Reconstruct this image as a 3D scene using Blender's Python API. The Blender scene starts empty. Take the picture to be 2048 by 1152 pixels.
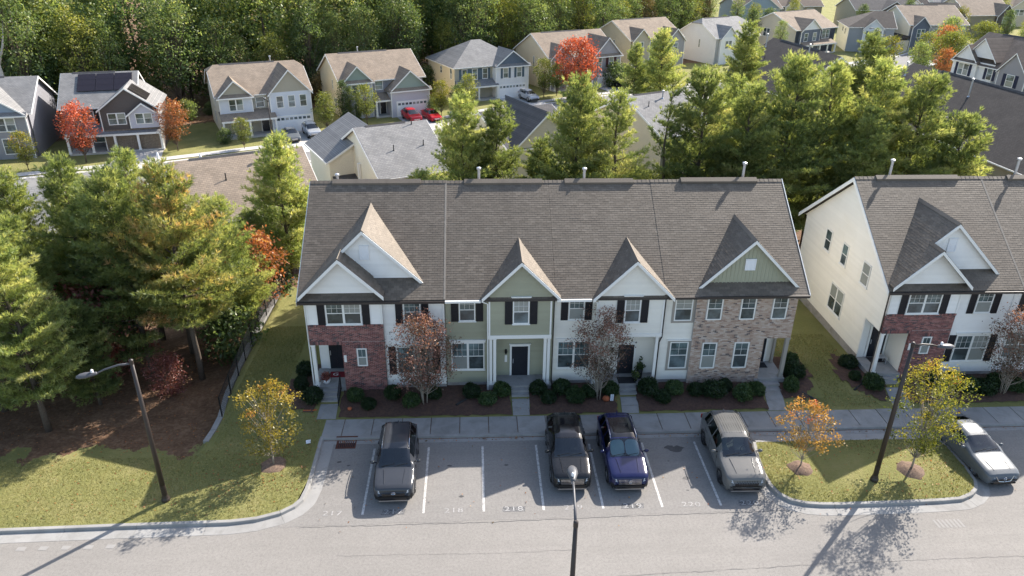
import bpy, math, random
import numpy as np
from mathutils import Vector, Matrix

# ------------------------------------------------------------------ camera, sky, sun, exposure
SC = bpy.context.scene
COL = SC.collection
R = math.radians
rnd = random.Random(7)

def basis(pitch, yaw, roll):
    cy, sy, cp, sp = math.cos(yaw), math.sin(yaw), math.cos(pitch), math.sin(pitch)
    f = Vector((sy*cp, cy*cp, -sp)); r = Vector((cy, -sy, 0)); u = r.cross(f)
    cr, sr = math.cos(roll), math.sin(roll)
    return cr*r + sr*u, -sr*r + cr*u, f

cam_d = bpy.data.cameras.new('camera'); cam = bpy.data.objects.new('camera', cam_d); COL.objects.link(cam)
_r, _u, _f = basis(R(26.186), R(3.045), R(0.70))
cam.matrix_world = Matrix(((_r.x, _u.x, -_f.x, -2.96), (_r.y, _u.y, -_f.y, -25.909), (_r.z, _u.z, -_f.z, 24.105), (0, 0, 0, 1)))
cam_d.sensor_width = 36.0; cam_d.lens = 1486.45/2048*36.0; cam_d.clip_start = 0.5; cam_d.clip_end = 3000
SC.camera = cam
SC.render.resolution_x, SC.render.resolution_y = 1024, 576

SUN_AZ, SUN_EL = 45.5, 36.3           # sun stands behind the houses, to the right (azimuth from +y towards +x)
world = bpy.data.worlds.new('World'); SC.world = world; world.use_nodes = True
wn = world.node_tree.nodes; wl = world.node_tree.links
bg = wn['Background']
sky = wn.new('ShaderNodeTexSky'); sky.sky_type = 'NISHITA'; sky.sun_disc = False
sky.sun_elevation = R(SUN_EL); sky.sun_rotation = R(SUN_AZ); sky.altitude = 100; sky.air_density = 1.0; sky.dust_density = 1.5; sky.ozone_density = 0.2
wl.new(sky.outputs[0], bg.inputs[0]); bg.inputs[1].default_value = 0.135
sun_d = bpy.data.lights.new('sun', 'SUN'); sun = bpy.data.objects.new('sun', sun_d); COL.objects.link(sun)
sun_d.energy = 4.7; sun_d.angle = R(0.5); sun_d.color = (1.0, 0.94, 0.86)
_sd = Vector((math.sin(R(SUN_AZ))*math.cos(R(SUN_EL)), math.cos(R(SUN_AZ))*math.cos(R(SUN_EL)), math.sin(R(SUN_EL))))
sun.rotation_euler = (-_sd).to_track_quat('-Z', 'Y').to_euler(); sun.location = _sd*200
vs = SC.view_settings; vs.view_transform = 'Standard'; vs.look = 'None'; vs.exposure = 1.2; vs.gamma = 1.0
try: vs.use_curve_mapping = False
except Exception: pass
SC.render.engine = 'CYCLES'
SC.cycles.use_denoising = True
SC.cycles.max_bounces = 6; SC.cycles.diffuse_bounces = 3; SC.cycles.glossy_bounces = 3; SC.cycles.transmission_bounces = 4; SC.cycles.transparent_max_bounces = 8
SC.cycles.caustics_reflective = False; SC.cycles.caustics_refractive = False

# ------------------------------------------------------------------ mesh helpers
class MB:
    def __init__(s): s.v = []; s.f = []; s.t = []
    def add(s, vs_, fs, tint=None):
        o = len(s.v); s.v.extend(vs_); s.f.extend([tuple(i+o for i in f) for f in fs]); s.t.extend([0.5 if tint is None else tint]*len(fs)); return s
    def box(s, x0, x1, y0, y1, z0, z1, tint=None):
        return s.add([(x0,y0,z0),(x1,y0,z0),(x1,y1,z0),(x0,y1,z0),(x0,y0,z1),(x1,y0,z1),(x1,y1,z1),(x0,y1,z1)],
              [(0,3,2,1),(4,5,6,7),(0,1,5,4),(1,2,6,5),(2,3,7,6),(3,0,4,7)], tint)
    def poly(s, pts, tint=None): return s.add([tuple(p) for p in pts], [tuple(range(len(pts)))], tint)
    def prism(s, pts, vec, tint=None):
        n = len(pts); a = [tuple(p) for p in pts]; b = [(p[0]+vec[0], p[1]+vec[1], p[2]+vec[2]) for p in pts]
        return s.add(a+b, [tuple(range(n))[::-1], tuple(range(n, 2*n))] + [(i, (i+1) % n, n+(i+1) % n, n+i) for i in range(n)], tint)
    def tube(s, pts, rad, n=8, cap=True, tint=None):
        pts = [Vector(p) for p in pts]; rad = rad if isinstance(rad, (list, tuple)) else [rad]*len(pts); rings = []
        for i, p in enumerate(pts):
            d = (pts[min(i+1, len(pts)-1)] - pts[max(i-1, 0)]).normalized()
            a = d.cross(Vector((0, 0, 1)) if abs(d.z) < .95 else Vector((1, 0, 0))).normalized(); b = d.cross(a)
            rings.append([tuple(p + (a*math.cos(2*math.pi*k/n) + b*math.sin(2*math.pi*k/n))*rad[i]) for k in range(n)])
        fs = [(i*n+k, i*n+(k+1) % n, (i+1)*n+(k+1) % n, (i+1)*n+k) for i in range(len(pts)-1) for k in range(n)]
        if cap: fs += [tuple(range(n))[::-1], tuple(range((len(pts)-1)*n, len(pts)*n))]
        return s.add([q for r_ in rings for q in r_], fs, tint)
    def lathe(s, c, prof, n=16, tint=None):
        vs_ = [(c[0]+r_*math.cos(2*math.pi*k/n), c[1]+r_*math.sin(2*math.pi*k/n), c[2]+z) for r_, z in prof for k in range(n)]
        fs = [(i*n+k, i*n+(k+1) % n, (i+1)*n+(k+1) % n, (i+1)*n+k) for i in range(len(prof)-1) for k in range(n)]
        fs += [tuple(range(n))[::-1], tuple(range((len(prof)-1)*n, len(prof)*n))]
        return s.add(vs_, fs, tint)
    def ell(s, c, r_, n=12, m=8, tint=None):
        vs_ = [(c[0]+r_[0]*math.sin(math.pi*(i+.5)/m)*math.cos(2*math.pi*k/n), c[1]+r_[1]*math.sin(math.pi*(i+.5)/m)*math.sin(2*math.pi*k/n), c[2]-r_[2]*math.cos(math.pi*(i+.5)/m)) for i in range(m) for k in range(n)]
        fs = [(i*n+k, i*n+(k+1) % n, (i+1)*n+(k+1) % n, (i+1)*n+k) for i in range(m-1) for k in range(n)] + [tuple(range(n))[::-1], tuple(range((m-1)*n, m*n))]
        return s.add(vs_, fs, tint)
    def build(s, name, mat, parent=None, org=(0, 0, 0), smooth=False, kind=None, label=None):
        me = bpy.data.meshes.new(name)
        me.from_pydata([(a-org[0], b-org[1], c-org[2]) for a, b, c in s.v], [], s.f)
        if any(t != .5 for t in s.t):
            at = me.attributes.new('tint', 'FLOAT', 'FACE'); at.data.foreach_set('value', s.t)
        return link(name, me, mat, parent, smooth, kind, label)

def link(name, me, mat, parent=None, smooth=False, kind=None, label=None):
    if mat is not None and not me.materials: me.materials.append(mat if not isinstance(mat, str) else M[mat])
    if smooth: me.polygons.foreach_set('use_smooth', [True]*len(me.polygons))
    o = bpy.data.objects.new(name, me); COL.objects.link(o)
    if parent is not None: o.parent = parent
    if kind: o['kind'] = kind
    if label: o['label'] = label
    return o

def np_mesh(name, v, f, tint=None, smooth=False):
    """v (N,3), f (M,k) all faces with k corners, tint (M,)"""
    me = bpy.data.meshes.new(name); v = np.asarray(v, np.float32); f = np.asarray(f, np.int32); m, k = f.shape
    me.vertices.add(len(v)); me.vertices.foreach_set('co', v.ravel())
    me.loops.add(m*k); me.loops.foreach_set('vertex_index', f.ravel())
    me.polygons.add(m); me.polygons.foreach_set('loop_start', np.arange(0, m*k, k, dtype=np.int32))
    try: me.polygons.foreach_set('loop_total', np.full(m, k, np.int32))
    except Exception: pass
    if smooth: me.polygons.foreach_set('use_smooth', np.ones(m, bool))
    if tint is not None:
        at = me.attributes.new('tint', 'FLOAT', 'FACE'); at.data.foreach_set('value', np.asarray(tint, np.float32))
    me.update(calc_edges=True); me.validate()
    if not smooth: me.shade_flat()
    return me

def thing(name, label, cat, loc=(0, 0, 0), rz=0, group=None, kind=None):
    o = bpy.data.objects.new(name, None); COL.objects.link(o); o.location = loc; o.rotation_euler = (0, 0, rz); o.empty_display_size = .3
    return tag(o, label, cat, group, kind)
def tag(o, label=None, cat=None, group=None, kind=None):
    for k, v in (('label', label), ('category', cat), ('group', group), ('kind', kind)):
        if v: o[k] = v
    return o
def dup(o, parent=None, loc=None, rz=None, sc=None, label=None, group=None):
    c = o.copy(); COL.objects.link(c); c.parent = parent
    if loc is not None: c.location = loc
    if rz is not None: c.rotation_euler = (0, 0, rz)
    if sc is not None: c.scale = sc if isinstance(sc, tuple) else (sc, sc, sc)
    if label: c['label'] = label
    if group: c['group'] = group
    for ch in KIDS.get(o.name, ()): dup(ch, c)
    return c
KIDS = {}
def reg(o):
    """remember the children of a prototype so that it can be copied (two levels)"""
    for ch in o.children: KIDS.setdefault(o.name, []).append(ch); reg(ch)
    return o

# ------------------------------------------------------------------ materials
M = {}
def lin(c): return tuple(((v/12.92) if v <= .04045 else ((v+.055)/1.055)**2.4) for v in c)
def hx(h): return lin(tuple(int(h[i:i+2], 16)/255 for i in (0, 2, 4)))
class NT:
    def __init__(s, m): s.t = m.node_tree; s.n = s.t.nodes; s.l = s.t.links
    def add(s, typ, **kw):
        n = s.n.new(typ)
        for k, v in kw.items():
            if k[0] == 'i' and k[1:].isdigit(): n.inputs[int(k[1:])].default_value = v
            else: setattr(n, k, v)
        return n
    def link(s, a, b): s.l.new(a, b)
    def noise(s, vec, scale, detail=4, rough=.6, dist=0):
        n = s.add('ShaderNodeTexNoise'); n.inputs['Scale'].default_value = scale; n.inputs['Detail'].default_value = detail; n.inputs['Roughness'].default_value = rough; n.inputs['Distortion'].default_value = dist
        s.link(vec, n.inputs['Vector']); return n.outputs[0]
    def ramp(s, fac, stops, interp='LINEAR'):
        n = s.add('ShaderNodeValToRGB'); e = n.color_ramp.elements; n.color_ramp.interpolation = interp
        while len(e) < len(stops): e.new(.5)
        for i, (p, c) in enumerate(stops): e[i].position = p; e[i].color = (c[0], c[1], c[2], 1) if isinstance(c, (tuple, list)) else (c, c, c, 1)
        s.link(fac, n.inputs[0]); return n.outputs[0]
    def mix(s, fac, a, b, mode='MIX'):
        n = s.add('ShaderNodeMix', data_type='RGBA', blend_type=mode)
        for sock, val in ((n.inputs[0], fac), (n.inputs[6], a), (n.inputs[7], b)):
            if hasattr(val, 'is_output'): s.link(val, sock)
            elif isinstance(val, (tuple, list)): sock.default_value = (*val[:3], 1)
            else: sock.default_value = val
        return n.outputs[2]
    def math(s, op, a, b=0.5):
        n = s.add('ShaderNodeMath', operation=op)
        for sock, val in ((n.inputs[0], a), (n.inputs[1], b)):
            if hasattr(val, 'is_output'): s.link(val, sock)
            else: sock.default_value = val
        return n.outputs[0]
    def bump(s, h, strength, dist=.02):
        b = s.add('ShaderNodeBump'); b.inputs['Strength'].default_value = strength; b.inputs['Distance'].default_value = dist; s.link(h, b.inputs['Height']); return b.outputs[0]

def mat(name, col, rough=.7, var=.12, scale=3., fine=40., bump=0., spec=.3, metal=0., tint=0., orand=0., coat=0., stain=None, stain_scale=.6, bump_scale=60., wave=None):
    m = bpy.data.materials.new(name); m.use_nodes = True; t = NT(m); p = t.n['Principled BSDF']
    tc = t.add('ShaderNodeTexCoord'); vec = tc.outputs['Object']
    n1 = t.noise(vec, scale, 5); n2 = t.noise(vec, fine, 3)
    f = t.math('ADD', t.math('MULTIPLY', n1, .65), t.math('MULTIPLY', n2, .35))
    c = t.ramp(f, [(.3, tuple(v*(1-var) for v in col)), (.7, tuple(min(1, v*(1+var)) for v in col))])
    if stain: c = t.mix(t.ramp(t.noise(vec, stain_scale, 6, .65, .6), [(.48, 0.), (.72, 1.)]), c, stain)
    if tint:
        a = t.add('ShaderNodeAttribute', attribute_name='tint'); v = t.math('ADD', t.math('MULTIPLY', t.math('SUBTRACT', a.outputs['Fac'], .5), 2*tint), 1.)
        c = t.mix(1., c, v, 'MULTIPLY')
    if orand:
        oi = t.add('ShaderNodeObjectInfo'); v = t.math('ADD', t.math('MULTIPLY', t.math('SUBTRACT', oi.outputs['Random'], .5), 2*orand), 1.)
        c = t.mix(1., c, v, 'MULTIPLY')
    t.link(c, p.inputs['Base Color']); p.inputs['Roughness'].default_value = rough; p.inputs['Metallic'].default_value = metal; p.inputs['Specular IOR Level'].default_value = spec
    if coat: p.inputs['Coat Weight'].default_value = coat; p.inputs['Coat Roughness'].default_value = .03
    h = None
    if bump: h = t.noise(vec, bump_scale, 4)
    if wave:   # horizontal lap lines for far siding: (period)
        sx = t.add('ShaderNodeSeparateXYZ'); t.link(vec, sx.inputs[0]); w = t.math('FRACT', t.math('MULTIPLY', sx.outputs[2], 1/wave)); 
        t.link(t.bump(w, .8, .03), p.inputs['Normal'])
        c2 = t.mix(t.ramp(w, [(0., 1.), (.12, 0.)]), c, tuple(v*.72 for v in col)); t.link(c2, p.inputs['Base Color'])
    elif h is not None: t.link(t.bump(h, bump), p.inputs['Normal'])
    M[name] = m; return m

def mat_foliage(name, stops, orand=.25, trans=.35, rough=.6):
    """colour over the per-clump 'tint' attribute, varied per tree"""
    m = bpy.data.materials.new(name); m.use_nodes = True; t = NT(m); t.n.remove(t.n['Principled BSDF']); out = t.n['Material Output']
    a = t.add('ShaderNodeAttribute', attribute_name='tint'); oi = t.add('ShaderNodeObjectInfo')
    f = t.math('ADD', a.outputs['Fac'], t.math('MULTIPLY', t.math('SUBTRACT', oi.outputs['Random'], .5), orand))
    c = t.ramp(f, stops)
    c = t.mix(1., c, t.math('ADD', t.math('MULTIPLY', oi.outputs['Random'], .3), .85), 'MULTIPLY')
    d = t.add('ShaderNodeBsdfDiffuse'); tr = t.add('ShaderNodeBsdfTranslucent'); t.link(c, d.inputs[0])
    t.link(t.mix(1., c, (1.6, 1.5, .85), 'MULTIPLY'), tr.inputs[0])
    mx = t.add('ShaderNodeMixShader', i0=trans); t.link(d.outputs[0], mx.inputs[1]); t.link(tr.outputs[0], mx.inputs[2])
    g = t.add('ShaderNodeBsdfGlossy'); g.inputs['Roughness'].default_value = .45; g.inputs[0].default_value = (.5, .5, .45, 1)
    m2 = t.add('ShaderNodeMixShader', i0=.06); t.link(mx.outputs[0], m2.inputs[1]); t.link(g.outputs[0], m2.inputs[2])
    t.link(m2.outputs[0], out.inputs[0]); M[name] = m; return m

# surfaces
mat('concrete', (.285, .275, .26), .85, .13, 1.2, 30, .25, stain=(.21, .20, .185), stain_scale=1.1, orand=.07)
mat('concrete_step', (.30, .295, .285), .85, .13, 1.5, 30, .2, stain=(.24, .235, .22), stain_scale=1.6)
mat('drive_concrete', (.47, .45, .42), .85, .1, .6, 20, .15, stain=(.36, .34, .31), stain_scale=.5)
mat('foundation', (.33, .31, .29), .9, .15, 2, 25, .3, stain=(.22, .2, .18), stain_scale=1.5)
mat('white_siding', (.85, .83, .79), .55, .03, .8, 30, 0, orand=.03, stain=(.79, .765, .715), stain_scale=.5)
mat('green_siding', (.345, .34, .245), .6, .05, .8, 30, 0, orand=.035, stain=(.32, .315, .225), stain_scale=.5)
mat('cream_siding', (.80, .765, .685), .55, .04, .8, 30, 0, orand=.03, stain=(.76, .72, .63), stain_scale=.5)
mat('sage_board', (.37, .37, .27), .6, .05, .8, 30, 0)
mat('white_trim', (.80, .785, .74), .5, .03, 1, 30)
mat('taupe_trim', (.33, .30, .26), .6, .05, 1, 30)
mat('black_shutter', (.018, .018, .022), .45, .1, 2, 30)
mat('dark_door', (.018, .02, .026), .3, .1, 2, 30, spec=.5)
mat('dark_gutter', (.05, .042, .038), .4, .1, 1, 20)
mat('navy_shutter', (.02, .026, .06), .5, .1)
mat('slate_shutter', (.10, .14, .17), .5, .1)
mat('wine_shutter', (.07, .02, .025), .5, .1)
mat('mortar_light', (.50, .47, .44), .95, .1, 5, 40, .3)
mat('mortar_pale', (.46, .43, .40), .95, .1, 5, 40, .3)
mat('rail_black', (.012, .012, .014), .35, .05)
mat('lamp_bronze', (.035, .026, .022), .45, .15, 2, 30, spec=.4)
mat('lamp_grey', (.085, .085, .09), .4, .08)
mat('galvanised', (.52, .53, .55), .4, .12, 4, 30, metal=.6)
mat('pvc_dark', (.03, .03, .03), .6)
mat('rust', (.10, .035, .022), .85, .35, 6, 40, .5)
mat('mulch', (.085, .05, .038), .95, .45, 9, 60, 1., bump_scale=35, stain=(.13, .075, .05), stain_scale=4)
mat('stone_veneer', (.20, .16, .12), .9, .45, 6, 20, .8, bump_scale=12)
mat('terracotta', (.42, .12, .05), .8, .15)
mat('plain_white', (.8, .8, .8), .5, .02)
mat('mat_red', (.20, .02, .03), .9, .1)
mat('mat_dark', (.03, .03, .033), .95, .2, 5, 60)
mat('orange_paint', (.65, .16, .05), .9, .2)
mat('paper_white', (.75, .78, .82), .6, .03)
mat('bark', (.11, .085, .065), .95, .35, 4, 25, 1., bump_scale=14)
mat('bark_pale', (.30, .26, .21), .9, .25, 5, 25, .6, bump_scale=20)
mat('bark_white', (.42, .40, .36), .9, .25, 3, 25, .6, bump_scale=12)
mat('solar', (.018, .013, .016), .25, .1, 2, 30, spec=.5)
for nm, c_ in (('far_white', (.74, .74, .74)), ('far_cream', (.66, .58, .43)), ('far_tan', (.56, .51, .40)), ('far_grey', (.30, .295, .315)), ('far_brown', (.105, .09, .085)), ('far_lilac', (.52, .52, .58)), ('far_blue', (.27, .34, .42)),
               ('far_green', (.27, .33, .29)), ('far_slate', (.13, .15, .19)), ('far_olive', (.38, .35, .28)), ('far_ivory', (.78, .74, .62)), ('far_pale', (.62, .65, .70)), ('far_bluegrey', (.12, .155, .2))):
    mat(nm, c_, .6, .04, .5, 20, wave=.18)
mat('far_brick', (.19, .085, .07), .9, .3, 8, 40, .4)
for nm, c_ in (('roof_tan', (.28, .225, .175)), ('roof_grey', (.235, .23, .225)), ('roof_greybrown', (.18, .145, .12)), ('roof_dark', (.082, .072, .066)), ('roof_charcoal', (.10, .095, .095)), ('roof_pale', (.29, .28, .27))):
    m_ = mat(nm, c_, .92, .2, .7, 14, 0, spec=.15)
    t_ = NT(m_); p_ = t_.n['Principled BSDF']; tc_ = t_.add('ShaderNodeTexCoord')
    br = t_.add('ShaderNodeTexBrick'); br.offset = .5; br.inputs['Scale'].default_value = 1.; br.inputs['Brick Width'].default_value = .32; br.inputs['Row Height'].default_value = .16; br.inputs['Mortar Size'].default_value = .012
    br.inputs['Color1'].default_value = (.82, .82, .82, 1); br.inputs['Color2'].default_value = (1.1, 1.08, 1.05, 1); br.inputs['Mortar'].default_value = (.45, .45, .45, 1)
    mp = t_.add('ShaderNodeCombineXYZ'); sx = t_.add('ShaderNodeSeparateXYZ'); t_.link(tc_.outputs['Object'], sx.inputs[0])
    t_.link(sx.outputs[0], mp.inputs[0]); t_.link(t_.math('MULTIPLY', sx.outputs[2], 1.6), mp.inputs[1]); t_.link(mp.outputs[0], br.inputs['Vector'])
    src = p_.inputs['Base Color'].links[0].from_socket
    t_.link(t_.mix(.8, src, br.outputs[0], 'MULTIPLY'), p_.inputs['Base Color'])
def mat_shingle(name, c0, c1, c2, streak):
    m = bpy.data.materials.new(name); m.use_nodes = True; t = NT(m); p = t.n['Principled BSDF']
    geo = t.add('ShaderNodeNewGeometry'); pos = geo.outputs['Position']; oi = t.add('ShaderNodeObjectInfo')
    f = t.math('FRACT', t.math('ADD', geo.outputs['Random Per Island'], oi.outputs['Random']))
    c = t.ramp(f, [(0., c0), (.5, c1), (1., c2)])
    st = t.noise(pos, .55, 5, .6, .4); c = t.mix(t.math('MULTIPLY', t.ramp(st, [(.4, 0.), (.68, 1.)]), .75), c, streak)
    mp = t.add('ShaderNodeMapping'); t.link(pos, mp.inputs[0]); mp.inputs['Scale'].default_value = (3., .25, .25)
    c = t.mix(t.math('MULTIPLY', t.ramp(t.noise(mp.outputs[0], 1., 4), [(.5, 0.), (.8, 1.)]), .45), c, tuple(v*.6 for v in c0))
    c = t.mix(t.math('MULTIPLY', t.noise(pos, 60, 2), .5), c, tuple(v*.7 for v in c1))
    t.link(c, p.inputs['Base Color']); p.inputs['Roughness'].default_value = .72; p.inputs['IOR'].default_value = 1.5; p.inputs['Specular IOR Level'].default_value = .8; p.inputs['Specular Tint'].default_value = (1., .93, .82, 1)
    M[name] = m
mat_shingle('shingle', (.092, .072, .054), (.135, .107, .082), (.18, .145, .112), (.105, .084, .065))
mat('seam_strip', (.25, .215, .175), .85, .2, 3, 30, spec=.5)
mat('roof_base', (.07, .06, .052), .95, .2, 2, 30)
def mat_brick(name, stops):
    m = bpy.data.materials.new(name); m.use_nodes = True; t = NT(m); p = t.n['Principled BSDF']
    geo = t.add('ShaderNodeNewGeometry'); c = t.ramp(geo.outputs['Random Per Island'], stops, 'CONSTANT')
    c = t.mix(t.math('MULTIPLY', t.noise(geo.outputs['Position'], 25, 4), .6), c, t.mix(.5, c, (.35, .3, .28)))
    t.link(c, p.inputs['Base Color']); p.inputs['Roughness'].default_value = .9; t.link(t.bump(t.noise(geo.outputs['Position'], 60, 3), .5), p.inputs['Normal']); M[name] = m
mat_brick('brick_red', [(0., (.20, .058, .05)), (.3, (.27, .085, .07)), (.5, (.13, .042, .04)), (.7, (.34, .14, .115)), (.9, (.045, .024, .028))])
mat_brick('brick_tan', [(0., (.46, .325, .24)), (.22, (.55, .43, .34)), (.42, (.36, .235, .17)), (.6, (.50, .37, .285)), (.84, (.11, .085, .08)), (.9, (.60, .50, .42))])

def mat_glass(name, base, rough=.04, var=.5, blind=.75):
    m = bpy.data.materials.new(name); m.use_nodes = True; t = NT(m); p = t.n['Principled BSDF']; tc = t.add('ShaderNodeTexCoord'); oi = t.add('ShaderNodeObjectInfo')
    geo = t.add('ShaderNodeNewGeometry')
    c = t.mix(t.ramp(t.noise(geo.outputs['Position'], .9, 3), [(.4, 0.), (.62, 1.)]), tuple(v*(1-var) for v in base), tuple(v*(1+var) for v in base))
    c = t.mix(1., c, t.math('ADD', t.math('MULTIPLY', oi.outputs['Random'], .8), .6), 'MULTIPLY')
    sx = t.add('ShaderNodeSeparateXYZ'); t.link(geo.outputs['Position'], sx.inputs[0]); sl_ = t.math('FRACT', t.math('MULTIPLY', sx.outputs[2], 16.))   # slatted blinds drawn behind some panes
    bl = t.mix(t.ramp(sl_, [(.2, 0.), (.4, 1.)]), (.20, .21, .19), (.40, .41, .37)); c = t.mix(t.math('MULTIPLY', t.math('GREATER_THAN', t.math('FRACT', t.math('MULTIPLY', oi.outputs['Random'], 7.3)), .74), blind), c, bl)
    t.link(c, p.inputs['Base Color']); p.inputs['Roughness'].default_value = rough; p.inputs['Specular IOR Level'].default_value = .7
    t.link(t.bump(t.noise(geo.outputs['Position'], 1.2, 2), .04, .1), p.inputs['Normal']); M[name] = m
mat_glass('pane', (.10, .135, .135)); mat_glass('pane_screen', (.075, .095, .10), .22); mat_glass('pane_far', (.10, .13, .135), .1)

# cars
def mat_paint(name, col, metal=.25, rough=.14):
    m = bpy.data.materials.new(name); m.use_nodes = True; t = NT(m); p = t.n['Principled BSDF']
    geo = t.add('ShaderNodeNewGeometry'); d = t.noise(geo.outputs['Position'], 3.5, 5)
    c = t.mix(t.math('MULTIPLY', d, .035), col, (.3, .28, .25)); t.link(c, p.inputs['Base Color'])
    p.inputs['Metallic'].default_value = metal; p.inputs['Roughness'].default_value = rough; p.inputs['Coat Weight'].default_value = .15; p.inputs['Specular IOR Level'].default_value = .32; p.inputs['Coat Roughness'].default_value = .04; M[name] = m
for nm, c_, me_ in (('paint_graphite', (.035, .038, .045), .0), ('paint_black', (.008, .009, .011), .1), ('paint_blue', (.007, .010, .052), .0), ('paint_grey', (.125, .122, .115), .0), ('paint_steel', (.10, .11, .12), .0),
                  ('paint_silver', (.42, .43, .45), .3), ('paint_white', (.7, .7, .72), .1), ('paint_red', (.42, .012, .02), .15), ('paint_darkgrey', (.05, .05, .06), .2)): mat_paint(nm, c_, me_)
M['paint_steel'].node_tree.nodes['Principled BSDF'].inputs['Roughness'].default_value = .3
mat('car_black', (.014, .014, .015), .55, .05)
mat('car_gloss', (.008, .008, .01), .08, .02, spec=.6)
mat('chrome', (.62, .62, .64), .12, .02, metal=1.)
mat('tyre', (.016, .016, .017), .85, .1)
mat('rim', (.30, .30, .31), .3, .05, metal=.8)
mat('rim_dark', (.05, .05, .055), .35, .05, metal=.6)
mat('cabin', (.05, .05, .052), .8, .1)
mat('seat_light', (.30, .29, .27), .8, .1)
mat('shade_panel', (.42, .60, .66), .35, .1, metal=.2)
mat('head_lens', (.50, .52, .54), .08, .15, 8, 30, spec=.6)
mat('tail_lens', (.25, .01, .012), .15)
def mat_carglass():
    m = bpy.data.materials.new('car_glass'); m.use_nodes = True; t = NT(m); t.n.remove(t.n['Principled BSDF']); out = t.n['Material Output']
    tr = t.add('ShaderNodeBsdfTransparent'); tr.inputs[0].default_value = (.52, .60, .59, 1); g = t.add('ShaderNodeBsdfGlossy'); g.inputs['Roughness'].default_value = .02
    lw = t.add('ShaderNodeLayerWeight'); lw.inputs[0].default_value = .35
    mx = t.add('ShaderNodeMixShader'); t.link(t.math('ADD', t.math('MULTIPLY', lw.outputs['Fresnel'], .8), .07), mx.inputs[0]); t.link(tr.outputs[0], mx.inputs[1]); t.link(g.outputs[0], mx.inputs[2]); t.link(mx.outputs[0], out.inputs[0]); M['car_glass'] = m
mat_carglass()

# foliage: stops run over the clump tint 0..1
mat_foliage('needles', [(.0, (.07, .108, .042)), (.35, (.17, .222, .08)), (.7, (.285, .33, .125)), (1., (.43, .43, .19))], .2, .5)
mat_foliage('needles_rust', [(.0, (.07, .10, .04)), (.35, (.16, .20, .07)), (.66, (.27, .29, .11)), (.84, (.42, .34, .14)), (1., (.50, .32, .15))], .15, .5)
mat_foliage('leaf_green', [(.0, (.035, .062, .026)), (.4, (.088, .14, .052)), (.75, (.175, .225, .08)), (1., (.29, .30, .115))], .45, .5)
mat_foliage('leaf_yellow', [(.0, (.06, .085, .014)), (.5, (.17, .18, .025)), (.8, (.32, .27, .04)), (1., (.42, .30, .06))], .3, .4)
mat_foliage('leaf_lime', [(.0, (.08, .11, .025)), (.5, (.19, .22, .045)), (1., (.38, .35, .09))], .3, .4)
mat_foliage('leaf_red', [(.0, (.10, .05, .02)), (.35, (.28, .07, .035)), (.7, (.48, .10, .06)), (1., (.55, .18, .10))], .15, .4)
mat_foliage('leaf_rust', [(.0, (.09, .07, .025)), (.4, (.26, .10, .04)), (.75, (.40, .14, .06)), (1., (.45, .25, .08))], .2, .4)
mat_foliage('leaf_maple', [(.0, (.10, .10, .02)), (.4, (.24, .20, .03)), (.72, (.42, .31, .05)), (.88, (.48, .24, .06)), (1., (.45, .08, .05))], .12, .45)
mat_foliage('leaf_maplegreen', [(.0, (.07, .10, .018)), (.45, (.19, .20, .03)), (.78, (.40, .33, .05)), (.92, (.46, .22, .05)), (1., (.42, .09, .05))], .1, .45)
mat_foliage('leaf_crape', [(.0, (.05, .045, .03)), (.3, (.12, .075, .055)), (.6, (.26, .13, .10)), (.85, (.40, .20, .16)), (1., (.42, .17, .16))], .1, .35)
mat_foliage('leaf_orange', [(.0, (.12, .10, .03)), (.4, (.32, .19, .05)), (.75, (.45, .24, .07)), (1., (.48, .14, .08))], .1, .45)
mat_foliage('leaf_brown', [(.0, (.05, .045, .02)), (.5, (.16, .12, .05)), (1., (.27, .2, .09))], .3, .3)
mat_foliage('box_leaf', [(.0, (.012, .028, .009)), (.5, (.028, .058, .016)), (1., (.075, .115, .036))], .6, .2)
mat_foliage('purple_leaf', [(.0, (.10, .04, .035)), (.5, (.26, .09, .08)), (1., (.45, .18, .15))], .15, .35)
mat('twig', (.16, .13, .105), .9, .2)
# ------------------------------------------------------------------ terrain
GB = -3.0            # level of the street behind the wood strip
def smooth(t): t = max(0., min(1., t)); return t*t*(3-2*t)
def lerp(a, b, t): return a+(b-a)*t
def H(x, y):
    if y < 7.1: a = .15
    elif y < 9.3: a = lerp(.15, .45, (y-7.1)/2.2)
    elif y < 22: a = lerp(.45, .3, (y-9.3)/12.7)
    else: a = lerp(.3, GB, smooth((y-22)/15))
    if y < 0: b = .15
    elif y < 13: b = lerp(.15, -.9, smooth(y/13))
    else: b = lerp(-.9, GB, smooth((y-13)/20))
    return lerp(b, a, smooth((x+17.3)/.5))
LAWN = [(-60, -.42), (-23.8, -.44), (-19, -.34), (-14, -.27), (-12.9, -.12), (-11.94, .22), (-11.45, .6), (-11.2, 1.0), (-11.1, 1.7), (-11.07, 2.44), (-11.1, 5.45)]
def y_front(x):
    if x > -11.06: return 7.04
    xs = [p[0] for p in LAWN[:-1]]; ys = [p[1] for p in LAWN[:-1]]
    return float(np.interp(x, xs, ys)) + .02
def axis(lo, hi, step, far, grow=1.25):
    a = list(np.arange(lo, hi+1e-6, step)); s = step; x = hi
    while x < far[1]: s *= grow; x += s; a.append(x)
    s = step; x = lo
    while x > far[0]: s *= grow; x -= s; a.insert(0, x)
    return a
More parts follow.
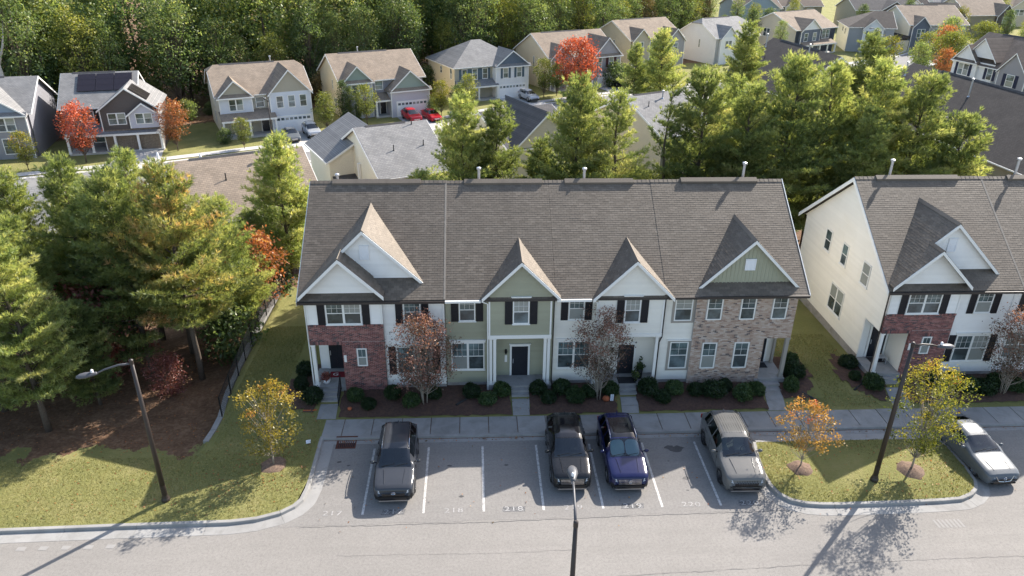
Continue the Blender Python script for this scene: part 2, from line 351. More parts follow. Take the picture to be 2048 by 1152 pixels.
def ground_material():
    m = bpy.data.materials.new('ground_cover'); m.use_nodes = True; t = NT(m); p = t.n['Principled BSDF']
    geo = t.add('ShaderNodeNewGeometry'); pos = geo.outputs['Position']; sx = t.add('ShaderNodeSeparateXYZ'); t.link(pos, sx.inputs[0])
    n1 = t.noise(pos, .35, 5); n2 = t.noise(pos, 6, 4); n3 = t.noise(pos, 45, 3)
    g = t.ramp(n1, [(.3, (.13, .142, .05)), (.5, (.19, .187, .068)), (.7, (.28, .245, .11))])
    g = t.mix(t.ramp(n2, [(.35, 0.), (.7, .55)]), g, (.18, .185, .05)); g = t.mix(t.math('MULTIPLY', n3, .6), g, t.mix(.5, g, (.45, .40, .18)))
    s = t.ramp(t.math('ADD', t.math('MULTIPLY', n2, .5), t.math('MULTIPLY', t.noise(pos, 1.1, 6, .7), .5)), [(.34, (.10, .06, .038)), (.5, (.19, .115, .07)), (.64, (.32, .205, .13))]); s = t.mix(t.math('MULTIPLY', n3, .55), s, (.12, .07, .045))
    wob = t.math('MULTIPLY', t.math('SUBTRACT', t.noise(pos, .5, 5), .5), 7.)
    # pine straw west of the fence beyond the lawn, and behind the townhouses
    a = t.math('MULTIPLY', t.math('LESS_THAN', sx.outputs[0], -17.1), t.math('MULTIPLY', t.math('GREATER_THAN', t.math('ADD', sx.outputs[1], wob), 5.2), t.math('LESS_THAN', t.math('ADD', sx.outputs[1], wob), 42.)))
    b = t.math('MULTIPLY', t.math('GREATER_THAN', t.math('ADD', sx.outputs[1], wob), 23.5), t.math('LESS_THAN', t.math('ADD', sx.outputs[1], wob), 41.))
    w = t.math('GREATER_THAN', t.math('SUBTRACT', t.math('ADD', sx.outputs[1], wob), t.math('MULTIPLY', sx.outputs[0], .62)), 112.)
    w = t.math('MULTIPLY', w, t.math('LESS_THAN', sx.outputs[0], 62.))
    mask = t.math('MINIMUM', t.math('ADD', t.math('ADD', a, b), w), 1.)
    c = t.mix(mask, g, s); t.link(c, p.inputs['Base Color']); p.inputs['Roughness'].default_value = .95; p.inputs['Specular IOR Level'].default_value = .1
    t.link(t.bump(t.math('ADD', n3, n2), .9, .06), p.inputs['Normal']); M['ground_cover'] = m
ground_material()
def build_ground():
    xs = axis(-32, 32, .5, (-700, 700)); xs = sorted(set(xs + [-17.3, -17.05, -16.8, -11.07, -11.05, -11.3, -11.6]))
    vb = axis(-.5, 46, .5, (-.5, 900))
    nv = len(vb); v = []; f = []
    for x in xs:
        y0 = y_front(x)
        for q in vb:
            y = max(q, y0)
            v.append((x, y, H(x, y)))
    for i in range(len(xs)-1):
        for j in range(nv-1): f.append((i*nv+j, (i+1)*nv+j, (i+1)*nv+j+1, i*nv+j+1))
    me = np_mesh('ground', np.array(v), np.array(f), smooth=True); o = link('ground', me, 'ground_cover', kind='structure')
build_ground()

# ------------------------------------------------------------------ asphalt, curbs, pavement
def asphalt_material(name, col, spk):
    m = bpy.data.materials.new(name); m.use_nodes = True; t = NT(m); p = t.n['Principled BSDF']; geo = t.add('ShaderNodeNewGeometry'); pos = geo.outputs['Position']
    n1 = t.noise(pos, .16, 6, .65); n2 = t.noise(pos, 2.2, 5, .7); n3 = t.noise(pos, 38, 3, .7); n4 = t.noise(pos, 9, 4, .75)
    c = t.ramp(n1, [(.3, tuple(v*.84 for v in col)), (.7, tuple(v*1.12 for v in col))])
    c = t.mix(t.ramp(n2, [(.35, 0.), (.75, .45)]), c, tuple(v*.72 for v in col))
    c = t.mix(t.ramp(n3, [(.4, 0.), (.62, spk)]), c, tuple(min(1, v*1.45) for v in col)); c = t.mix(t.ramp(n3, [(.28, spk), (.44, 0.)]), c, tuple(v*.5 for v in col))
    c = t.mix(t.ramp(n4, [(.33, .5), (.5, 0.)]), c, tuple(v*.68 for v in col)); c = t.mix(t.ramp(n4, [(.52, 0.), (.7, .5)]), c, tuple(min(1, v*1.3) for v in col))
    mp = t.add('ShaderNodeMapping'); t.link(pos, mp.inputs[0]); mp.inputs['Scale'].default_value = (.12, 1.6, 1)   # long wheel-path bands along the drive
    c = t.mix(t.ramp(t.noise(mp.outputs[0], 1., 4), [(.45, 0.), (.75, .35)]), c, tuple(v*.8 for v in col))
    t.link(c, p.inputs['Base Color']); p.inputs['Roughness'].default_value = .92; p.inputs['Specular IOR Level'].default_value = .2; t.link(t.bump(n3, .5, .01), p.inputs['Normal']); M[name] = m
asphalt_material('asphalt', (.218, .203, .185), .55); asphalt_material('asphalt_bay', (.208, .195, .18), .5); asphalt_material('asphalt_far', (.20, .195, .19), .3)
MB().add([(-150, -70, 0), (170, -70, 0), (170, -.2, 0), (-150, -.2, 0), (-12.4, -.2, 0), (-10.9, 1.2, 0), (-10.9, 5.62, 0), (170, 5.62, 0)], [(0, 1, 2, 3), (4, 2, 7, 6, 5)]).build('road', 'asphalt', kind='structure')
bay = [(-10.5, 5.1), (-10.5, 2.6), (-10.75, 1.2), (-11.2, .2), (-12.2, -.55)] + [(x, -.66+.012*(x+12)+.05*math.sin(x*1.7)) for x in np.arange(-11.6, 11.4, .7)] + [(11.3, -.42), (10.6, .4), (10.3, 1.6), (10.55, 3.2), (10.75, 4.6), (10.9, 5.1)]
MB().poly([(x, y, .004) for x, y in bay][::-1]).build('parking_bay', 'asphalt_bay', kind='structure')

def offset_path(path, d, closed=False):
    out = []; n = len(path)
    for i, p in enumerate(path):
        a = path[(i-1) % n] if (closed or i > 0) else p; b = path[(i+1) % n] if (closed or i < n-1) else p
        t = Vector((b[0]-a[0], b[1]-a[1])).normalized(); out.append((p[0]+t.y*d, p[1]-t.x*d))
    return out
def resample(path, step):
    P = [np.array(p, float) for p in path]; out = [P[0]]
    for a, b in zip(P[:-1], P[1:]):
        k = max(1, int(np.ceil(np.linalg.norm(b-a)/step)))
        for i in range(1, k+1): out.append(a+(b-a)*i/k)
    return out
def curb_line(name, path, gutter, piece=3.0, closed=False):
    root = thing(name, None, None, kind='structure')
    path = resample(path, .35); prof = [(-.02, -.1), (-.02, .155), (.13, .155), (.155, .14), (.185, .022), (.185+gutter, .008), (.185+gutter, -.1)]
    offs = [offset_path(path, d) for d, z in prof]
    i = 0
    while i < len(path)-1:
        j = i; L = 0
        while j < len(path)-1 and L < piece: L += float(np.linalg.norm(path[j+1]-path[j])); j += 1
        b = MB(); n = len(prof)
        vv = []
        for k in range(i, j+1):
            sh = (.012 if k == j else 0)
            for (d, z), o in zip(prof, offs):
                x, y = o[k]
                if sh: q = o[k-1]; tt = Vector((x-q[0], y-q[1])).normalized(); x -= tt.x*sh; y -= tt.y*sh
                vv.append((x, y, z))
        ff = [(r_*n+k, (r_+1)*n+k, (r_+1)*n+k+1, r_*n+k+1) for r_ in range(j-i) for k in range(n-1)] + [tuple(range(n)), tuple(range((j-i)*n, (j-i+1)*n))[::-1]]
        b.add(vv, ff); b.build('curb_section', 'concrete', root); i = j
    return root
curb_line('lawn_curb', [(-90, -.42)] + LAWN, .55)
ISLAND = [(11.36, 4.4), (11.12, 3.2), (11.0, 2.04), (11.03, 1.2), (11.21, .61), (11.6, .2), (12.16, -.02), (12.9, -.12), (13.75, -.15), (16.64, -.12), (18.6, -.06), (19.6, .02), (20.24, .29), (20.7, .66), (20.95, 1.14), (21.1, 2.2), (21.12, 3.82), (20.9, 4.4)]
curb_line('island_curb', ISLAND + [(16, 4.42), (11.36, 4.4)], .5)
curb_line('pavement_curb', [(-11.1, 5.6), (33, 5.6)][::1], .3)
mat('leaf_litter', (.15, .10, .075), .95, .5, 14, 60, 1., bump_scale=30, stain=(.26, .18, .12), stain_scale=6)
# island lawn (domed a little)
def island_lawn():
    cx, cy = 16.1, 2.2; rings = [1., .8, .55, .3, .08]; path = resample(ISLAND + [(16, 4.42), (11.36, 4.4)], .4)[:-1]; n = len(path); v = []
    for r_ in rings:
        for p in path: x = cx+(p[0]-cx)*r_; y = cy+(p[1]-cy)*r_; v.append((x, y, .15+.10*(1-r_)))
    f = [(i*n+k, i*n+(k+1) % n, (i+1)*n+(k+1) % n, (i+1)*n+k) for i in range(len(rings)-1) for k in range(n)]
    b = MB(); b.add(v, f + [tuple(range((len(rings)-1)*n, len(rings)*n))]); b.build('island_lawn', 'ground_cover', kind='structure', smooth=True)
island_lawn()
# pavement slabs
pav = thing('pavement', None, None, kind='structure')
MB().box(-11.55, 33, 5.63, 7.06, -.1, .12).build('bedding', 'leaf_litter', pav)
x = -11.58; i = 0; MB().poly([(-11, 5.34, .0125), (33, 5.34, .0125), (33, 5.43, .035), (-11, 5.43, .035)]).build('gutter_litter', 'leaf_litter', pav)
while x < 31:
    w = 1.53; b = MB(); e = .022; dz = rnd.uniform(-.004, .004); l0 = (5.62 if i else 5.62)
    b.prism([(x+e, l0, .05), (x+w-e, l0, .05), (x+w-e, 7.07, .05), (x+e, 7.07, .05)], (0, 0, .1+dz)); b.build('paving_slab', 'concrete', pav); x += w; i += 1
# stall lines and numbers
def paint_material(name, col, keep):
    m = bpy.data.materials.new(name); m.use_nodes = True; t = NT(m); p = t.n['Principled BSDF']; geo = t.add('ShaderNodeNewGeometry'); pos = geo.outputs['Position']
    f = t.math('ADD', t.math('MULTIPLY', t.noise(pos, 5, 5, .7), .55), t.math('MULTIPLY', t.noise(pos, 40, 3), .45))
    c = t.mix(t.ramp(f, [(keep-.06, 1.), (keep+.1, 0.)]), (.24, .23, .22), col); t.link(c, p.inputs['Base Color']); p.inputs['Roughness'].default_value = .85; M[name] = m
paint_material('line_paint', (.60, .57, .53), .50); paint_material('faded_paint', (.40, .38, .36), .47); paint_material('ghost_paint', (.27, .255, .235), .5); paint_material('fresh_paint', (.40, .39, .38), .47); paint_material('patch_paint', (.06, .06, .063), .52)
mk = thing('parking_markings', None, None, kind='structure'); SW = 2.743
for k in range(7):
    x = (k-3)*SW; MB().poly([(x-.055, 0, .009), (x+.055, 0, .009), (x+.055, 4.72, .009), (x-.055, 4.72, .009)]).build('stall_line', 'line_paint', mk)
def text_mesh(s, size, sx=1.0):
    cu = bpy.data.curves.new('tmp', 'FONT'); cu.body = s; cu.size = size; cu.align_x = 'CENTER'; cu.align_y = 'CENTER'; cu.resolution_u = 3; cu.space_character = 1.12
    ob = bpy.data.objects.new('tmp', cu); COL.objects.link(ob); dg = bpy.context.evaluated_depsgraph_get(); dg.update()
    me = bpy.data.meshes.new_from_object(ob.evaluated_get(dg)); bpy.data.objects.remove(ob); me.name = 'lettering'; me.materials.clear()
    for v in me.vertices: v.co.x *= sx
    return me
def flat_text(name, s, size, x, y, z, matn, parent, sx=1.35, rz=0):
    o = link(name, text_mesh(s, size, sx), matn, parent); o.location = (x, y, z); o.rotation_euler = (0, 0, rz); return o
for i, s in enumerate(('217', '217', '218', '218', '219', '219', '220', '220')):
    x = (i-3.5)*SW; y = .12; dark = i % 2 == 1
    if dark:
        b = MB(); b.poly([(x-.56, y-.15, .008), (x+.50, y-.17, .008), (x+.55, y+.15, .008), (x-.46, y+.17, .008)]).build('dark_patch', 'patch_paint', mk)
    flat_text('stall_number', s, .42, x, y, .013, 'fresh_paint' if dark else 'faded_paint', mk, 1.3, R(rnd.uniform(-2, 2)))
# worn road lettering by the curb (illegible dashes) and by the island
for k in range(5):
    x = -22.6+k*.93; MB().poly([(x, -1.62, .008), (x+rnd.uniform(.25, .45), -1.64, .008), (x+.4, -1.42, .008), (x+.02, -1.4, .008)]).build('worn_marking', 'ghost_paint', mk)
for k in range(7):
    x = 17.6+k*.19; MB().poly([(x, -1.75, .008), (x+.1, -1.75, .008), (x+.06, -1.25, .008), (x-.04, -1.25, .008)]).build('worn_marking', 'ghost_paint', mk)
# seams and cracks in the asphalt
mat('crack', (.17, .16, .15), .95, .2)
def crack(pts, w, seed):
    r_ = random.Random(seed); P = resample(pts, .25); L = []; Rr = []
    for i, p in enumerate(P):
        j = r_.uniform(-.035, .035); ww = w*r_.uniform(.35, 1.1); L.append((p[0], p[1]+j-ww/2, .0105)); Rr.append((p[0], p[1]+j+ww/2, .0105))
    n = len(P); b = MB(); b.add(L+Rr, [(i, i+1, n+i+1, n+i) for i in range(n-1)]); b.build('asphalt_crack', 'crack', mk)
crack([(-10.9, -.69), (-5.1, -.68), (-2, -.66), (4.8, -.49), (10.9, -.43)], .035, 1); crack([(21.9, -1.9), (27, -2.2), (33, -2.3)], .03, 2)
crack([(-2, -4.1), (4, -3.9), (12, -3.6), (20, -3.5), (30, -3.6)], .02, 3); crack([(22.1, -.9), (23.0, -1.6), (23.4, -2.3)], .025, 5); crack([(-9, -2.4), (-3, -2.5), (1, -2.45)], .012, 6)
# oil stains on two bays
mat('oil', (.075, .072, .07), .6, .3)
def blob(name, x, y, r_, z, matn, parent, seed, sy=.6):
    q = random.Random(seed); b = MB(); b.poly([(x+r_*math.cos(a)*q.uniform(.6, 1.15), y+r_*sy*math.sin(a)*q.uniform(.6, 1.15), z) for a in np.linspace(0, 2*math.pi, 15)[:-1]]); return b.build(name, matn, parent)
for k_ in range(8):
    for j_ in range(2): q_ = random.Random(k_*7+j_); blob('oil_stain', (k_-3.5)*SW+q_.uniform(-.35, .35), q_.uniform(1.0, 4.2), q_.uniform(.05, .16), .0095+.0006*j_, 'oil', mk, k_+20+j_)
blob('oil_stain', 7.15, 4.15, .5, .011, 'oil', mk, 1); blob('oil_stain', 6.85, 4.3, .3, .0125, 'oil', mk, 2); blob('oil_stain', 7.1, 1.95, .22, .011, 'oil', mk, 4)
# storm drain
sd = thing('storm_drain', 'rusty iron storm drain grate at the curb by the first parking bay', 'drain', (-9.72, 5.12, 0))
MB().box(-.5, .5, -.36, -.30, -.02, .03).box(-.5, .5, .30, .36, -.02, .03).box(-.5, -.44, -.30, .30, -.02, .03).box(.44, .5, -.30, .30, -.02, .03).build('frame', 'rust', sd)
MB().box(-.45, .45, -.30, .30, -.02, .012).build('pit', 'mat_dark', sd)
bm_ = None
for k in range(9):
    b = MB().box(-.43+k*.095, -.39+k*.095, -.30, .30, .0, .028)
    b.build('bar', 'rust', sd)
MB().box(-.55, .55, .36, .46, .02, .165).build('hood', 'rust', sd)

# ------------------------------------------------------------------ mulch beds
def bed(name, poly, dz=.03, step=.3):
    """polygon draped over the terrain"""
    xs = [p[0] for p in poly]; ys = [p[1] for p in poly]; q = random.Random(int(abs(xs[0]*37)))
    def inside(x, y):
        c = False; n = len(poly)
        for i in range(n):
            (x1, y1), (x2, y2) = poly[i], poly[(i+1) % n]
            if (y1 > y) != (y2 > y) and x < (x2-x1)*(y-y1)/(y2-y1)+x1: c = not c
        return c
    gx = np.arange(min(xs), max(xs)+step, step); gy = np.arange(min(ys), max(ys)+step, step); idx = {}; v = []; f = []
    def V(i, j):
        if (i, j) not in idx: idx[(i, j)] = len(v); x = gx[i]+q.uniform(-.07, .07); y = gy[j]+q.uniform(-.07, .07); v.append((x, y, H(x, y)+dz+q.uniform(0, .035)))
        return idx[(i, j)]
    for i in range(len(gx)-1):
        for j in range(len(gy)-1):
            if inside(gx[i]+step/2, gy[j]+step/2): f.append((V(i, j), V(i+1, j), V(i+1, j+1), V(i, j+1)))
    return link(name, np_mesh(name, np.array(v), np.array(f), smooth=True), 'mulch', kind='structure')
bed('mulch_bed', [(-10.45, 7.15), (-1.2, 7.15), (-1.2, 10.2), (-10.45, 10.2)]); bed('mulch_bed', [(-.12, 7.15), (4.8, 7.15), (4.8, 10.2), (-.12, 10.2)]); bed('mulch_bed', [(5.85, 7.3), (9, 7.3), (13.0, 7.2), (13.3, 9.9), (5.85, 10.2)])
bed('mulch_bed', [(-13.6, 8.6), (-12.6, 7.8), (-11.75, 7.6), (-11.7, 9.4), (-12.1, 12.1), (-13.3, 12.3)]); bed('mulch_bed', [(14.3, 9.7), (14.2, 8.2), (15.3, 7.7), (16.4, 9.2), (16.6, 12), (14.8, 12.3)])
bed('mulch_bed', [(18.7, 12.3), (18.1, 10.2), (18.4, 8.9), (19.9, 7.6), (20.6, 9.6), (19.8, 12)]); bed('mulch_bed', [(21.3, 7.5), (31, 7.4), (31, 10.4), (22.0, 10.4)])
def mound(x, y, z, r_, h):
    q = random.Random(int(x*10)); v = [(x, y, z+h)]; n = 14; f = []
    for i, (k, hh) in enumerate(((.35, .85), (.7, .45), (1., .0))):
        for j in range(n): a = 2*math.pi*j/n; rr = r_*k*q.uniform(.85, 1.12); v.append((x+rr*math.cos(a), y+rr*math.sin(a), z+h*hh*q.uniform(.8, 1.2) - (.03 if i == 2 else 0)))
    f = [(0, 1+j, 1+(j+1) % n) for j in range(n)] + [(1+i*n+j, 1+(i+1)*n+j, 1+(i+1)*n+(j+1) % n, 1+i*n+(j+1) % n) for i in range(2) for j in range(n)]
    b = MB(); b.add(v, f); return b.build('mulch_ring', 'leaf_litter', kind='structure', smooth=True)
mound(-12.96, 3.44, .15, .75, .1); mound(12.84, 2.27, .22, .6, .16); mound(18.19, 1.9, .2, .75, .25)

# ------------------------------------------------------------------ street behind the pines
def ribbon(name, pts, w, z, matn, off=0):
    P = resample(pts, 6); L = offset_path(P, off-w/2); Rr = offset_path(P, off+w/2); n = len(P); b = MB()
    b.add([(x, y, z) for x, y in L] + [(x, y, z) for x, y in Rr], [(i, i+1, n+i+1, n+i)[::-1] for i in range(n-1)]); return b.build(name, matn, kind='structure')
STREET = [(-110, 40), (-75, 47), (-46, 58.5), (-27, 68), (-11.5, 78.7), (5.5, 92), (22.5, 102), (45, 113), (70, 126), (95, 143), (125, 172)]
ribbon('street', STREET, 7.6, GB+.03, 'asphalt_far'); ribbon('street_pavement', STREET, 1.5, GB+.06, 'drive_concrete', 5.6); ribbon('street_pavement', STREET, 1.5, GB+.06, 'drive_concrete', -5.6); ribbon('street_gutter', STREET, .7, GB+.045, 'drive_concrete', 4.0); ribbon('street_gutter', STREET, .7, GB+.045, 'drive_concrete', -4.0)
ribbon('lane', [(72, 40), (72, 75), (74, 100), (82, 128)], 6.5, GB+.035, 'drive_concrete')
# ------------------------------------------------------------------ building helpers
class F:
    """a wall plane: s runs to the right seen from outside, o outwards, z up"""
    def __init__(s, ox, oy, ux=1., uy=0.): s.ox, s.oy, s.ux, s.uy = ox, oy, ux, uy
    def pt(s, a, o, z): return (s.ox+s.ux*a+s.uy*o, s.oy+s.uy*a-s.ux*o, z)
    def box(s, mb, s0, s1, o0, o1, z0, z1, tint=None):
        mb.add([s.pt(a, o, z) for z in (z0, z1) for o in (o0, o1) for a in (s0, s1)], [(0, 1, 3, 2), (4, 6, 7, 5), (0, 4, 5, 1), (2, 3, 7, 6), (0, 2, 6, 4), (1, 5, 7, 3)], tint); return mb
def siding(fr, wall, z0, z1, ext, matn, org, e=.165, cap=.026):
    n = max(1, int(round((z1-z0)/e))); e = (z1-z0)/n
    for i in range(n):
        a, b = z0+i*e, z0+(i+1)*e; l0, r0 = ext(a); l1, r1 = ext(b)
        if r0-l0 < .05: continue
        if r1 < l1: l1 = r1 = (l1+r1)/2
        j = rnd.uniform(-.002, .002); g = .003
        v = [fr.pt(l0, 0, a+g), fr.pt(r0, 0, a+g), fr.pt(r0, cap+j, a+g), fr.pt(l0, cap+j, a+g), fr.pt(l1, .001, b), fr.pt(r1, .001, b), fr.pt(r1, .006, b), fr.pt(l1, .006, b)]
        MB().add(v, [(0, 1, 2, 3), (4, 7, 6, 5), (2, 6, 7, 3), (0, 3, 7, 4), (1, 5, 6, 2)]).build('siding_board', matn, wall, org)
def window(root, fr, s0, s1, z0, z1, org=(0, 0, 0), units=1, trim='white_trim', grid=(3, 2), tw=.065, head=0, sill=True, pane=('pane', 'pane_screen'), lower_grid=False, base=.03, hung=True):
    """frame mesh is the part; panes and muntins are its sub-parts"""
    b = MB(); fr.box(b, s0, s1, base, base+.035, z1-tw, z1); fr.box(b, s0, s1, base, base+.035, z0, z0+tw); w = (s1-s0)/units; zm = (z0+z1)/2
    for k in range(units+1):
        c = s0+k*w; a0 = c-(0 if k == 0 else tw*.9); a1 = c+(0 if k == units else tw*.9)
        if k == 0: a1 = c+tw
        if k == units: a0 = c-tw
        fr.box(b, a0, a1, base, base+.033, z0+tw, z1-tw)
        if k < units and hung: fr.box(b, c+tw, c+w-tw, base, base+.026, zm-.022, zm+.022)
    if sill: fr.box(b, s0-.05, s1+.05, base-.02, base+.075, z0-.05, z0)
    if head: fr.box(b, s0-.06, s1+.06, base-.02, base+.05, z1, z1+head); fr.box(b, s0-.10, s1+.10, base-.02, base+.09, z1+head, z1+head+.04)
    o = b.build('window', trim, root, org)
    for k in range(units):
        a, c = s0+k*w+tw*.8, s0+(k+1)*w-tw*.8
        MB().poly([fr.pt(a, base+.012, zm), fr.pt(c, base+.012, zm), fr.pt(c, base+.012, z1-tw*.8), fr.pt(a, base+.012, z1-tw*.8)]).build('pane', pane[0], o, org)
        MB().poly([fr.pt(a, base+.006, z0+tw*.8), fr.pt(c, base+.006, z0+tw*.8), fr.pt(c, base+.006, zm), fr.pt(a, base+.006, zm)]).build('pane', pane[1], o, org)
        if grid:
            g = MB()
            for q0, q1 in ([(zm, z1-tw)] + ([(z0+tw, zm)] if lower_grid else [])):
                for i in range(1, grid[0]): x = a+(c-a)*i/grid[0]; fr.box(g, x-.006, x+.006, base+.013, base+.022, q0, q1)
                for i in range(1, grid[1]): z = q0+(q1-q0)*i/grid[1]; fr.box(g, a, c, base+.013, base+.021, z-.006, z+.006)
            g.build('muntin', trim, o, org)
    return o
def shutter(root, fr, s0, s1, z0, z1, org=(0, 0, 0), matn='black_shutter', base=.028):
    b = MB(); fr.box(b, s0, s1, base, base+.018, z0, z1); t = .05; zm = z0+(z1-z0)*.46
    for a0, a1, q0, q1 in ((s0, s0+t, z0, z1), (s1-t, s1, z0, z1), (s0+t, s1-t, z0, z0+t*1.3), (s0+t, s1-t, z1-t*1.3, z1), (s0+t, s1-t, zm-t*.6, zm+t*.6)): fr.box(b, a0, a1, base+.018, base+.036, q0, q1)
    k = z0+t*1.3+.03
    while k < z1-t*1.3-.02:
        if abs(k-zm) > t: fr.box(b, s0+t, s1-t, base+.018, base+.028, k, k+.02)
        k += .055
    return b.build('shutter', matn, root, org)
def bricks(root, fr, regions, holes, org, matn, name='brick', bl=.203, bh=.068, proud=.014):
    """running bond over rectangles minus holes, all bricks of the wall as one part of real bricks"""
    V = []; Fc = []; T = []; q = random.Random(5)
    def put(a0, a1, z0, z1, pr):
        o = len(V); V.extend([fr.pt(a, oo, z) for z in (z0, z1) for oo in (0, pr) for a in (a0, a1)])
        for f_ in ((2, 3, 7, 6), (4, 6, 7, 5), (0, 1, 3, 2), (0, 2, 6, 4), (1, 5, 7, 3)): Fc.append(tuple(i+o for i in f_)); T.append(q.random())
    for (s0, s1, z0, z1) in regions:
        n = int((z1-z0)/bh+.5)
        for i in range(n):
            a = z0+i*bh; b = a+bh-.011; cuts = [(h0, h1) for (h0, h1, g0, g1) in holes if g0 < (a+b)/2 < g1]
            x = s0-(bl/2 if i % 2 else 0)
            while x < s1-.01:
                l, r_ = max(x, s0), min(x+bl-.011, s1); segs = [(l, r_)]
                for h0, h1 in cuts:
                    ns = []
                    for p0, p1 in segs:
                        if p1 <= h0 or p0 >= h1: ns.append((p0, p1))
                        else:
                            if p0 < h0-.02: ns.append((p0, h0))
                            if p1 > h1+.02: ns.append((h1, p1))
                    segs = ns
                for p0, p1 in segs:
                    if p1-p0 > .02: put(p0, p1, a, b, proud+q.uniform(-.003, .004))
                x += bl
    me = np_mesh(name, np.array(V), np.array(Fc), T)
    for v in me.vertices: pass
    me.transform(Matrix.Translation((-org[0], -org[1], -org[2]))); return link(name, me, matn, root, kind='stuff')
def soldier(root, fr, s0, s1, z0, z1, org, matn, w=.075, name='soldier_course', o1=.03):
    b = MB(); x = s0; q = random.Random(3)
    while x < s1-.02: fr.box(b, x, min(x+w-.012, s1), .0, o1+q.uniform(-.003, .003), z0, z1); x += w
    o = b.build(name, matn, root, org); o['kind'] = 'stuff'; return o
ROOF_TRIS = 0
TABS = None
def tab_meshes():
    global TABS; TABS = []; q = random.Random(2)
    for k in range(6):
        w = .305*.97; e = .145; h = .006+.003*q.random(); sk = q.uniform(-.006, .006)
        me = bpy.data.meshes.new('shingle'); me.from_pydata([(0, 0, 0), (w, 0, 0), (w, e, 0), (0, e, 0), (0, sk, h), (w, -sk, h), (w, e, .002), (0, e, .002)], [], [(4, 5, 6, 7), (0, 1, 5, 4), (1, 2, 6, 5), (3, 0, 4, 7)])
        me.materials.append(M['shingle']); TABS.append(me)
tab_meshes()
def shingles(roof, poly, org, single=0, e=.145, w=.305, seed=1, lift=.002):
    """courses of overlapping tabs laid on a convex roof plane (first course along the eave)"""
    P = [Vector(p) for p in poly]; n = (P[1]-P[0]).cross(P[2]-P[0]).normalized()
    if n.z < 0: n = -n
    al = Vector((0, 0, 1)).cross(n); al = (al if al.length > 1e-6 else Vector((1, 0, 0))).normalized(); up = n.cross(al)
    if up.z < 0: up = -up; al = -al
    O = P[0]; A = [((p-O).dot(al), (p-O).dot(up)) for p in P]; t0 = min(a[1] for a in A); t1 = max(a[1] for a in A); q = random.Random(seed)
    V = []; Fc = []; nsing = 0; Rm = Matrix((al, up, n)).transposed().to_4x4(); row = 0; t = t0
    while t < t1-.02:
        tm = min(t+e/2, t1-.01); xs = []
        for i in range(len(A)):
            (a, b), (c, d) = A[i], A[(i+1) % len(A)]
            if (b <= tm) != (d <= tm): xs.append(a+(c-a)*(tm-b)/(d-b))
        if len(xs) >= 2:
            l, r_ = min(xs), max(xs); x = math.floor(l/w)*w + (row % 2)*w/2 + q.uniform(-.02, .02) - w
            while x < r_:
                a0, a1 = max(x, l), min(x+w*.97, r_)
                if a1-a0 > .03:
                    if nsing < single and a1-a0 > w*.96:
                        o = bpy.data.objects.new('shingle', TABS[q.randrange(6)]); COL.objects.link(o); o.parent = roof
                        o.matrix_local = Matrix.Translation(O + al*a0 + up*t + n*lift - Vector(org)) @ Rm; nsing += 1
                    else:
                        h = .006+.004*q.random(); o = len(V)
                        for da, dt, dh in ((a0, t, 0), (a1, t, 0), (a1, t+e, 0), (a0, t+e, 0), (a0, t+q.uniform(-.006, .006), h), (a1, t+q.uniform(-.006, .006), h), (a1, t+e, .002), (a0, t+e, .002)):
                            p = O + al*da + up*min(dt, t1) + n*(dh+lift) - Vector(org); V.append((p.x, p.y, p.z))
                        Fc += [(o+4, o+5, o+6, o+7), (o, o+1, o+5, o+4), (o+1, o+2, o+6, o+5), (o+3, o, o+4, o+7)]
                x += w
        t += e; row += 1
    if Fc: link('shingle_course', np_mesh('shingle_course', np.array(V), np.array(Fc)), 'shingle', roof, kind='stuff')
def roof_planes(root, name, polys, org, th=.12, single=0, cover=True, matn='roof_base', seed=1):
    b = MB()
    for p in polys: b.prism(p, (0, 0, -th))
    o = b.build(name, matn, root, org)
    if cover:
        for i, p in enumerate(polys): shingles(o, p, org, single if i == 0 else 0, seed=seed+i)
    return o
def rake(root, p0, p1, vec, org, h=.2, matn='white_trim', name='rake_board', drop=.0):
    a, b = p0, p1; MB().prism([(a[0], a[1], a[2]-drop), (b[0], b[1], b[2]-drop), (b[0], b[1], b[2]-h-drop), (a[0], a[1], a[2]-h-drop)], vec).build(name, matn, root, org)
def panel_door(root, fr, s0, s1, z0, z1, org, matn='dark_door', name='door', base=.03):
    b = MB(); fr.box(b, s0, s1, base, base+.03, z0, z1); w = s1-s0; h = z1-z0
    for (u0, u1, v0, v1) in ((.12, .44, .06, .36), (.56, .88, .06, .36), (.12, .44, .42, .76), (.56, .88, .42, .76), (.12, .44, .82, .95), (.56, .88, .82, .95)):
        fr.box(b, s0+w*u0, s0+w*u1, base+.03, base+.042, z0+h*v0, z0+h*v1)
    d = b.build(name, matn, root, org); hb = MB(); fr.box(hb, s0+.06, s0+.1, base+.042, base+.09, z0+h*.44, z0+h*.58); hb.build('handle', 'galvanised', d, org)
    t = MB(); c = .11
    fr.box(t, s0-c, s0, base-.02, base+.05, z0, z1+c); fr.box(t, s1, s1+c, base-.02, base+.05, z0, z1+c); fr.box(t, s0, s1, base-.02, base+.05, z1, z1+c); fr.box(t, s0-c-.04, s1+c+.04, base-.02, base+.08, z1+c, z1+c+.05)
    t.build('door_frame', 'white_trim', d, org); return d
def post(root, x, y, z0, z1, w, org, matn='white_trim', name='column'):
    b = MB(); b.box(x-w/2, x+w/2, y-w/2, y+w/2, z0+.12, z1-.1); b.box(x-w*.68, x+w*.68, y-w*.68, y+w*.68, z0, z0+.12); b.box(x-w*.68, x+w*.68, y-w*.68, y+w*.68, z1-.1, z1); return b.build(name, matn, root, org)
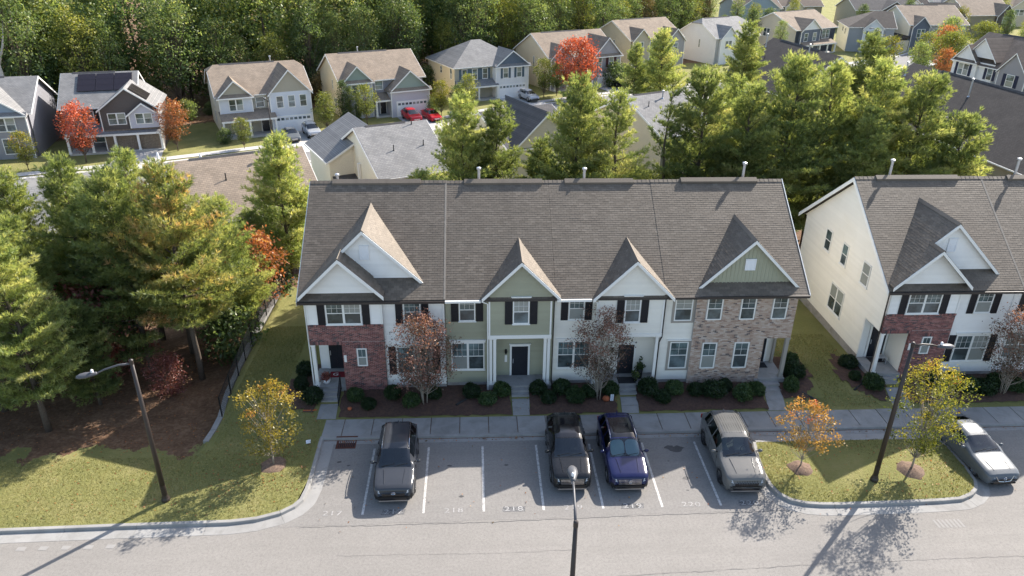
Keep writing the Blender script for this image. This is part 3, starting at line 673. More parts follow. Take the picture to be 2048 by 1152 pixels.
def steps(root, x0, x1, ytop, ztop, zbot, org, n, tread=.29, slant=0.):
    rise = (ztop-zbot)/(n+1)
    for i in range(n):
        z = ztop-rise*(i+1); y1 = ytop-tread*i; y0 = ytop-tread*(i+1); d = slant*(i+1)
        MB().box(x0+d, x1+d, y0-.01, y1+.0, zbot-.3, z).build('step', 'concrete_step', root, org)
def downspout(root, pts, org, matn='white_trim'): MB().tube(pts, .04, 6).build('downspout', matn, root, org)
def lantern(root, fr, s, z, org):
    b = MB(); fr.box(b, s-.05, s+.05, .03, .06, z-.1, z+.12); p = fr.pt(s, .13, z); b.lathe(p, [(.02, .14), (.075, .09), (.06, -.1), (.02, -.14)], 8); b.build('wall_lantern', 'rail_black', root, org)
def plaque(root, fr, s, z, org, text=None):
    b = MB(); fr.box(b, s-.07, s+.07, .03, .05, z-.22, z+.22); b.build('number_plaque', 'white_trim', root, org)
def roof_pipe(root, x, y, z0, z1, org, r_=.075, matn='galvanised', cap=True):
    b = MB(); prof = [(r_*1.9, z0), (r_*1.2, z0+.12), (r_, z0+.14), (r_, z1)]
    if cap: prof += [(r_*1.75, z1+.02), (r_*1.75, z1+.12), (r_*.6, z1+.16)]
    b.lathe((x, y, 0), prof, 12); return b.build('vent_pipe', matn, root, org, smooth=False)
YE, ZE, YR = 9.1, 6.2, 15.32; SL = .726; ZR = ZE+SL*(YR-YE)
def yv(z): return YE+(z-ZE)/SL       # where the main slope reaches height z
def main_roof(root, x0, x1, org, dy=0., dz=0., seed=1, single=300):
    f_ = [(x0, YE+dy, ZE+dz), (x1, YE+dy, ZE+dz), (x1, YR+dy, ZR+dz), (x0, YR+dy, ZR+dz)]; b_ = [(x1, 2*YR-YE+dy, ZE+dz), (x0, 2*YR-YE+dy, ZE+dz), (x0, YR+dy, ZR+dz), (x1, YR+dy, ZR+dz)]
    o = MB().prism(f_, (0, 0, -.14)).prism(b_, (0, 0, -.14)).build('roof', 'roof_base', root, org)
    shingles(o, f_, org, single, seed=seed); shingles(o, b_, org, 0, e=.29, w=.61, seed=seed+3)
    cap = MB(); x = x0
    while x < x1-.01:      # ridge caps, laid one over the next
        xe = min(x+.26, x1); h = .035+rnd.uniform(0, .008)
        cap.add([(x, YR+dy-.17, ZR+dz-.085), (x, YR+dy, ZR+dz+h), (x, YR+dy+.17, ZR+dz-.085), (xe, YR+dy-.17, ZR+dz-.095), (xe, YR+dy, ZR+dz+h-.014), (xe, YR+dy+.17, ZR+dz-.095)], [(0, 3, 4, 1), (1, 4, 5, 2), (0, 1, 2), (3, 5, 4)]); x = xe
    c = cap.build('ridge_cap', 'shingle', o, org); c['kind'] = 'stuff'; return o
def ridge_vent(root, x0, x1, org, dy=0, dz=0):
    z = ZR+dz-.01; MB().prism([(x0, YR+dy-.25, z-.16), (x0, YR+dy-.25, z-.04), (x0, YR+dy, z+.13), (x0, YR+dy+.25, z-.04), (x0, YR+dy+.25, z-.16)], (x1-x0, 0, 0)).build('ridge_vent', 'shingle', root, org)
def gable_roof(root, xc, hw, zr, sl, yf, org, seed=1, dy=0, left=True):
    """dormer gable running back into the main slope; ridge over xc"""
    ze = zr-sl*hw; a = (xc, yf+dy, zr); b = (xc, yv(zr)+dy, zr)
    lo = lambda sgn: [(xc+sgn*hw, yf+dy, ze), a, b, (xc+sgn*hw, max(yv(ze), yf)+dy, ze)]
    o = roof_planes(root, 'dormer_roof', [lo(1), lo(-1)], org, seed=seed)
    for sgn in (1, -1): rake(root, (xc+sgn*hw, yf+dy-.001, ze-.02), (xc, yf+dy-.001, zr-.02), (0, -.045, 0), org, .2)
    MB().prism([(xc-.14, yf+dy-.03, zr-.1*sl), (xc, yf+dy-.03, zr+.045), (xc+.14, yf+dy-.03, zr-.1*sl)], (0, yv(zr)-yf+.03, 0)).build('ridge_cap', 'shingle', o, org)
    return o
def gable_vent(root, fr, s0, s1, z0, z1, org):
    b = MB(); fr.box(b, s0, s1, .02, .05, z0, z1); t = .05
    for a0, a1, q0, q1 in ((s0-t, s0, z0-t, z1+t), (s1, s1+t, z0-t, z1+t), (s0, s1, z1, z1+t), (s0, s1, z0-t, z0)): fr.box(b, a0, a1, .02, .07, q0, q1)
    k = z0+.03
    while k < z1-.03: fr.box(b, s0, s1, .05, .062, k, k+.025); k += .07
    b.build('louvre_vent', 'plain_white', root, org)

# ------------------------------------------------------------------ end unit: brick porch bay and double gable
def end_unit(dx, dy, label, shingle_n, side):
    X = lambda x: x+dx; org = (X(-8.35), 9.5+dy, 0.); root = thing('townhouse', label, 'townhouse', org, group='attached townhouses of the two rows')
    MR = 9.55+dy; MBY = 9.36+dy; Fm = F(0, MR); Fb = F(0, MBY); yb = 21.05+dy
    w = MB(); w.box(X(-12), X(-4.7), MR+.001, yb, 3.42, 6.15); w.box(X(-10.3), X(-4.7), MR+.001, yb, .2, 3.42); w.box(X(-12), X(-10.3), 11.25+dy, yb, .2, 3.42)
    w.prism([(X(-12), YE+.3+dy, 6.15), (X(-12), 2*YR-YE-.3+dy, 6.15), (X(-12), YR+dy, ZR-.2)], (.25, 0, 0)); w.prism([(X(-4.95), YE+.3+dy, 6.15), (X(-4.95), 2*YR-YE-.3+dy, 6.15), (X(-4.95), YR+dy, ZR-.2)], (.25, 0, 0))
    wall = w.build('wall', 'white_siding', root, org)
    bayw = MB().box(X(-12), X(-8.0), MBY, MR, 4.66, 6.15).build('wall', 'white_siding', root, org)
    mo = MB().box(X(-12), X(-8.0), MBY, MR, 3.42, 4.66).box(X(-10.3), X(-8.0), MBY, MR, .3, 3.42).build('brick_backing', 'mortar_light', root, org)
    bricks(mo, Fb, [(X(-12), X(-8.0), 3.62, 4.56), (X(-10.3), X(-8.0), .34, 3.40), (X(-10.3), X(-8.0), 3.40, 3.62)], [(X(-9.56), X(-8.97), 2.0, 3.36)], org, 'brick_red')
    # return side of the brick pier and left end of the header
    Fp = F(X(-10.3), 0, 0, -1); bricks(mo, Fp, [(-MR-.0, -MBY, .34, 3.4)], [], org, 'brick_red', 'brick')
    Fl = F(X(-12), 0, 0, -1); bricks(mo, Fl, [(-MR, -MBY, 3.44, 4.56)], [], org, 'brick_red', 'brick')
    soldier(mo, Fb, X(-12), X(-10.3), 3.42, 3.62, org, 'brick_red'); soldier(mo, Fb, X(-12), X(-8.0), 4.56, 4.67, org, 'brick_red', .075, 'rowlock_course', .06); soldier(mo, Fb, X(-9.6), X(-8.93), 3.2, 3.4, org, 'brick_red', .075); soldier(mo, Fb, X(-9.62), X(-8.92), 1.95, 2.04, org, 'brick_red', .075, 'sill_course', .05)
    siding(Fm, wall, .68, 6.1, lambda z: (X(-7.99), X(-4.76)), 'white_siding', org); siding(Fb, bayw, 4.68, 6.1, lambda z: (X(-11.93), X(-8.08)), 'white_siding', org)
    fd = MB().box(X(-8.0), X(-4.7), MR-.02, MR+.5, .1, .68).build('foundation', 'foundation', root, org)
    for fr_, a0, a1, q0 in ((Fm, -4.82, -4.7, .68), (Fb, -12.0, -11.92, 4.68), (Fb, -8.09, -7.98, 4.68)): fr_.box(MB(), X(a0), X(a1), .028, .05, q0, 6.1).build('corner_board', 'white_trim', root, org)
    window(root, Fb, X(-10.98), X(-9.1), 4.70, 6.04, org, 2); shutter(root, Fb, X(-11.42), X(-11.02), 4.68, 6.06, org); shutter(root, Fb, X(-9.06), X(-8.66), 4.68, 6.06, org)
    window(root, Fm, X(-6.9), X(-5.97), 4.60, 6.0, org); shutter(root, Fm, X(-7.32), X(-6.94), 4.56, 6.03, org); shutter(root, Fm, X(-5.93), X(-5.55), 4.56, 6.03, org)
    window(root, Fm, X(-7.40), X(-5.44), 1.42, 3.16, org, 2, head=.12); shutter(root, Fm, X(-7.84), X(-7.45), 1.40, 3.16, org); shutter(root, Fm, X(-5.39), X(-5.0), 1.40, 3.16, org)
    window(root, Fb, X(-9.53), X(-8.99), 2.06, 3.18, org, 1, grid=(2, 1), sill=False, base=.012)
    # porch
    MB().box(X(-12.12), X(-10.3), 9.3+dy, 11.25+dy, .2, .75).build('porch_floor', 'concrete_step', root, org)
    MB().box(X(-12), X(-10.3), MBY+.02, 11.2+dy, 3.40, 3.44).build('porch_ceiling', 'white_trim', root, org)
    post(root, X(-11.88), 9.48+dy, .75, 3.42, .19, org); pw = MB(); pw.box(X(-10.33), X(-10.301), MR+.01, 11.24+dy, .75, 3.4); pw.build('porch_wall', 'cream_siding', root, org)
    Fd = F(0, 11.245+dy); panel_door(root, Fd, X(-11.45), X(-10.5), .78, 2.85, org)
    if side: MB().box(X(-12.0), X(-11.62), 11.2+dy, 11.245+dy, .75, 3.4).build('side_panel', 'white_trim', root, org)
    plaque(root, Fb, X(-10.18), 2.55, org); steps(root, X(-11.55), X(-10.6), 9.3+dy, .75, .2, org, 4 if not side else 3)
    if not side:
        rl = MB(); xr = X(-10.56)
        pts = [(xr, 9.25, 1.55), (xr, 8.1, .98)]; rl.tube(pts, .025, 6); rl.tube([(xr, 9.25, .8), (xr, 8.1, .36)], .018, 6)
        for k in range(11): t = k/10; rl.tube([(xr, lerp(9.25, 8.1, t), lerp(.6, .25, t)), (xr, lerp(9.25, 8.1, t), lerp(1.55, .98, t))], .022 if k in (0, 10) else .011, 5)
        rl.build('handrail', 'rail_black', root, org)
    # roofs
    main_roof(root, X(-12.36), X(-4.62), org, dy, .02, seed=11+int(dx), single=shingle_n)
    sl = .972; zr = 9.82; xr_, xa = X(-8.85), X(-10.03); za = zr-sl*1.18; xl = X(-12.25); zl = zr-sl*3.4; D = dy
    p1 = [(xl, 8.95+D, zl), (xa, 8.95+D, za), (xa, yv(za)+D, za), (xl, yv(zl)+D, zl)]; p2 = [(xa, 9.95+D, za), (xr_, 9.95+D, zr), (xr_, yv(zr)+D, zr), (xa, yv(za)+D, za)]
    xe = X(-5.75); ze = zr-sl*3.1; p3 = [(xe, 9.95+D, ze), (xr_, 9.95+D, zr), (xr_, yv(zr)+D, zr)]
    x7 = X(-7.82); z7 = za-sl*2.21; p4 = [(x7, 8.95+D, z7), (xa, 8.95+D, za), (xa, yv(za)+D-1.0, za), (x7, yv(z7)+D, z7)]
    dr = roof_planes(root, 'dormer_roof', [p3, p1, p2, p4], org, seed=21)
    for a, b in (((xl, 8.949+D, zl-.02), (xa, 8.949+D, za-.02)), ((x7, 8.949+D, z7-.02), (xa, 8.949+D, za-.02)), ((xe, 9.949+D, ze-.02), (xr_, 9.949+D, zr-.02)), ((xa+.02, 9.949+D, za), (xr_, 9.949+D, zr-.02))): rake(root, a, b, (0, -.045, 0), org)
    MB().prism([(xr_-.14, 9.92+D, zr-.09), (xr_, 9.92+D, zr+.05), (xr_+.14, 9.92+D, zr-.09)], (0, yv(zr)-9.92, 0)).build('ridge_cap', 'shingle', dr, org)
    MB().prism([(xa-.14, 8.92+D, za-.09), (xa, 8.92+D, za+.05), (xa+.14, 8.92+D, za-.09)], (0, 1.25, 0)).build('ridge_cap', 'shingle', dr, org)
    g2w = MB().prism([(X(-12.1), 9.47+D, 6.35), (X(-7.95), 9.47+D, 6.35), (xa, 9.47+D, za-.12)], (0, .1, 0)).build('gable_wall', 'white_siding', root, org)
    siding(F(0, 9.47+D), g2w, 6.5, za-.16, lambda z: (xa-(za-.1-z)/sl, xa+(za-.1-z)/sl), 'white_siding', org)
    g1w = MB().prism([(X(-10.0), 10.2+D, 6.7), (X(-5.9), 10.2+D, 6.85), (xr_, 10.2+D, zr-.12), (X(-10.0), 10.2+D, za-.1)], (0, .1, 0)).build('gable_wall', 'white_siding', root, org)
    siding(F(0, 10.2+D), g1w, 7.02, zr-.16, lambda z: (max(X(-9.98), xr_-(zr-.1-z)/sl), xr_+(zr-.1-z)/sl), 'white_siding', org)
    gable_vent(root, F(0, 10.2+D), X(-9.02), X(-8.62), 8.15, 8.85, org)
    gu = MB().box(X(-12.36), X(-4.62), 8.99+D, 9.11+D, 6.04, 6.17); gu.build('gutter', 'dark_gutter', root, org); MB().box(X(-12.3), X(-4.7), 9.11+D, 9.6+D, 6.04, 6.08).build('soffit', 'white_trim', root, org)
    for yy in ((YE, YR), (2*YR-YE, YR)): rake(root, (X(-12.36), yy[0]+D, ZE-.0), (X(-12.36), yy[1]+D, ZR-.0), (-.04, 0, 0), org, .26)
    MB().prism([(X(-4.70), YE+D, ZE+.036), (X(-4.60), YE+D, ZE+.036), (X(-4.60), YR+D, ZR+.036), (X(-4.70), YR+D, ZR+.036)], (0, 0, -.03)).build('party_wall_strip', 'seam_strip', root, org)
    ridge_vent(root, X(-11.1), X(-6.1), org, D, .02); roof_pipe(root, X(-10.9) if not side else X(-10.0), 15.75+D, 10.0, 11.55 if side else 10.9, org)
    downspout(root, [(X(-12.06), 9.5+D, 6.05), (X(-12.08), 9.45+D, 5.8), (X(-12.08), 9.45+D, .5)], org, 'dark_gutter' if side else 'white_trim')
    if side:
        Fs = F(X(-12), 0, 0, -1); sw = wall
        siding(Fs, sw, 3.45, 6.2, lambda z: (-yb, -9.55-D), 'cream_siding', org); siding(Fs, sw, .9, 3.45, lambda z: (-yb, -11.27-D), 'cream_siding', org)
        siding(Fs, sw, 6.2, ZR-.3, lambda z: (-(2*YR-YE-.3-(z-ZE)/SL+D), -(YE+.3+(z-ZE)/SL+D)), 'cream_siding', org)
        fb = MB().box(X(-12.03), X(-11.9), 11.25+D, yb, .1, .9).build('foundation', 'foundation', root, org)
        for a0, a1, q0, q1, u in ((17.35, 18.2, 5.1, 6.52, 1), (15.05, 15.8, 5.1, 6.5, 1), (12.2, 13.1, 5.05, 6.46, 1), (14.35, 16.15, 1.85, 3.6, 2)):
            window(root, Fs, -a1, -a0, q0, q1, org, u, grid=None)
        lantern(root, F(X(-10.8), 11.245+D), 0, 2.4, org)
    return root
U_A = end_unit(0., 0., 'white townhouse with red brick porch bay at the left end of the four-unit row', 300, False)
U_E = end_unit(31.95, .35, 'white townhouse with cream side wall and red brick porch bay across the grass gap', 300, True)

# ------------------------------------------------------------------ middle units: one gabled bay over a porch
def mid_unit(x0, x1, xc, hw, bay, sid, label, seed, dx=0, single=300, door_x=None, upper=None, lower=None, bwin=None, cols=(), trim='white_trim', ddy=0.):
    org = ((x0+x1)/2, 9.5+ddy, 0.); root = thing('townhouse', label, 'townhouse', org, group='attached townhouses of the two rows')
    MR = 9.68+ddy; BY = 9.22+ddy; PD = 10.25+ddy; Fm = F(0, MR); Fb = F(0, BY); Fp = F(0, PD); yb = 21.0+ddy; b0, b1 = bay
    w = MB(); w.box(x0+.01, x1-.01, MR+.001, yb, 3.75, 6.12); w.box(x0+.01, b0, MR+.001, yb, .2, 3.75); w.box(b0, b1, PD, yb, .2, 3.75)
    if x1-.01 > b1+.02: w.box(b1, x1-.01, MR+.001, yb, .2, 3.75)
    wall = w.build('wall', sid, root, org)
    zr = 8.42; sl = 1.0; yf = 8.95
    by = MB(); by.box(b0, b1, BY+.001, MR, 3.86, 6.3); by.prism([(xc-hw+.2, BY+.001, 6.28), (xc+hw-.2, BY+.001, 6.28), (xc, BY+.001, zr-.12)], (0, 1.2, 0)); bw = by.build('bay_wall', sid, root, org)
    siding(Fm, wall, .68, 6.06, lambda z: (x0+.03, b0-.0), sid, org)
    if x1 > b1+.1: siding(Fm, wall, .68, 6.06, lambda z: (b1, x1-.03), sid, org)
    siding(Fb, bw, 3.95, zr-.16, lambda z: (max(b0+.08, xc-(zr-.1-z)/sl), min(b1-.08, xc+(zr-.1-z)/sl)) if z < 6.3 else (xc-(zr-.1-z)/sl, xc+(zr-.1-z)/sl), sid, org)
    siding(Fp, wall, .75, 3.72, lambda z: (b0+.02, b1-.02), sid, org)
    t = MB(); Fb.box(t, b0-.02, b1+.02, -.3, .045, 3.74, 3.95); Fb.box(t, b0, b0+.09, .028, .05, 3.95, 6.25); Fb.box(t, b1-.09, b1, .028, .05, 3.95, 6.25); t.build('trim_board', 'white_trim', root, org)
    MB().box(b0, b1, BY, PD, 3.72, 3.76).build('porch_ceiling', 'white_trim', root, org)
    MB().box(x0+.01, b0, MR-.03, MR+.4, .1, .68).build('foundation', 'foundation', root, org)
    MB().box(b0-.12, b1+.12, BY-.08, PD, .2, .72).build('porch_floor', 'concrete_step', root, org)
    for cx in cols: post(root, cx, BY+.13, .72, 3.75, .16, org)
    u0, u1 = upper; window(root, Fm, u0, u1, 4.62, 6.02, org); shutter(root, Fm, u0-.42, u0-.03, 4.6, 6.04, org); shutter(root, Fm, u1+.03, u1+.42, 4.6, 6.04, org)
    l0, l1 = lower; window(root, Fm, l0, l1, 1.52, 3.28, org, 2, head=.14)
    w0, w1 = bwin; window(root, Fb, w0, w1, 4.66, 6.14, org, head=.14); shutter(root, Fb, w0-.43, w0-.03, 4.64, 6.12, org); shutter(root, Fb, w1+.03, w1+.43, 4.64, 6.12, org)
    panel_door(root, Fp, door_x, door_x+.92, .74, 2.66, org); lantern(root, Fp, door_x-.33, 2.35, org); plaque(root, Fp, door_x-.33, 1.85, org)
    steps(root, door_x-.06, door_x+.92, BY-.08, .72, .2, org, 3)
    main_roof(root, x0+.03 if seed != 41 else x0, x1+.03, org, ddy, 0., seed=seed, single=single); gable_roof(root, xc, hw, zr, sl, yf, org, seed+5, ddy)
    g = MB()
    if b0-x0 > .5: g.box(x0+.05, xc-hw-.05, 8.98+ddy, 9.1+ddy, 6.05, 6.18)
    if x1-(xc+hw) > .3: g.box(xc+hw+.05, x1, 8.98+ddy, 9.1+ddy, 6.05, 6.18)
    if g.v: g.build('gutter', 'white_trim', root, org)
    MB().box(x0+.02, b0, 9.11+ddy, 9.7+ddy, 6.05, 6.09).build('soffit', 'white_trim', root, org)
    downspout(root, [(xc-hw+.05, 9.0+ddy, 6.1), (b0-.05, 9.15+ddy, 5.9), (b0-.05, 9.15+ddy, .45), (b0-.12, 8.95+ddy, .32)], org)
    return root
U_B = mid_unit(-4.68, 1.22, -.6, 2.1, (-2.33, 1.07), 'green_siding', 'sage green townhouse with one gabled bay over a dark front door', 31, door_x=-1.01, upper=(-3.93, -3.04), lower=(-4.4, -2.56), bwin=(-1.03, -.14), cols=(-2.22, -2.0, .78, .98))
ridge_vent(U_B, -3.6, .9, U_B.location); roof_pipe(U_B, -2.75, 15.75, 10.0, 11.25, U_B.location)
U_C = mid_unit(1.26, 7.18, 5.42, 2.2, (3.55, 7.16), 'cream_siding', 'cream townhouse with gabled bay and black shutters beside the tan brick unit', 41, door_x=5.06, upper=(2.03, 2.9), lower=(1.5, 3.36), bwin=(5.0, 5.87), cols=(3.72, 6.98))
ridge_vent(U_C, 2.2, 6.2, U_C.location); roof_pipe(U_C, 3.4, 15.75, 10.0, 11.2, U_C.location)
U_F = mid_unit(27.27, 33.2, 31.35, 2.1, (29.6, 33.0), 'white_siding', 'white townhouse sliver at the right border beside the cream walled end unit', 51, single=0, door_x=31., upper=(28.1, 29.0), lower=(27.6, 29.4), bwin=(31.0, 31.9), cols=(29.7, 32.9), ddy=.35)
ridge_vent(U_F, 28.9, 32, U_F.location, .35); roof_pipe(U_F, 29.75, 16.1, 10.0, 11.6, U_F.location)

# ------------------------------------------------------------------ end unit: tan brick with board and batten gable
def brick_unit():
    org = (10.9, 9.5, 0.); root = thing('townhouse', 'tan brick townhouse with sage board gable at the right end of its row', 'townhouse', org, group='attached townhouses of the two rows')
    MR = 9.62; BY = 9.46; Fm = F(0, MR); Fb = F(0, BY); yb = 21.05
    w = MB(); w.box(7.2, 14.58, MR+.001, yb, 3.4, 6.15); w.box(7.2, 13.1, MR+.001, yb, .2, 3.4); w.box(13.1, 14.58, 11.25, yb, .2, 3.4); w.prism([(14.57, YE+.3, 6.15), (14.57, 2*YR-YE-.3, 6.15), (14.57, YR, ZR-.12)], (-.25, 0, 0)); wall = w.build('wall', 'cream_siding', root, org)
    siding(Fm, wall, .68, 6.1, lambda z: (7.24, 8.99), 'cream_siding', org); MB().box(7.2, 9.0, MR-.03, MR+.3, .1, .68).build('foundation', 'foundation', root, org)
    mo = MB().box(9.0, 14.58, BY, MR, 3.38, 6.15).box(9.0, 13.1, BY, MR, .3, 3.38).build('brick_backing', 'mortar_pale', root, org)
    hol = [(9.55, 10.49, 4.5, 6.03), (11.42, 12.33, 4.5, 6.03), (13.19, 14.1, 4.5, 6.03), (9.6, 10.5, 1.38, 3.36), (11.42, 12.34, 1.38, 3.36)]
    bricks(mo, Fb, [(9.0, 14.58, 3.38, 6.1), (9.0, 13.1, .32, 3.38)], hol, org, 'brick_tan'); bricks(mo, F(14.58, 0, 0, 1), [(BY, MR, 3.4, 6.1)], [], org, 'brick_tan'); bricks(mo, F(13.1, 0, 0, 1), [(BY, MR, .34, 3.38)], [], org, 'brick_tan')
    for s0, s1 in ((9.6, 10.45), (11.46, 12.29), (13.23, 14.06)): window(root, Fb, s0, s1, 4.6, 6.0, org, grid=(2, 2), sill=False, base=.01); soldier(mo, Fb, s0-.05, s1+.05, 4.5, 4.6, org, 'brick_tan', .075, 'sill_course', .05)
    for s0, s1 in ((9.64, 10.46), (11.46, 12.3)): window(root, Fb, s0, s1, 1.47, 3.16, org, grid=(2, 2), sill=False, base=.01); soldier(mo, Fb, s0-.05, s1+.05, 1.37, 1.47, org, 'brick_tan', .075, 'sill_course', .05); soldier(mo, Fb, s0-.05, s1+.05, 3.17, 3.36, org, 'brick_tan', .075)
    for z0, z1, c0, c1 in ((4.5, 5.98, 7.86, 8.84), (1.42, 3.16, 7.84, 8.88)):
        t = MB(); q = .13
        Fm.box(t, c0-q, c0, .026, .055, z0-q, z1+q*.6); Fm.box(t, c1, c1+q, .026, .055, z0-q, z1+q*.6); Fm.box(t, c0, c1, .026, .055, z0-q, z0); Fm.box(t, c0, c1, .026, .055, z1, z1+q*.6); t.build('window_casing', 'taupe_trim', root, org); window(root, Fm, c0, c1, z0, z1, org, grid=(2, 2), sill=False, base=.032)
    hd = MB(); Fm.box(hd, 7.64, 9.0, .02, .12, 3.26, 3.33); hd.build('window_cap', 'white_trim', root, org)
    MB().box(13.1, 14.66, 9.36, 11.25, .2, .75).build('porch_floor', 'concrete_step', root, org); MB().box(13.1, 14.58, BY+.02, 11.2, 3.36, 3.4).build('porch_ceiling', 'white_trim', root, org)
    post(root, 14.47, 9.56, .75, 3.38, .2, org, 'taupe_trim'); post(root, 14.5, 11.1, .75, 3.38, .14, org, 'taupe_trim'); panel_door(root, F(0, 11.245), 13.3, 14.05, .78, 2.85, org)
    steps(root, 13.25, 14.3, 9.36, .75, .25, org, 2, .34); downspout(root, [(7.3, 9.55, 6.0), (7.3, 9.55, 3.5), (7.16, 9.5, 3.2), (7.16, 9.5, .5)], org, 'dark_gutter')
    r_ = main_roof(root, 7.21, 15.02, org, 0, .012, seed=61, single=300)
    xc, hw, zr, sl, yf = 11.78, 2.8, 9.28, .99, 9.55; ze = zr-sl*hw
    gable_roof(root, xc, hw, zr, sl, yf, org, 66)
    gw = MB().prism([(9.1, 9.8, 6.55), (14.46, 9.8, 6.55), (xc, 9.8, zr-.12)], (0, .1, 0)).build('gable_wall', 'sage_board', root, org)
    x = 9.3
    while x < 14.35:
        zt = zr-.14-abs(x-xc)*sl
        if zt > 6.78: MB().box(x-.025, x+.025, 9.775, 9.8, 6.68, zt).build('batten', 'sage_board', gw, org)
        x += .21
    gable_vent(root, F(0, 9.8), 11.5, 11.98, 7.5, 8.06, org)
    MB().box(7.3, 15.0, 8.99, 9.11, 6.1, 6.23).build('gutter', 'dark_gutter', root, org); MB().box(7.3, 14.6, 9.12, 9.6, 6.08, 6.12).build('soffit', 'white_trim', root, org)
    for yy in ((YE, YR), (2*YR-YE, YR)): rake(root, (15.02, yy[0], ZE+.05), (15.02, yy[1], ZR+.05), (.04, 0, 0), org, .26)
    ridge_vent(root, 9.0, 13.5, org, 0, .035); roof_pipe(root, 12.85, 15.75, 10.0, 11.5, org, cap=True)
    MB().box(12.9, 13.08, 9.34, 9.44, .62, .72).build('meter_box', 'galvanised', root, org)
    return root
U_D = brick_unit()
# front walks
def walk(name, pts):
    root = thing(name, None, None, kind='structure'); (a, b, y0), (c, d, y1) = pts; n = max(1, int(round((y1-y0)/.75)))
    for i in range(n):
        t0, t1 = i/n, (i+1)/n; q = .008; ya, yb_ = lerp(y0, y1, t0)+q, lerp(y0, y1, t1)-q; zz = lambda y: H(0, y)+.03
        MB().prism([(lerp(a, c, t0), ya, zz(ya)-.12), (lerp(b, d, t0), ya, zz(ya)-.12), (lerp(b, d, t1), yb_, zz(yb_)-.12), (lerp(a, c, t1), yb_, zz(yb_)-.12)], (0, 0, .12)).build('paving_slab', 'concrete', root)
walk('front_walk', ((-11.58, -10.56, 7.08), (-11.55, -10.6, 8.15))); walk('front_walk', ((-1.06, -.16, 7.08), (-1.07, -.1, 8.28))); walk('front_walk', ((4.9, 5.82, 7.08), (5.0, 5.98, 8.28)))
walk('front_walk', ((13.02, 14.0, 7.08), (13.3, 14.3, 8.7))); walk('front_walk', ((20.1, 21.15, 7.08), (20.4, 21.4, 8.75)))
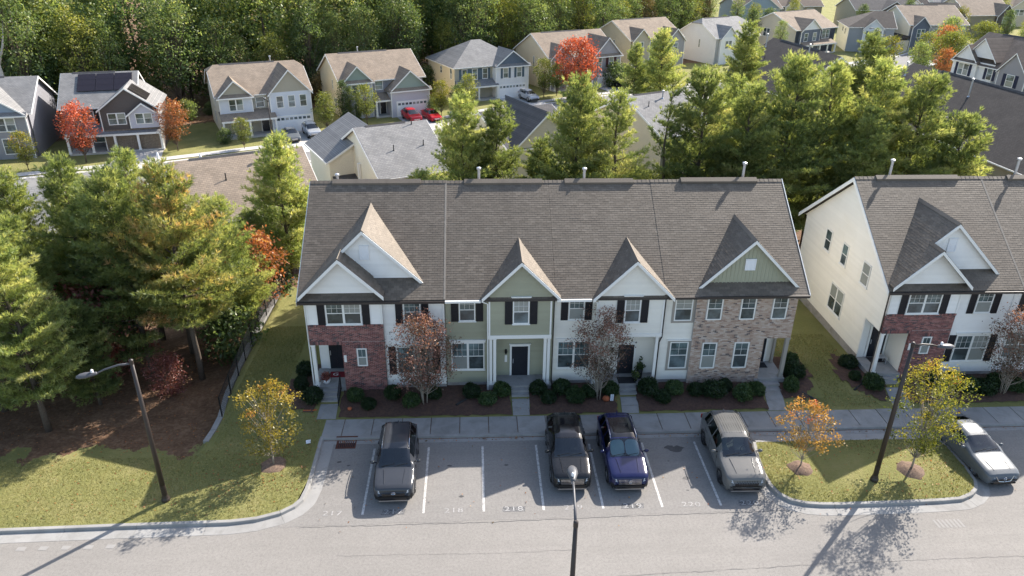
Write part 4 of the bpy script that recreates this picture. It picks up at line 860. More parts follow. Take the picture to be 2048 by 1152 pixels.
# ------------------------------------------------------------------ detached houses and rows behind the pines
def house(name, label, pos, rot, w, d, eave, ridge, roof, front, side, cat='house', blocks=(), wins=(), garage=None, porch=None, hip=(0, 0), oh=.4, side_wins=(), trim='white_trim', door=None, group=None, pipes=(), vents=True, shutter_mat=None, shut=(), clip=0., extra=None, g=GB):
    """local frame: x along the front, y back, z up; origin at the front-left corner on the ground"""
    root = thing(name, label, cat, (pos[0], pos[1], g), R(rot), group)
    # walls: each side may have its own siding
    MB().box(.2, w-.2, .05, d-.05, -.3, eave-.06).build('wall_core', side, root)
    MB().add([(0, 0, -.3), (w, 0, -.3), (w, 0, eave), (0, 0, eave)], [(0, 1, 2, 3)]).prism([(0, 0, -.3), (w, 0, -.3), (w, 0, eave), (0, 0, eave)], (0, .06, 0)).build('front_wall', front, root)
    sl = (ridge-eave)/(d/2)
    for x, e in ((0, hip[0]), (w, hip[1])):
        top = ridge-.1; sg = 1 if x == 0 else -1
        pts = [(x, 0.06, -.3), (x, d, -.3), (x, d, eave)] + ([] if e else ([(x, d/2, top)] if not clip else [(x, d/2+clip/sl, top-clip), (x, d/2-clip/sl, top-clip)])) + [(x, .06, eave)]
        MB().prism(pts, (sg*.08, 0, 0)).build('side_wall', side, root)
    MB().box(0, w, d-.06, d, -.3, eave-.05).build('back_wall', side, root)
    ze = eave-oh*sl; x0, x1 = -oh, w+oh; hx0 = hip[0]*d/2; hx1 = hip[1]*d/2
    rf = MB(); fr_ = [(x0, -oh, ze), (x1, -oh, ze), (x1-(hx1+oh if hip[1] else 0), d/2, ridge), (x0+(hx0+oh if hip[0] else 0), d/2, ridge)]
    bk = [(x1, d+oh, ze), (x0, d+oh, ze), fr_[3], fr_[2]]
    if clip:
        c = clip; yy = d/2-c/sl; cx = c/sl*.8
        fr_ = [(x0, -oh, ze), (x1, -oh, ze), (x1, yy, ridge-c), (x1-cx, d/2, ridge), (x0+cx, d/2, ridge), (x0, yy, ridge-c)]; bk = [(x1, d+oh, ze), (x0, d+oh, ze), (x0, d-yy, ridge-c), (x0+cx, d/2, ridge), (x1-cx, d/2, ridge), (x1, d-yy, ridge-c)]
        rf.prism([(x0, yy, ridge-c), (x0+cx, d/2, ridge), (x0, d-yy, ridge-c)], (0, 0, -.12)); rf.prism([(x1, yy, ridge-c), (x1, d-yy, ridge-c), (x1-cx, d/2, ridge)], (0, 0, -.12))
    rf.prism(fr_, (0, 0, -.12)); rf.prism(bk, (0, 0, -.12))
    if hip[0]: rf.prism([(x0, d+oh, ze), (x0, -oh, ze), fr_[3]], (0, 0, -.12))
    if hip[1]: rf.prism([(x1, -oh, ze), (x1, d+oh, ze), fr_[2]], (0, 0, -.12))
    ro = rf.build('roof', roof, root)
    MB().box(x0-.02, x1+.02, -oh-.06, -oh+.02, ze-.16, ze-.02).build('fascia', trim, root); MB().box(x0-.02, x1+.02, d+oh-.02, d+oh+.06, ze-.16, ze-.02).build('fascia', trim, root)
    for x, e, s_ in ((x0, hip[0], -1), (x1, hip[1], 1)):
        if e: MB().box(x-.03, x+.03, -oh, d+oh, ze-.16, ze-.02).build('fascia', trim, root)
        else:
            yy = d/2-(clip/sl if clip else 0); zz = ridge-(clip or 0)
            for a, b in (((x, -oh, ze-.02), (x, yy, zz-.02)), ((x, d+oh, ze-.02), (x, d-yy, zz-.02))): rake(root, a, b, (s_*.05, 0, 0), (0, 0, 0), .24, trim)
    if vents and not hip[0]: MB().prism([(w*.12, d/2-.2, ridge-.1), (w*.12, d/2, ridge+.09), (w*.12, d/2+.2, ridge-.1)], (w*.6, 0, 0)).build('ridge_vent', 'roof_charcoal', ro)
    fl = {'main': F(0, 0)}
    for bk_ in blocks:
        (a, b, p, zt, rise, wm, gm) = bk_[:7]; z0 = bk_[7] if len(bk_) > 7 else -.3; zg = bk_[8] if len(bk_) > 8 else zt   # zg: bottom of the gable roof
        back = bk_[10] if len(bk_) > 10 else .05
        if p > .01: MB().box(a, b, -p, back, z0, zt).build('bay_wall', wm, root)
        xc, hw = (a+b)/2, (b-a)/2+oh*.8; s2 = rise/((b-a)/2); zr = zg+rise; zl = zr-s2*hw; yf = -p-.3
        ym = lambda z: max(yf+.02, (z-eave)/sl, back-.1)
        b_ = MB()
        for sg in (1, -1): b_.prism([(xc+sg*hw, yf, zl), (xc, yf, zr), (xc, ym(zr), zr), (xc+sg*hw, ym(zl), zl)], (0, 0, -.1))
        gr = b_.build('gable_roof', roof, root)
        MB().prism([(a, -p-.002, zg-.02), (b, -p-.002, zg-.02), (xc, -p-.002, zr-.1)], (0, .1, 0)).build('gable_wall', gm, root)
        for sg in (1, -1): rake(root, (xc+sg*hw, yf-.001, zl-.01), (xc, yf-.001, zr-.01), (0, -.05, 0), (0, 0, 0), .2, trim)
        if len(bk_) > 9 and bk_[9]:       # small pent roof across the foot of the gable
            MB().prism([(a-.3, -p-.45, zg-.25), (b+.3, -p-.45, zg-.25), (b+.3, -p, zg+.15), (a-.3, -p, zg+.15)], (0, 0, -.08)).build('pent_roof', roof, root); MB().box(a-.3, b+.3, -p-.5, -p-.44, zg-.42, zg-.26).build('fascia', trim, root)
        for x in (a, b): MB().box(x-.06, x+.06, -p-.02, -p+.1, z0, zt).build('corner_board', trim, root)
        fl[len(fl)-1] = F(0, -p)
    for (k, a, b, z0, z1, u) in wins:
        fr2 = fl[k]; window(root, fr2, a, b, z0, z1, (0, 0, 0), u, trim, None, .09, pane=('pane', 'pane_far'), sill=False)
    for (k, a, b, z0, z1) in shut: shutter(root, fl[k], a, b, z0, z1, (0, 0, 0), shutter_mat)
    for (sd_, a, b, z0, z1, u) in side_wins:
        fs = F(0, 0, 0, -1) if sd_ == 'l' else F(w, 0, 0, 1)
        s0, s1 = (-b, -a) if sd_ == 'l' else (a, b); window(root, fs, s0, s1, z0, z1, (0, 0, 0), u, trim, None, .08, pane=('pane_far', 'pane_far'), sill=False)
    if garage:
        k, a, b, zt = garage[:4]; fr2 = fl[k]; gd = MB(); fr2.box(gd, a, b, .01, .04, 0, zt)
        for i in range(4):
            for j in range(4): x0_ = a+(b-a)*(j+.06)/4; x1_ = a+(b-a)*(j+.94)/4; fr2.box(gd, x0_, x1_, .04, .055, zt*(i+.1)/4, zt*(i+.9)/4)
        go = gd.build('garage_door', 'plain_white', root); tr = MB(); fr2.box(tr, a-.14, a, .0, .06, 0, zt+.14); fr2.box(tr, b, b+.14, .0, .06, 0, zt+.14); fr2.box(tr, a, b, .0, .06, zt, zt+.14); tr.build('door_frame', trim, go)
        if len(garage) > 4 and garage[4]:
            for j in range(8): x0_ = a+(b-a)*(j+.14)/8; fr2.box(MB(), x0_, x0_+(b-a)*.72/8, .056, .064, zt*.79, zt*.94).build('pane', 'pane_far', go)
    if porch:
        a, b, dep, z = porch; MB().prism([(a, -dep-.2, z-.5), (b, -dep-.2, z-.5), (b, .05, z+.35), (a, .05, z+.35)], (0, 0, -.12)).build('porch_roof', roof, root)
        MB().box(a, b, -dep-.24, -dep-.14, z-.78, z-.54).build('porch_beam', trim, root); MB().box(a+.1, b-.1, -dep, 0, -.2, .25).build('porch_floor', 'drive_concrete', root)
        n = max(2, int((b-a)/2.6)+1)
        for i in range(n): xx = lerp(a+.2, b-.2, i/(n-1)); post(root, xx, -dep+.02, .25, z-.75, .26, (0, 0, 0), trim)
    if door: k, a, b = door; panel_door(root, fl[k], a, b, .2, 2.35, (0, 0, 0), 'dark_door')
    for (x, y, dz_) in pipes: z = eave+min(y, d-y)*sl; roof_pipe(root, x, y, z-.05, z+dz_, (0, 0, 0), .09 if dz_ > .7 else .05, 'galvanised' if dz_ > .7 else 'pvc_dark', dz_ > .7)
    if extra: extra(root)
    return root
GH = 'houses along the street behind the pines'
def solar_roof(root):
    # panel array on the main slope and another on the right side of the cross gable
    eave, ridge, d = 5.7, 8.9, 10.5; sl = (ridge-eave)/(d/2); u = Vector((1, 0, 0)); v = Vector((0, 1, sl)).normalized(); n = u.cross(v)
    for i in range(3):
        for j in range(3):
            o = Vector((1.7+i*2.16, 2.1+j*.92, eave+(2.1+j*.92)*sl)) + n*.16; pts = [o, o+u*2.1, o+u*2.1+v*1.05, o+v*1.05]; MB().prism([tuple(p) for p in pts], tuple(-n*.05)).build('solar_panel', 'solar', root)
    xc, hw, zr, s2 = 7.95, 3.5, 8.1, .746; v2 = Vector((1, 0, -s2)).normalized(); u2 = Vector((0, 1, 0)); n2 = Vector((s2, 0, 1)).normalized()
    for j in range(3): o = Vector((xc+.35, -1.9+j*1.2, zr-s2*.35)) + n2*.14; MB().prism([tuple(p) for p in (o, o+u2*1.12, o+u2*1.12+v2*2.4, o+v2*2.4)], tuple(-n2*.05)).build('solar_panel', 'solar', root)
house('grey_house', 'grey sided house with pale blue gable at the left border', (-69.6, 66.0), 12, 12, 11, 5.7, 8.9, 'roof_grey', 'far_grey', 'far_grey', group=GH, blocks=((3.5, 11.8, .9, 5.6, 2.9, 'far_grey', 'far_blue', -.3, 5.6, 1),),
      wins=((0, 8.4, 10.6, 3.4, 5.1, 2), (0, 8.6, 10.4, .6, 2.6, 1), (0, 5, 6.5, 3.4, 5.1, 1)), porch=(0, 4.4, 2.2, 3.1), pipes=((6, 6.5, .8),))
house('solar_house', 'dark brown house with black solar panels on its grey roof', (-54.9, 70.6), 14, 8.4, 10.5, 5.7, 8.9, 'roof_grey', 'far_grey', 'far_grey', group=GH,
      blocks=((4.6, 11.3, 2.0, 5.6, 2.5, 'far_brown', 'far_brown', -.3, 5.6, 0, 6.5), (7.9, 11.3, 2.25, 4.9, 1.3, 'far_lilac', 'far_lilac', 3.0, 4.9)), wins=((0, 5.4, 7.5, 3.5, 5.0, 2), (1, 8.6, 10.6, 3.5, 4.9, 2), ('main', 2.6, 3.5, 3.5, 5.0, 1), ('main', 2.8, 4.2, .9, 2.3, 1)),
      garage=(0, 5.9, 10.9, 2.25), porch=(0.2, 11.4, 2.5, 3.05), shut=(('main', 3.55, 3.95, 3.4, 5.1), ('main', 2.15, 2.55, 3.4, 5.1)), shutter_mat='black_shutter', extra=lambda r_: (solar_roof(r_), MB().box(4.7, 11.25, -2.06, -2.0, .0, 2.9).build('stone_veneer', 'stone_veneer', r_)))
house('cream_house', 'cream house with tan roof, two gables and a white garage behind two grey cars', (-37.8, 77.6), 23.6, 12.4, 11, 5.7, 8.8, 'roof_tan', 'far_ivory', 'far_ivory', group=GH, clip=.7,
      blocks=((0.1, 4.4, .6, 5.6, 2.0, 'far_pale', 'far_olive', 2.9, 5.6, 1), (6.7, 12.3, 1.2, 5.7, 3.0, 'far_pale', 'far_olive')), wins=((0, 1.3, 3.2, 3.5, 5.1, 2), ('main', 4.9, 6.1, 3.6, 5.1, 1), (1, 7.5, 8.5, 3.5, 5.2, 1), (1, 9.1, 10.1, 3.5, 5.2, 1), (1, 10.7, 11.7, 3.5, 5.2, 1), ('main', 1.5, 2.6, .6, 2.3, 1)),
      garage=(1, 7.2, 12.0, 2.25, 1), porch=(-.1, 7.2, 2.2, 3.1), door=('main', 5.4, 6.4), side_wins=(('l', 3, 3.5, 3.6, 5.2, 1), ('l', 4.6, 6, .8, 2.6, 2)), pipes=((8.5, 5.9, .8),))
house('green_gable_house', 'lilac-grey house with sage green gables behind two red cars', (-22.8, 87.8), 25.3, 13.0, 11.6, 5.7, 8.8, 'roof_tan', 'far_lilac', 'far_cream', group=GH,
      blocks=((0.1, 4.6, .6, 5.6, 2.2, 'far_lilac', 'far_green', -.3, 5.6, 1), (7.0, 13.2, 2.2, 4.2, 2.7, 'far_lilac', 'far_green', -.3, 4.2, 1)), wins=((0, 1.4, 3.6, 3.4, 5.1, 2), ('main', 5.2, 6.5, 3.9, 5.3, 1), (0, 1.6, 3.2, .6, 2.4, 2)),
      garage=(1, 7.9, 12.7, 2.25, 1), porch=(4.6, 8.2, 1.6, 3.2), door=('main', 5.9, 6.8), side_wins=(('l', 4.2, 4.7, 3.7, 5.2, 1), ('l', 2.8, 4.2, .8, 2.6, 2)), pipes=((4.8, 6.2, .8),))
house('hip_roof_house', 'cream house with grey hip roof and slate blue shutters', (-6.2, 100.4), 25, 13.2, 11.5, 5.7, 8.9, 'roof_grey', 'far_ivory', 'far_cream', group=GH, hip=(1, 1),
      blocks=((7.0, 13.2, 1.4, 5.6, 2.3, 'far_white', 'far_bluegrey', -.3, 5.6, 1),), wins=(('main', 1.3, 2.3, 3.3, 5.1, 1), ('main', 3.2, 4.2, 3.3, 5.1, 1), ('main', 5.1, 6.1, 3.3, 5.1, 1), (0, 8.3, 9.3, 3.4, 5.1, 1), (0, 10.9, 11.9, 3.4, 5.1, 1)),
      shut=(('main', .8, 1.25, 3.3, 5.1), ('main', 2.35, 3.15, 3.3, 5.1), ('main', 4.25, 5.05, 3.3, 5.1), ('main', 6.15, 6.55, 3.3, 5.1), (0, 7.85, 8.25, 3.4, 5.1), (0, 9.35, 9.75, 3.4, 5.1), (0, 10.45, 10.85, 3.4, 5.1), (0, 11.95, 12.35, 3.4, 5.1)), shutter_mat='slate_shutter',
      garage=(0, 7.6, 12.6, 2.25, 1), porch=(0, 7.4, 1.6, 3.0), side_wins=(('l', 1, 1.8, 3.4, 5.2, 1), ('l', 5.2, 6, 3.8, 5.0, 1), ('l', 4.6, 5.2, .6, 2.4, 1)), pipes=((3.0, 6.4, .7), (1.2, 8.5, .6)))
house('grey_gable_house', 'tan house with grey front gables behind the bright red maple', (10.4, 109.6), 27, 14.6, 12, 5.9, 9.2, 'roof_tan', 'far_grey', 'far_cream', group=GH,
      blocks=((.1, 4.6, .5, 5.7, 2.1, 'far_grey', 'far_grey', -.3, 5.7), (8.6, 14.6, 1.5, 5.7, 3.0, 'far_grey', 'far_grey', -.3, 5.7, 1)), wins=((0, 1.6, 2.9, 3.4, 5.1, 1), (1, 11.9, 13.0, 3.5, 5.3, 1), (1, 9.4, 10.4, 3.5, 5.3, 1)), shut=((1, 11.3, 11.85, 3.5, 5.3), (1, 13.05, 13.6, 3.5, 5.3), (0, 1.0, 1.55, 3.4, 5.1)), shutter_mat='wine_shutter',
      garage=(1, 9.4, 14.0, 2.3, 1), porch=(0, 8.4, 1.8, 3.1), side_wins=(('l', 5, 5.5, 3.4, 5.3, 1), ('l', 1.4, 2.4, .6, 2.4, 1)))
house('tan_house', 'tan house with plain tan roof among the pines beside the grey gabled house', (28.4, 127.5), 29, 13.6, 12, 5.7, 8.7, 'roof_tan', 'far_grey', 'far_tan', group=GH, g=-2.2, blocks=((.2, 4.6, .5, 5.6, 2.0, 'far_olive', 'far_olive'), (8.5, 13.4, 1.2, 5.0, 2.3, 'far_grey', 'far_grey')), wins=((0, 1.6, 2.9, 3.4, 5.1, 1), (1, 10.2, 11.6, 3.0, 4.5, 1)), side_wins=(('l', 5, 5.6, 3.2, 5.0, 1), ('l', 4.6, 6.4, .4, 2.4, 2)))
house('white_house', 'white house with grey roof and small dark dormer behind pines', (48.6, 137), 28, 12.6, 11.8, 5.7, 8.9, 'roof_pale', 'far_white', 'far_white', group=GH, clip=.9, blocks=((1.0, 5.6, .5, 5.6, 2.2, 'far_white', 'far_pale'),), wins=((0, 2.2, 4.2, 3.2, 4.9, 2),), side_wins=(('l', 4.6, 5.2, 3.0, 4.8, 1),))
house('blue_house', 'pale blue gable-ended house at the top edge right of the wood', (74, 200), 4, 13, 15, 5.6, 8.4, 'roof_greybrown', 'far_blue', 'far_blue', group=GH, blocks=((0, 12.4, .3, 5.5, 4.4, 'far_blue', 'far_blue'),), wins=((0, 8.8, 10.2, 2.6, 4.6, 1),))
house('slate_dormer_house', 'beige house with slate blue front and one white peaked gable', (71.2, 150.2), 29, 14, 14.2, 5.8, 8.9, 'roof_tan', 'far_slate', 'far_tan', group=GH, blocks=((1.0, 7.6, .8, 5.6, 2.3, 'far_slate', 'far_white'),), wins=((0, 2.0, 3.3, 3.0, 4.9, 1), (0, 5.0, 6.3, 3.0, 4.9, 1), ('main', 9.2, 12.0, 3.2, 5.2, 2)), side_wins=(('l', 7.5, 9.5, 3.3, 5.2, 2),), porch=(1, 12.5, 2, 2.9))
house('dark_roof_house', 'white sided house whose dark hip roof faces the camera beyond the grey lamp', (86.8, 157.0), -14, 10.2, 13, 5.8, 8.8, 'roof_dark', 'far_pale', 'far_ivory', group=GH, hip=(1, 0), blocks=((3.2, 7.6, .8, 5.6, 2.0, 'far_pale', 'far_pale'),), wins=((0, 4.3, 6.5, 3.0, 4.9, 2),), shut=((0, 3.8, 4.25, 3.0, 4.9), (0, 6.55, 7.0, 3.0, 4.9)), shutter_mat='slate_shutter', side_wins=(('l', 3, 4, 3.6, 5.0, 1), ('l', 6.2, 7.2, 3.9, 5.0, 1)))
def side_wing(r_):
    MB().prism([(-3.4, -1, 2.4), (.1, -1, 3.6), (.1, 13, 3.6), (-3.4, 13, 2.4)], (0, 0, -.14)).build('wing_roof', 'roof_dark', r_); MB().box(-3.0, .0, -.8, 12.8, -.3, 2.6).build('wing_wall', 'far_cream', r_)
house('ivory_house', 'ivory house with low side wing and slate blue gable beyond the concrete drive', (102.0, 157.5), 3, 14.5, 14.5, 6.3, 9.9, 'roof_tan', 'far_white', 'far_ivory', group=GH, blocks=((.3, 4.6, .8, 5.8, 2.2, 'far_slate', 'far_slate'),), wins=((0, 1.5, 3.5, 3.2, 5.2, 2), ('main', 6, 8, 3.2, 5.2, 2)), side_wins=(('l', 9.5, 10.3, 4.2, 6.0, 1),), garage=('main', 5.5, 10.5, 2.3), extra=side_wing)
house('brown_house', 'brown house with three dark shuttered windows at the top edge', (106, 194), 2, 17, 12, 6.0, 9.0, 'roof_charcoal', 'far_olive', 'far_olive', group=GH, blocks=((7, 15, .6, 5.8, 2.4, 'far_brown', 'far_brown', -.3, 5.8),), wins=((0, 8.2, 9.4, 3.0, 5.0, 1), (0, 10.4, 11.6, 3.0, 5.0, 1), (0, 12.6, 13.8, 3.0, 5.0, 1)), shut=((0, 7.7, 8.15, 3.0, 5.0), (0, 9.45, 10.35, 3.0, 5.0), (0, 11.65, 12.55, 3.0, 5.0)), shutter_mat='black_shutter')
house('beige_roof_house', 'house with broad beige roof and dark gable at the top right edge', (133, 184), 8, 14, 15, 5.8, 9.8, 'roof_tan', 'far_tan', 'far_tan', group=GH, blocks=((8.5, 13.5, .8, 5.6, 2.8, 'far_brown', 'far_brown'),), wins=((0, 10.2, 11.8, 3.4, 5.2, 1),))
house('pale_blue_house', 'pale blue-white house with grey roof in the top right corner', (153, 176), -8, 15, 13, 6.2, 9.6, 'roof_greybrown', 'far_pale', 'far_pale', group=GH, side_wins=(('l', 4, 5, 3, 4.8, 1),))
house('red_brick_house', 'small red brick fronted house between the brown and ivory houses', (124, 205), 0, 10, 10, 5.6, 8.6, 'roof_dark', 'far_brick', 'far_brick', group=GH, blocks=((2, 8, .6, 5.4, 2.4, 'far_brick', 'far_white'),), wins=((0, 4, 6, 3, 4.8, 2),))
def dish(root, x, y, z):
    b = MB(); b.tube([(x, y, z), (x-.15, y-.05, z+.75)], .04, 6); b.tube([(x-.15, y-.05, z+.75), (x-.55, y-.25, z+1.25)], .05, 6); b.lathe((x+.25, y-.1, z+.75), [(.02, -.05), (.28, .02), (.34, .12)], 12); return b.build('satellite_dish', 'galvanised', root)
for nm_, lab_, p_, r_, w_, rf_, fm_ in (('grey_roof_far_house', 'far house with grey roof between the pale blue gable and the brown house', (89, 206), 6, 13, 'roof_greybrown', 'far_tan'), ('white_far_house', 'far white house at the top edge right of the red brick house', (141, 214), 4, 13, 'roof_grey', 'far_white'), ('tan_far_house', 'far tan house at the top edge above the beige roof', (160, 208), -4, 13, 'roof_tan', 'far_tan'),
        ('slate_far_house', 'far slate blue house behind the pale blue house', (178, 196), -8, 13, 'roof_charcoal', 'far_slate'), ('cream_far_house', 'far cream house between the dark hip roof and the brown house', (118, 176), 0, 9, 'roof_dark', 'far_cream'), ('olive_far_house', 'far olive house at the right border below the pale blue house', (139, 158), -20, 13, 'roof_greybrown', 'far_olive')):
    house(nm_, lab_, p_, r_, w_, 11, 5.8, 9.0, rf_, fm_, fm_, group=GH, blocks=((1, w_*.5, .6, 5.6, 2.2, fm_, fm_),), wins=((0, 2, w_*.38, 3.2, 5, 2), ('main', w_*.62, w_*.78, 3.2, 5, 1)))
GT = 'townhouse rows standing behind the pines'
house('townhouse_row', 'white and grey townhouses with navy shutters by the right border', (83.9, 108.5), -78, 23, 12, 6.0, 10.4, 'roof_greybrown', 'far_white', 'far_white', 'townhouse', group=GT, blocks=((.0, 5.2, .5, 5.9, 2.6, 'far_white', 'far_white', -.3, 6.2, 1), (2.2, 8.4, .02, 6.2, 3.2, 'far_white', 'far_white', -.3, 7.0), (10.2, 15.6, .8, 5.9, 3.0, 'far_grey', 'far_grey')),
      wins=((0, 1.3, 3.7, 3.6, 5.6, 2), ('main', 7.2, 8.4, 3.6, 5.6, 1), (2, 12.0, 13.6, 3.4, 5.4, 1), (0, 1.3, 3.7, .6, 2.4, 2)), shut=((0, .7, 1.25, 3.6, 5.6), (0, 3.75, 4.3, 3.6, 5.6), ('main', 6.6, 7.15, 3.6, 5.6), ('main', 8.45, 9.0, 3.6, 5.6), (2, 11.3, 11.95, 3.4, 5.4), (2, 13.65, 14.3, 3.4, 5.4)), shutter_mat='navy_shutter')
house('townhouse_row', 'townhouses under a long dark streaked roof with steel pipes at the right border', (47.3, 70.8), -85, 46, 14.6, 6.2, 11.2, 'roof_dark', 'far_cream', 'far_cream', 'townhouse', group=GT, pipes=((1.2, 5.4, 1.6), (13.6, 5.2, 1.9), (12.2, 3.2, .5), (20.5, 2.6, .5), (28, 5.5, 1.7)),
      extra=lambda r_: [dish(r_, x, .55, 6.35) for x in (15.2, 19.6)])
house('townhouse_row', 'townhouses under a dark patched roof in front of the slate blue house', (37.3, 93.8), -82, 18, 14.6, 6.2, 11.2, 'roof_dark', 'far_cream', 'far_cream', 'townhouse', group=GT, pipes=((.8, 5.6, 1.8), (12.4, 6.0, 1.6), (10.2, 6.2, .6), (13.6, 5.6, .6), (4.2, 3.8, .5), (15, 2.8, .5)))
GM = 'houses just behind the pines whose backs face the townhouses'
house('grey_roof_house', 'house under a plain grey roof left of the pines, at the left border', (-45.6, 17.6), 26, 14.6, 13, 5.7, 8.8, 'roof_grey', 'far_tan', 'far_tan', group=GM, pipes=((10.3, 5.0, .95), (9.2, 2.6, .55)))
house('brown_roof_house', 'house under a plain brown roof behind the young pine by the fence', (-25.3, 29.8), 26, 10.4, 13, 5.7, 8.9, 'roof_tan', 'far_tan', 'far_tan', group=GM, pipes=((7.5, 5.6, .95), (3.6, 3.8, .6)))
def m3_wing(r_):
    MB().prism([(2.2, 8.0, 8.1), (2.2, 16.4, 8.1), (-3.0, 16.4, 5.2), (-3.0, 8.0, 5.2)], (0, 0, -.12)).build('wing_roof', 'roof_grey', r_); MB().prism([(-2.6, 8.4, -.3), (2.1, 8.4, -.3), (2.1, 8.4, 7.9), (-2.6, 8.4, 5.3)], (0, 7.6, 0)).build('wing_wall', 'far_ivory', r_)
    rake(r_, (-3.0, 7.99, 5.2), (2.2, 7.99, 8.1), (0, -.05, 0), (0, 0, 0), .22); MB().box(-3.06, -3.0, 8, 16.4, 5.02, 5.2).build('fascia', 'white_trim', r_)
    MB().prism([(-2.4, 5.2, 2.6), (.0, 5.2, 2.6), (.0, 8.4, 3.6), (-2.4, 8.4, 3.6)], (0, 0, -.12)).build('porch_roof', 'roof_charcoal', r_); MB().box(-.28, -.02, 6.2, 6.6, .0, 5.2).build('flue_chase', 'white_trim', r_)
house('grey_wing_house', 'white house with grey roof and a lower side wing just behind the brick-bay townhouse', (-11.7, 41.6), 26, 7.0, 13.2, 5.65, 8.8, 'roof_grey', 'far_ivory', 'far_ivory', group=GM, wins=(('main', 3.6, 4.6, 3.9, 5.2, 1),), pipes=((5.6, 6.2, .7), (2.4, 3.0, .55), (5.6, 3.2, .55)), extra=m3_wing)
house('dark_wing_house', 'house with dark gable roof poking up between the pines below the hip roofed house', (.9, 53.4), 26, 9.0, 14, 5.0, 7.6, 'roof_charcoal', 'far_tan', 'far_tan', group=GM, blocks=((0.2, 8.8, .3, 5.0, 3.6, 'far_tan', 'far_tan'),))
house('pine_hidden_house', 'house with plain grey roof half hidden by thin pines below the grey gabled house', (18.4, 56.6), 29, 8.0, 13.4, 5.65, 8.8, 'roof_grey', 'far_tan', 'far_cream', group=GM, pipes=((1.6, 4.6, .6), (4.6, 5.6, .8)))

def drive(name, hx, hy, rot, x0, x1, L, z=GB+.07, proj=0.):
    c, s_ = math.cos(R(rot)), math.sin(R(rot)); P = lambda a, b: (hx+c*a-s_*b, hy+s_*a+c*b, z)
    MB().poly([P(x0, -proj), P(x1, -proj), P(x1+.3, -L), P(x0-.3, -L)][::-1]).build(name, 'drive_concrete', kind='structure')
drive('driveway', -54.9, 70.6, 14, 5.8, 11.2, 13, proj=2); drive('driveway', -37.8, 77.6, 23.6, 7.0, 12.6, 12.5, proj=1.2); drive('driveway', -22.8, 87.8, 25.3, 7.6, 13.6, 12, proj=2.2); drive('driveway', -6.2, 100.4, 25, 7.4, 13.0, 12, proj=1.4); drive('driveway', 10.4, 109.6, 27, 9.2, 14.4, 11, proj=1.5)
drive('driveway', -37.8, 77.6, 23.6, 5.3, 6.6, 9.6, GB+.08, 2.0); drive('driveway', -25.3, 29.8, 26, 3, 9, -30, GB+.07, -13.5); drive('driveway', -11.7, 41.6, 26, -1, 5.5, -26, GB+.07, -16.5)
# ------------------------------------------------------------------ vehicles (front towards local -y, nose at y=0, wheels on z=0)
KINDS_CAR = {
 'suv': dict(L=4.75, top=[(0, .60), (.03, .80), (.08, .93), (.2, 1.0), (.6, 1.06), (1.22, 1.13), (1.3, 1.15), (2.1, 1.63), (2.4, 1.70), (3.1, 1.72), (3.9, 1.68), (4.25, 1.61), (4.6, 1.18), (4.7, 1.0), (4.75, .65)],
             hw=[(0, .72), (.03, .79), (.1, .86), (.3, .925), (.8, .95), (3.9, .95), (4.45, .91), (4.68, .83), (4.75, .74)], belt=[(0, .8), (1.2, 1.02), (2.5, 1.06), (4.75, 1.14)], rw=[(0, .7), (1.3, .74), (2.2, .66), (3.9, .64), (4.75, .62)], zb=.26, cowl=1.3, ws=2.1, rear=(4.25, 4.58), wins=((1.95, 2.72), (2.80, 3.55), (3.63, 4.12)), wheels=(.93, 3.72), r=.37),
 'sedan': dict(L=4.85, top=[(0, .50), (.03, .64), (.1, .74), (.35, .82), (.9, .90), (1.38, .96), (1.46, .98), (2.3, 1.36), (2.6, 1.43), (3.1, 1.45), (3.5, 1.41), (4.25, 1.08), (4.6, 1.04), (4.78, .95), (4.85, .6)],
             hw=[(0, .66), (.04, .76), (.12, .83), (.35, .89), (.9, .915), (3.9, .915), (4.5, .87), (4.78, .80), (4.85, .70)], belt=[(0, .62), (1.3, .90), (2.5, .95), (4.85, 1.0)], rw=[(0, .7), (1.4, .72), (2.4, .60), (3.5, .57), (4.85, .6)], zb=.2, cowl=1.46, ws=2.32, rear=(3.56, 4.2), wins=((2.05, 2.80), (2.88, 3.62)), wheels=(.95, 3.75), r=.33),
 'hatch': dict(L=4.2, top=[(0, .52), (.03, .68), (.1, .80), (.35, .88), (.9, .97), (1.05, 1.0), (1.9, 1.45), (2.3, 1.52), (3.0, 1.52), (3.6, 1.45), (4.0, 1.05), (4.14, .9), (4.2, .6)],
             hw=[(0, .66), (.04, .75), (.12, .81), (.35, .86), (.9, .88), (3.5, .88), (4.0, .84), (4.2, .7)], belt=[(0, .66), (1.1, .92), (2.5, .97), (4.2, 1.02)], rw=[(0, .68), (1.1, .70), (2.0, .60), (3.4, .58), (4.2, .56)], zb=.22, cowl=1.05, ws=1.9, rear=(3.62, 3.97), wins=((1.75, 2.42), (2.5, 3.1), (3.16, 3.5)), wheels=(.82, 3.32), r=.32)}
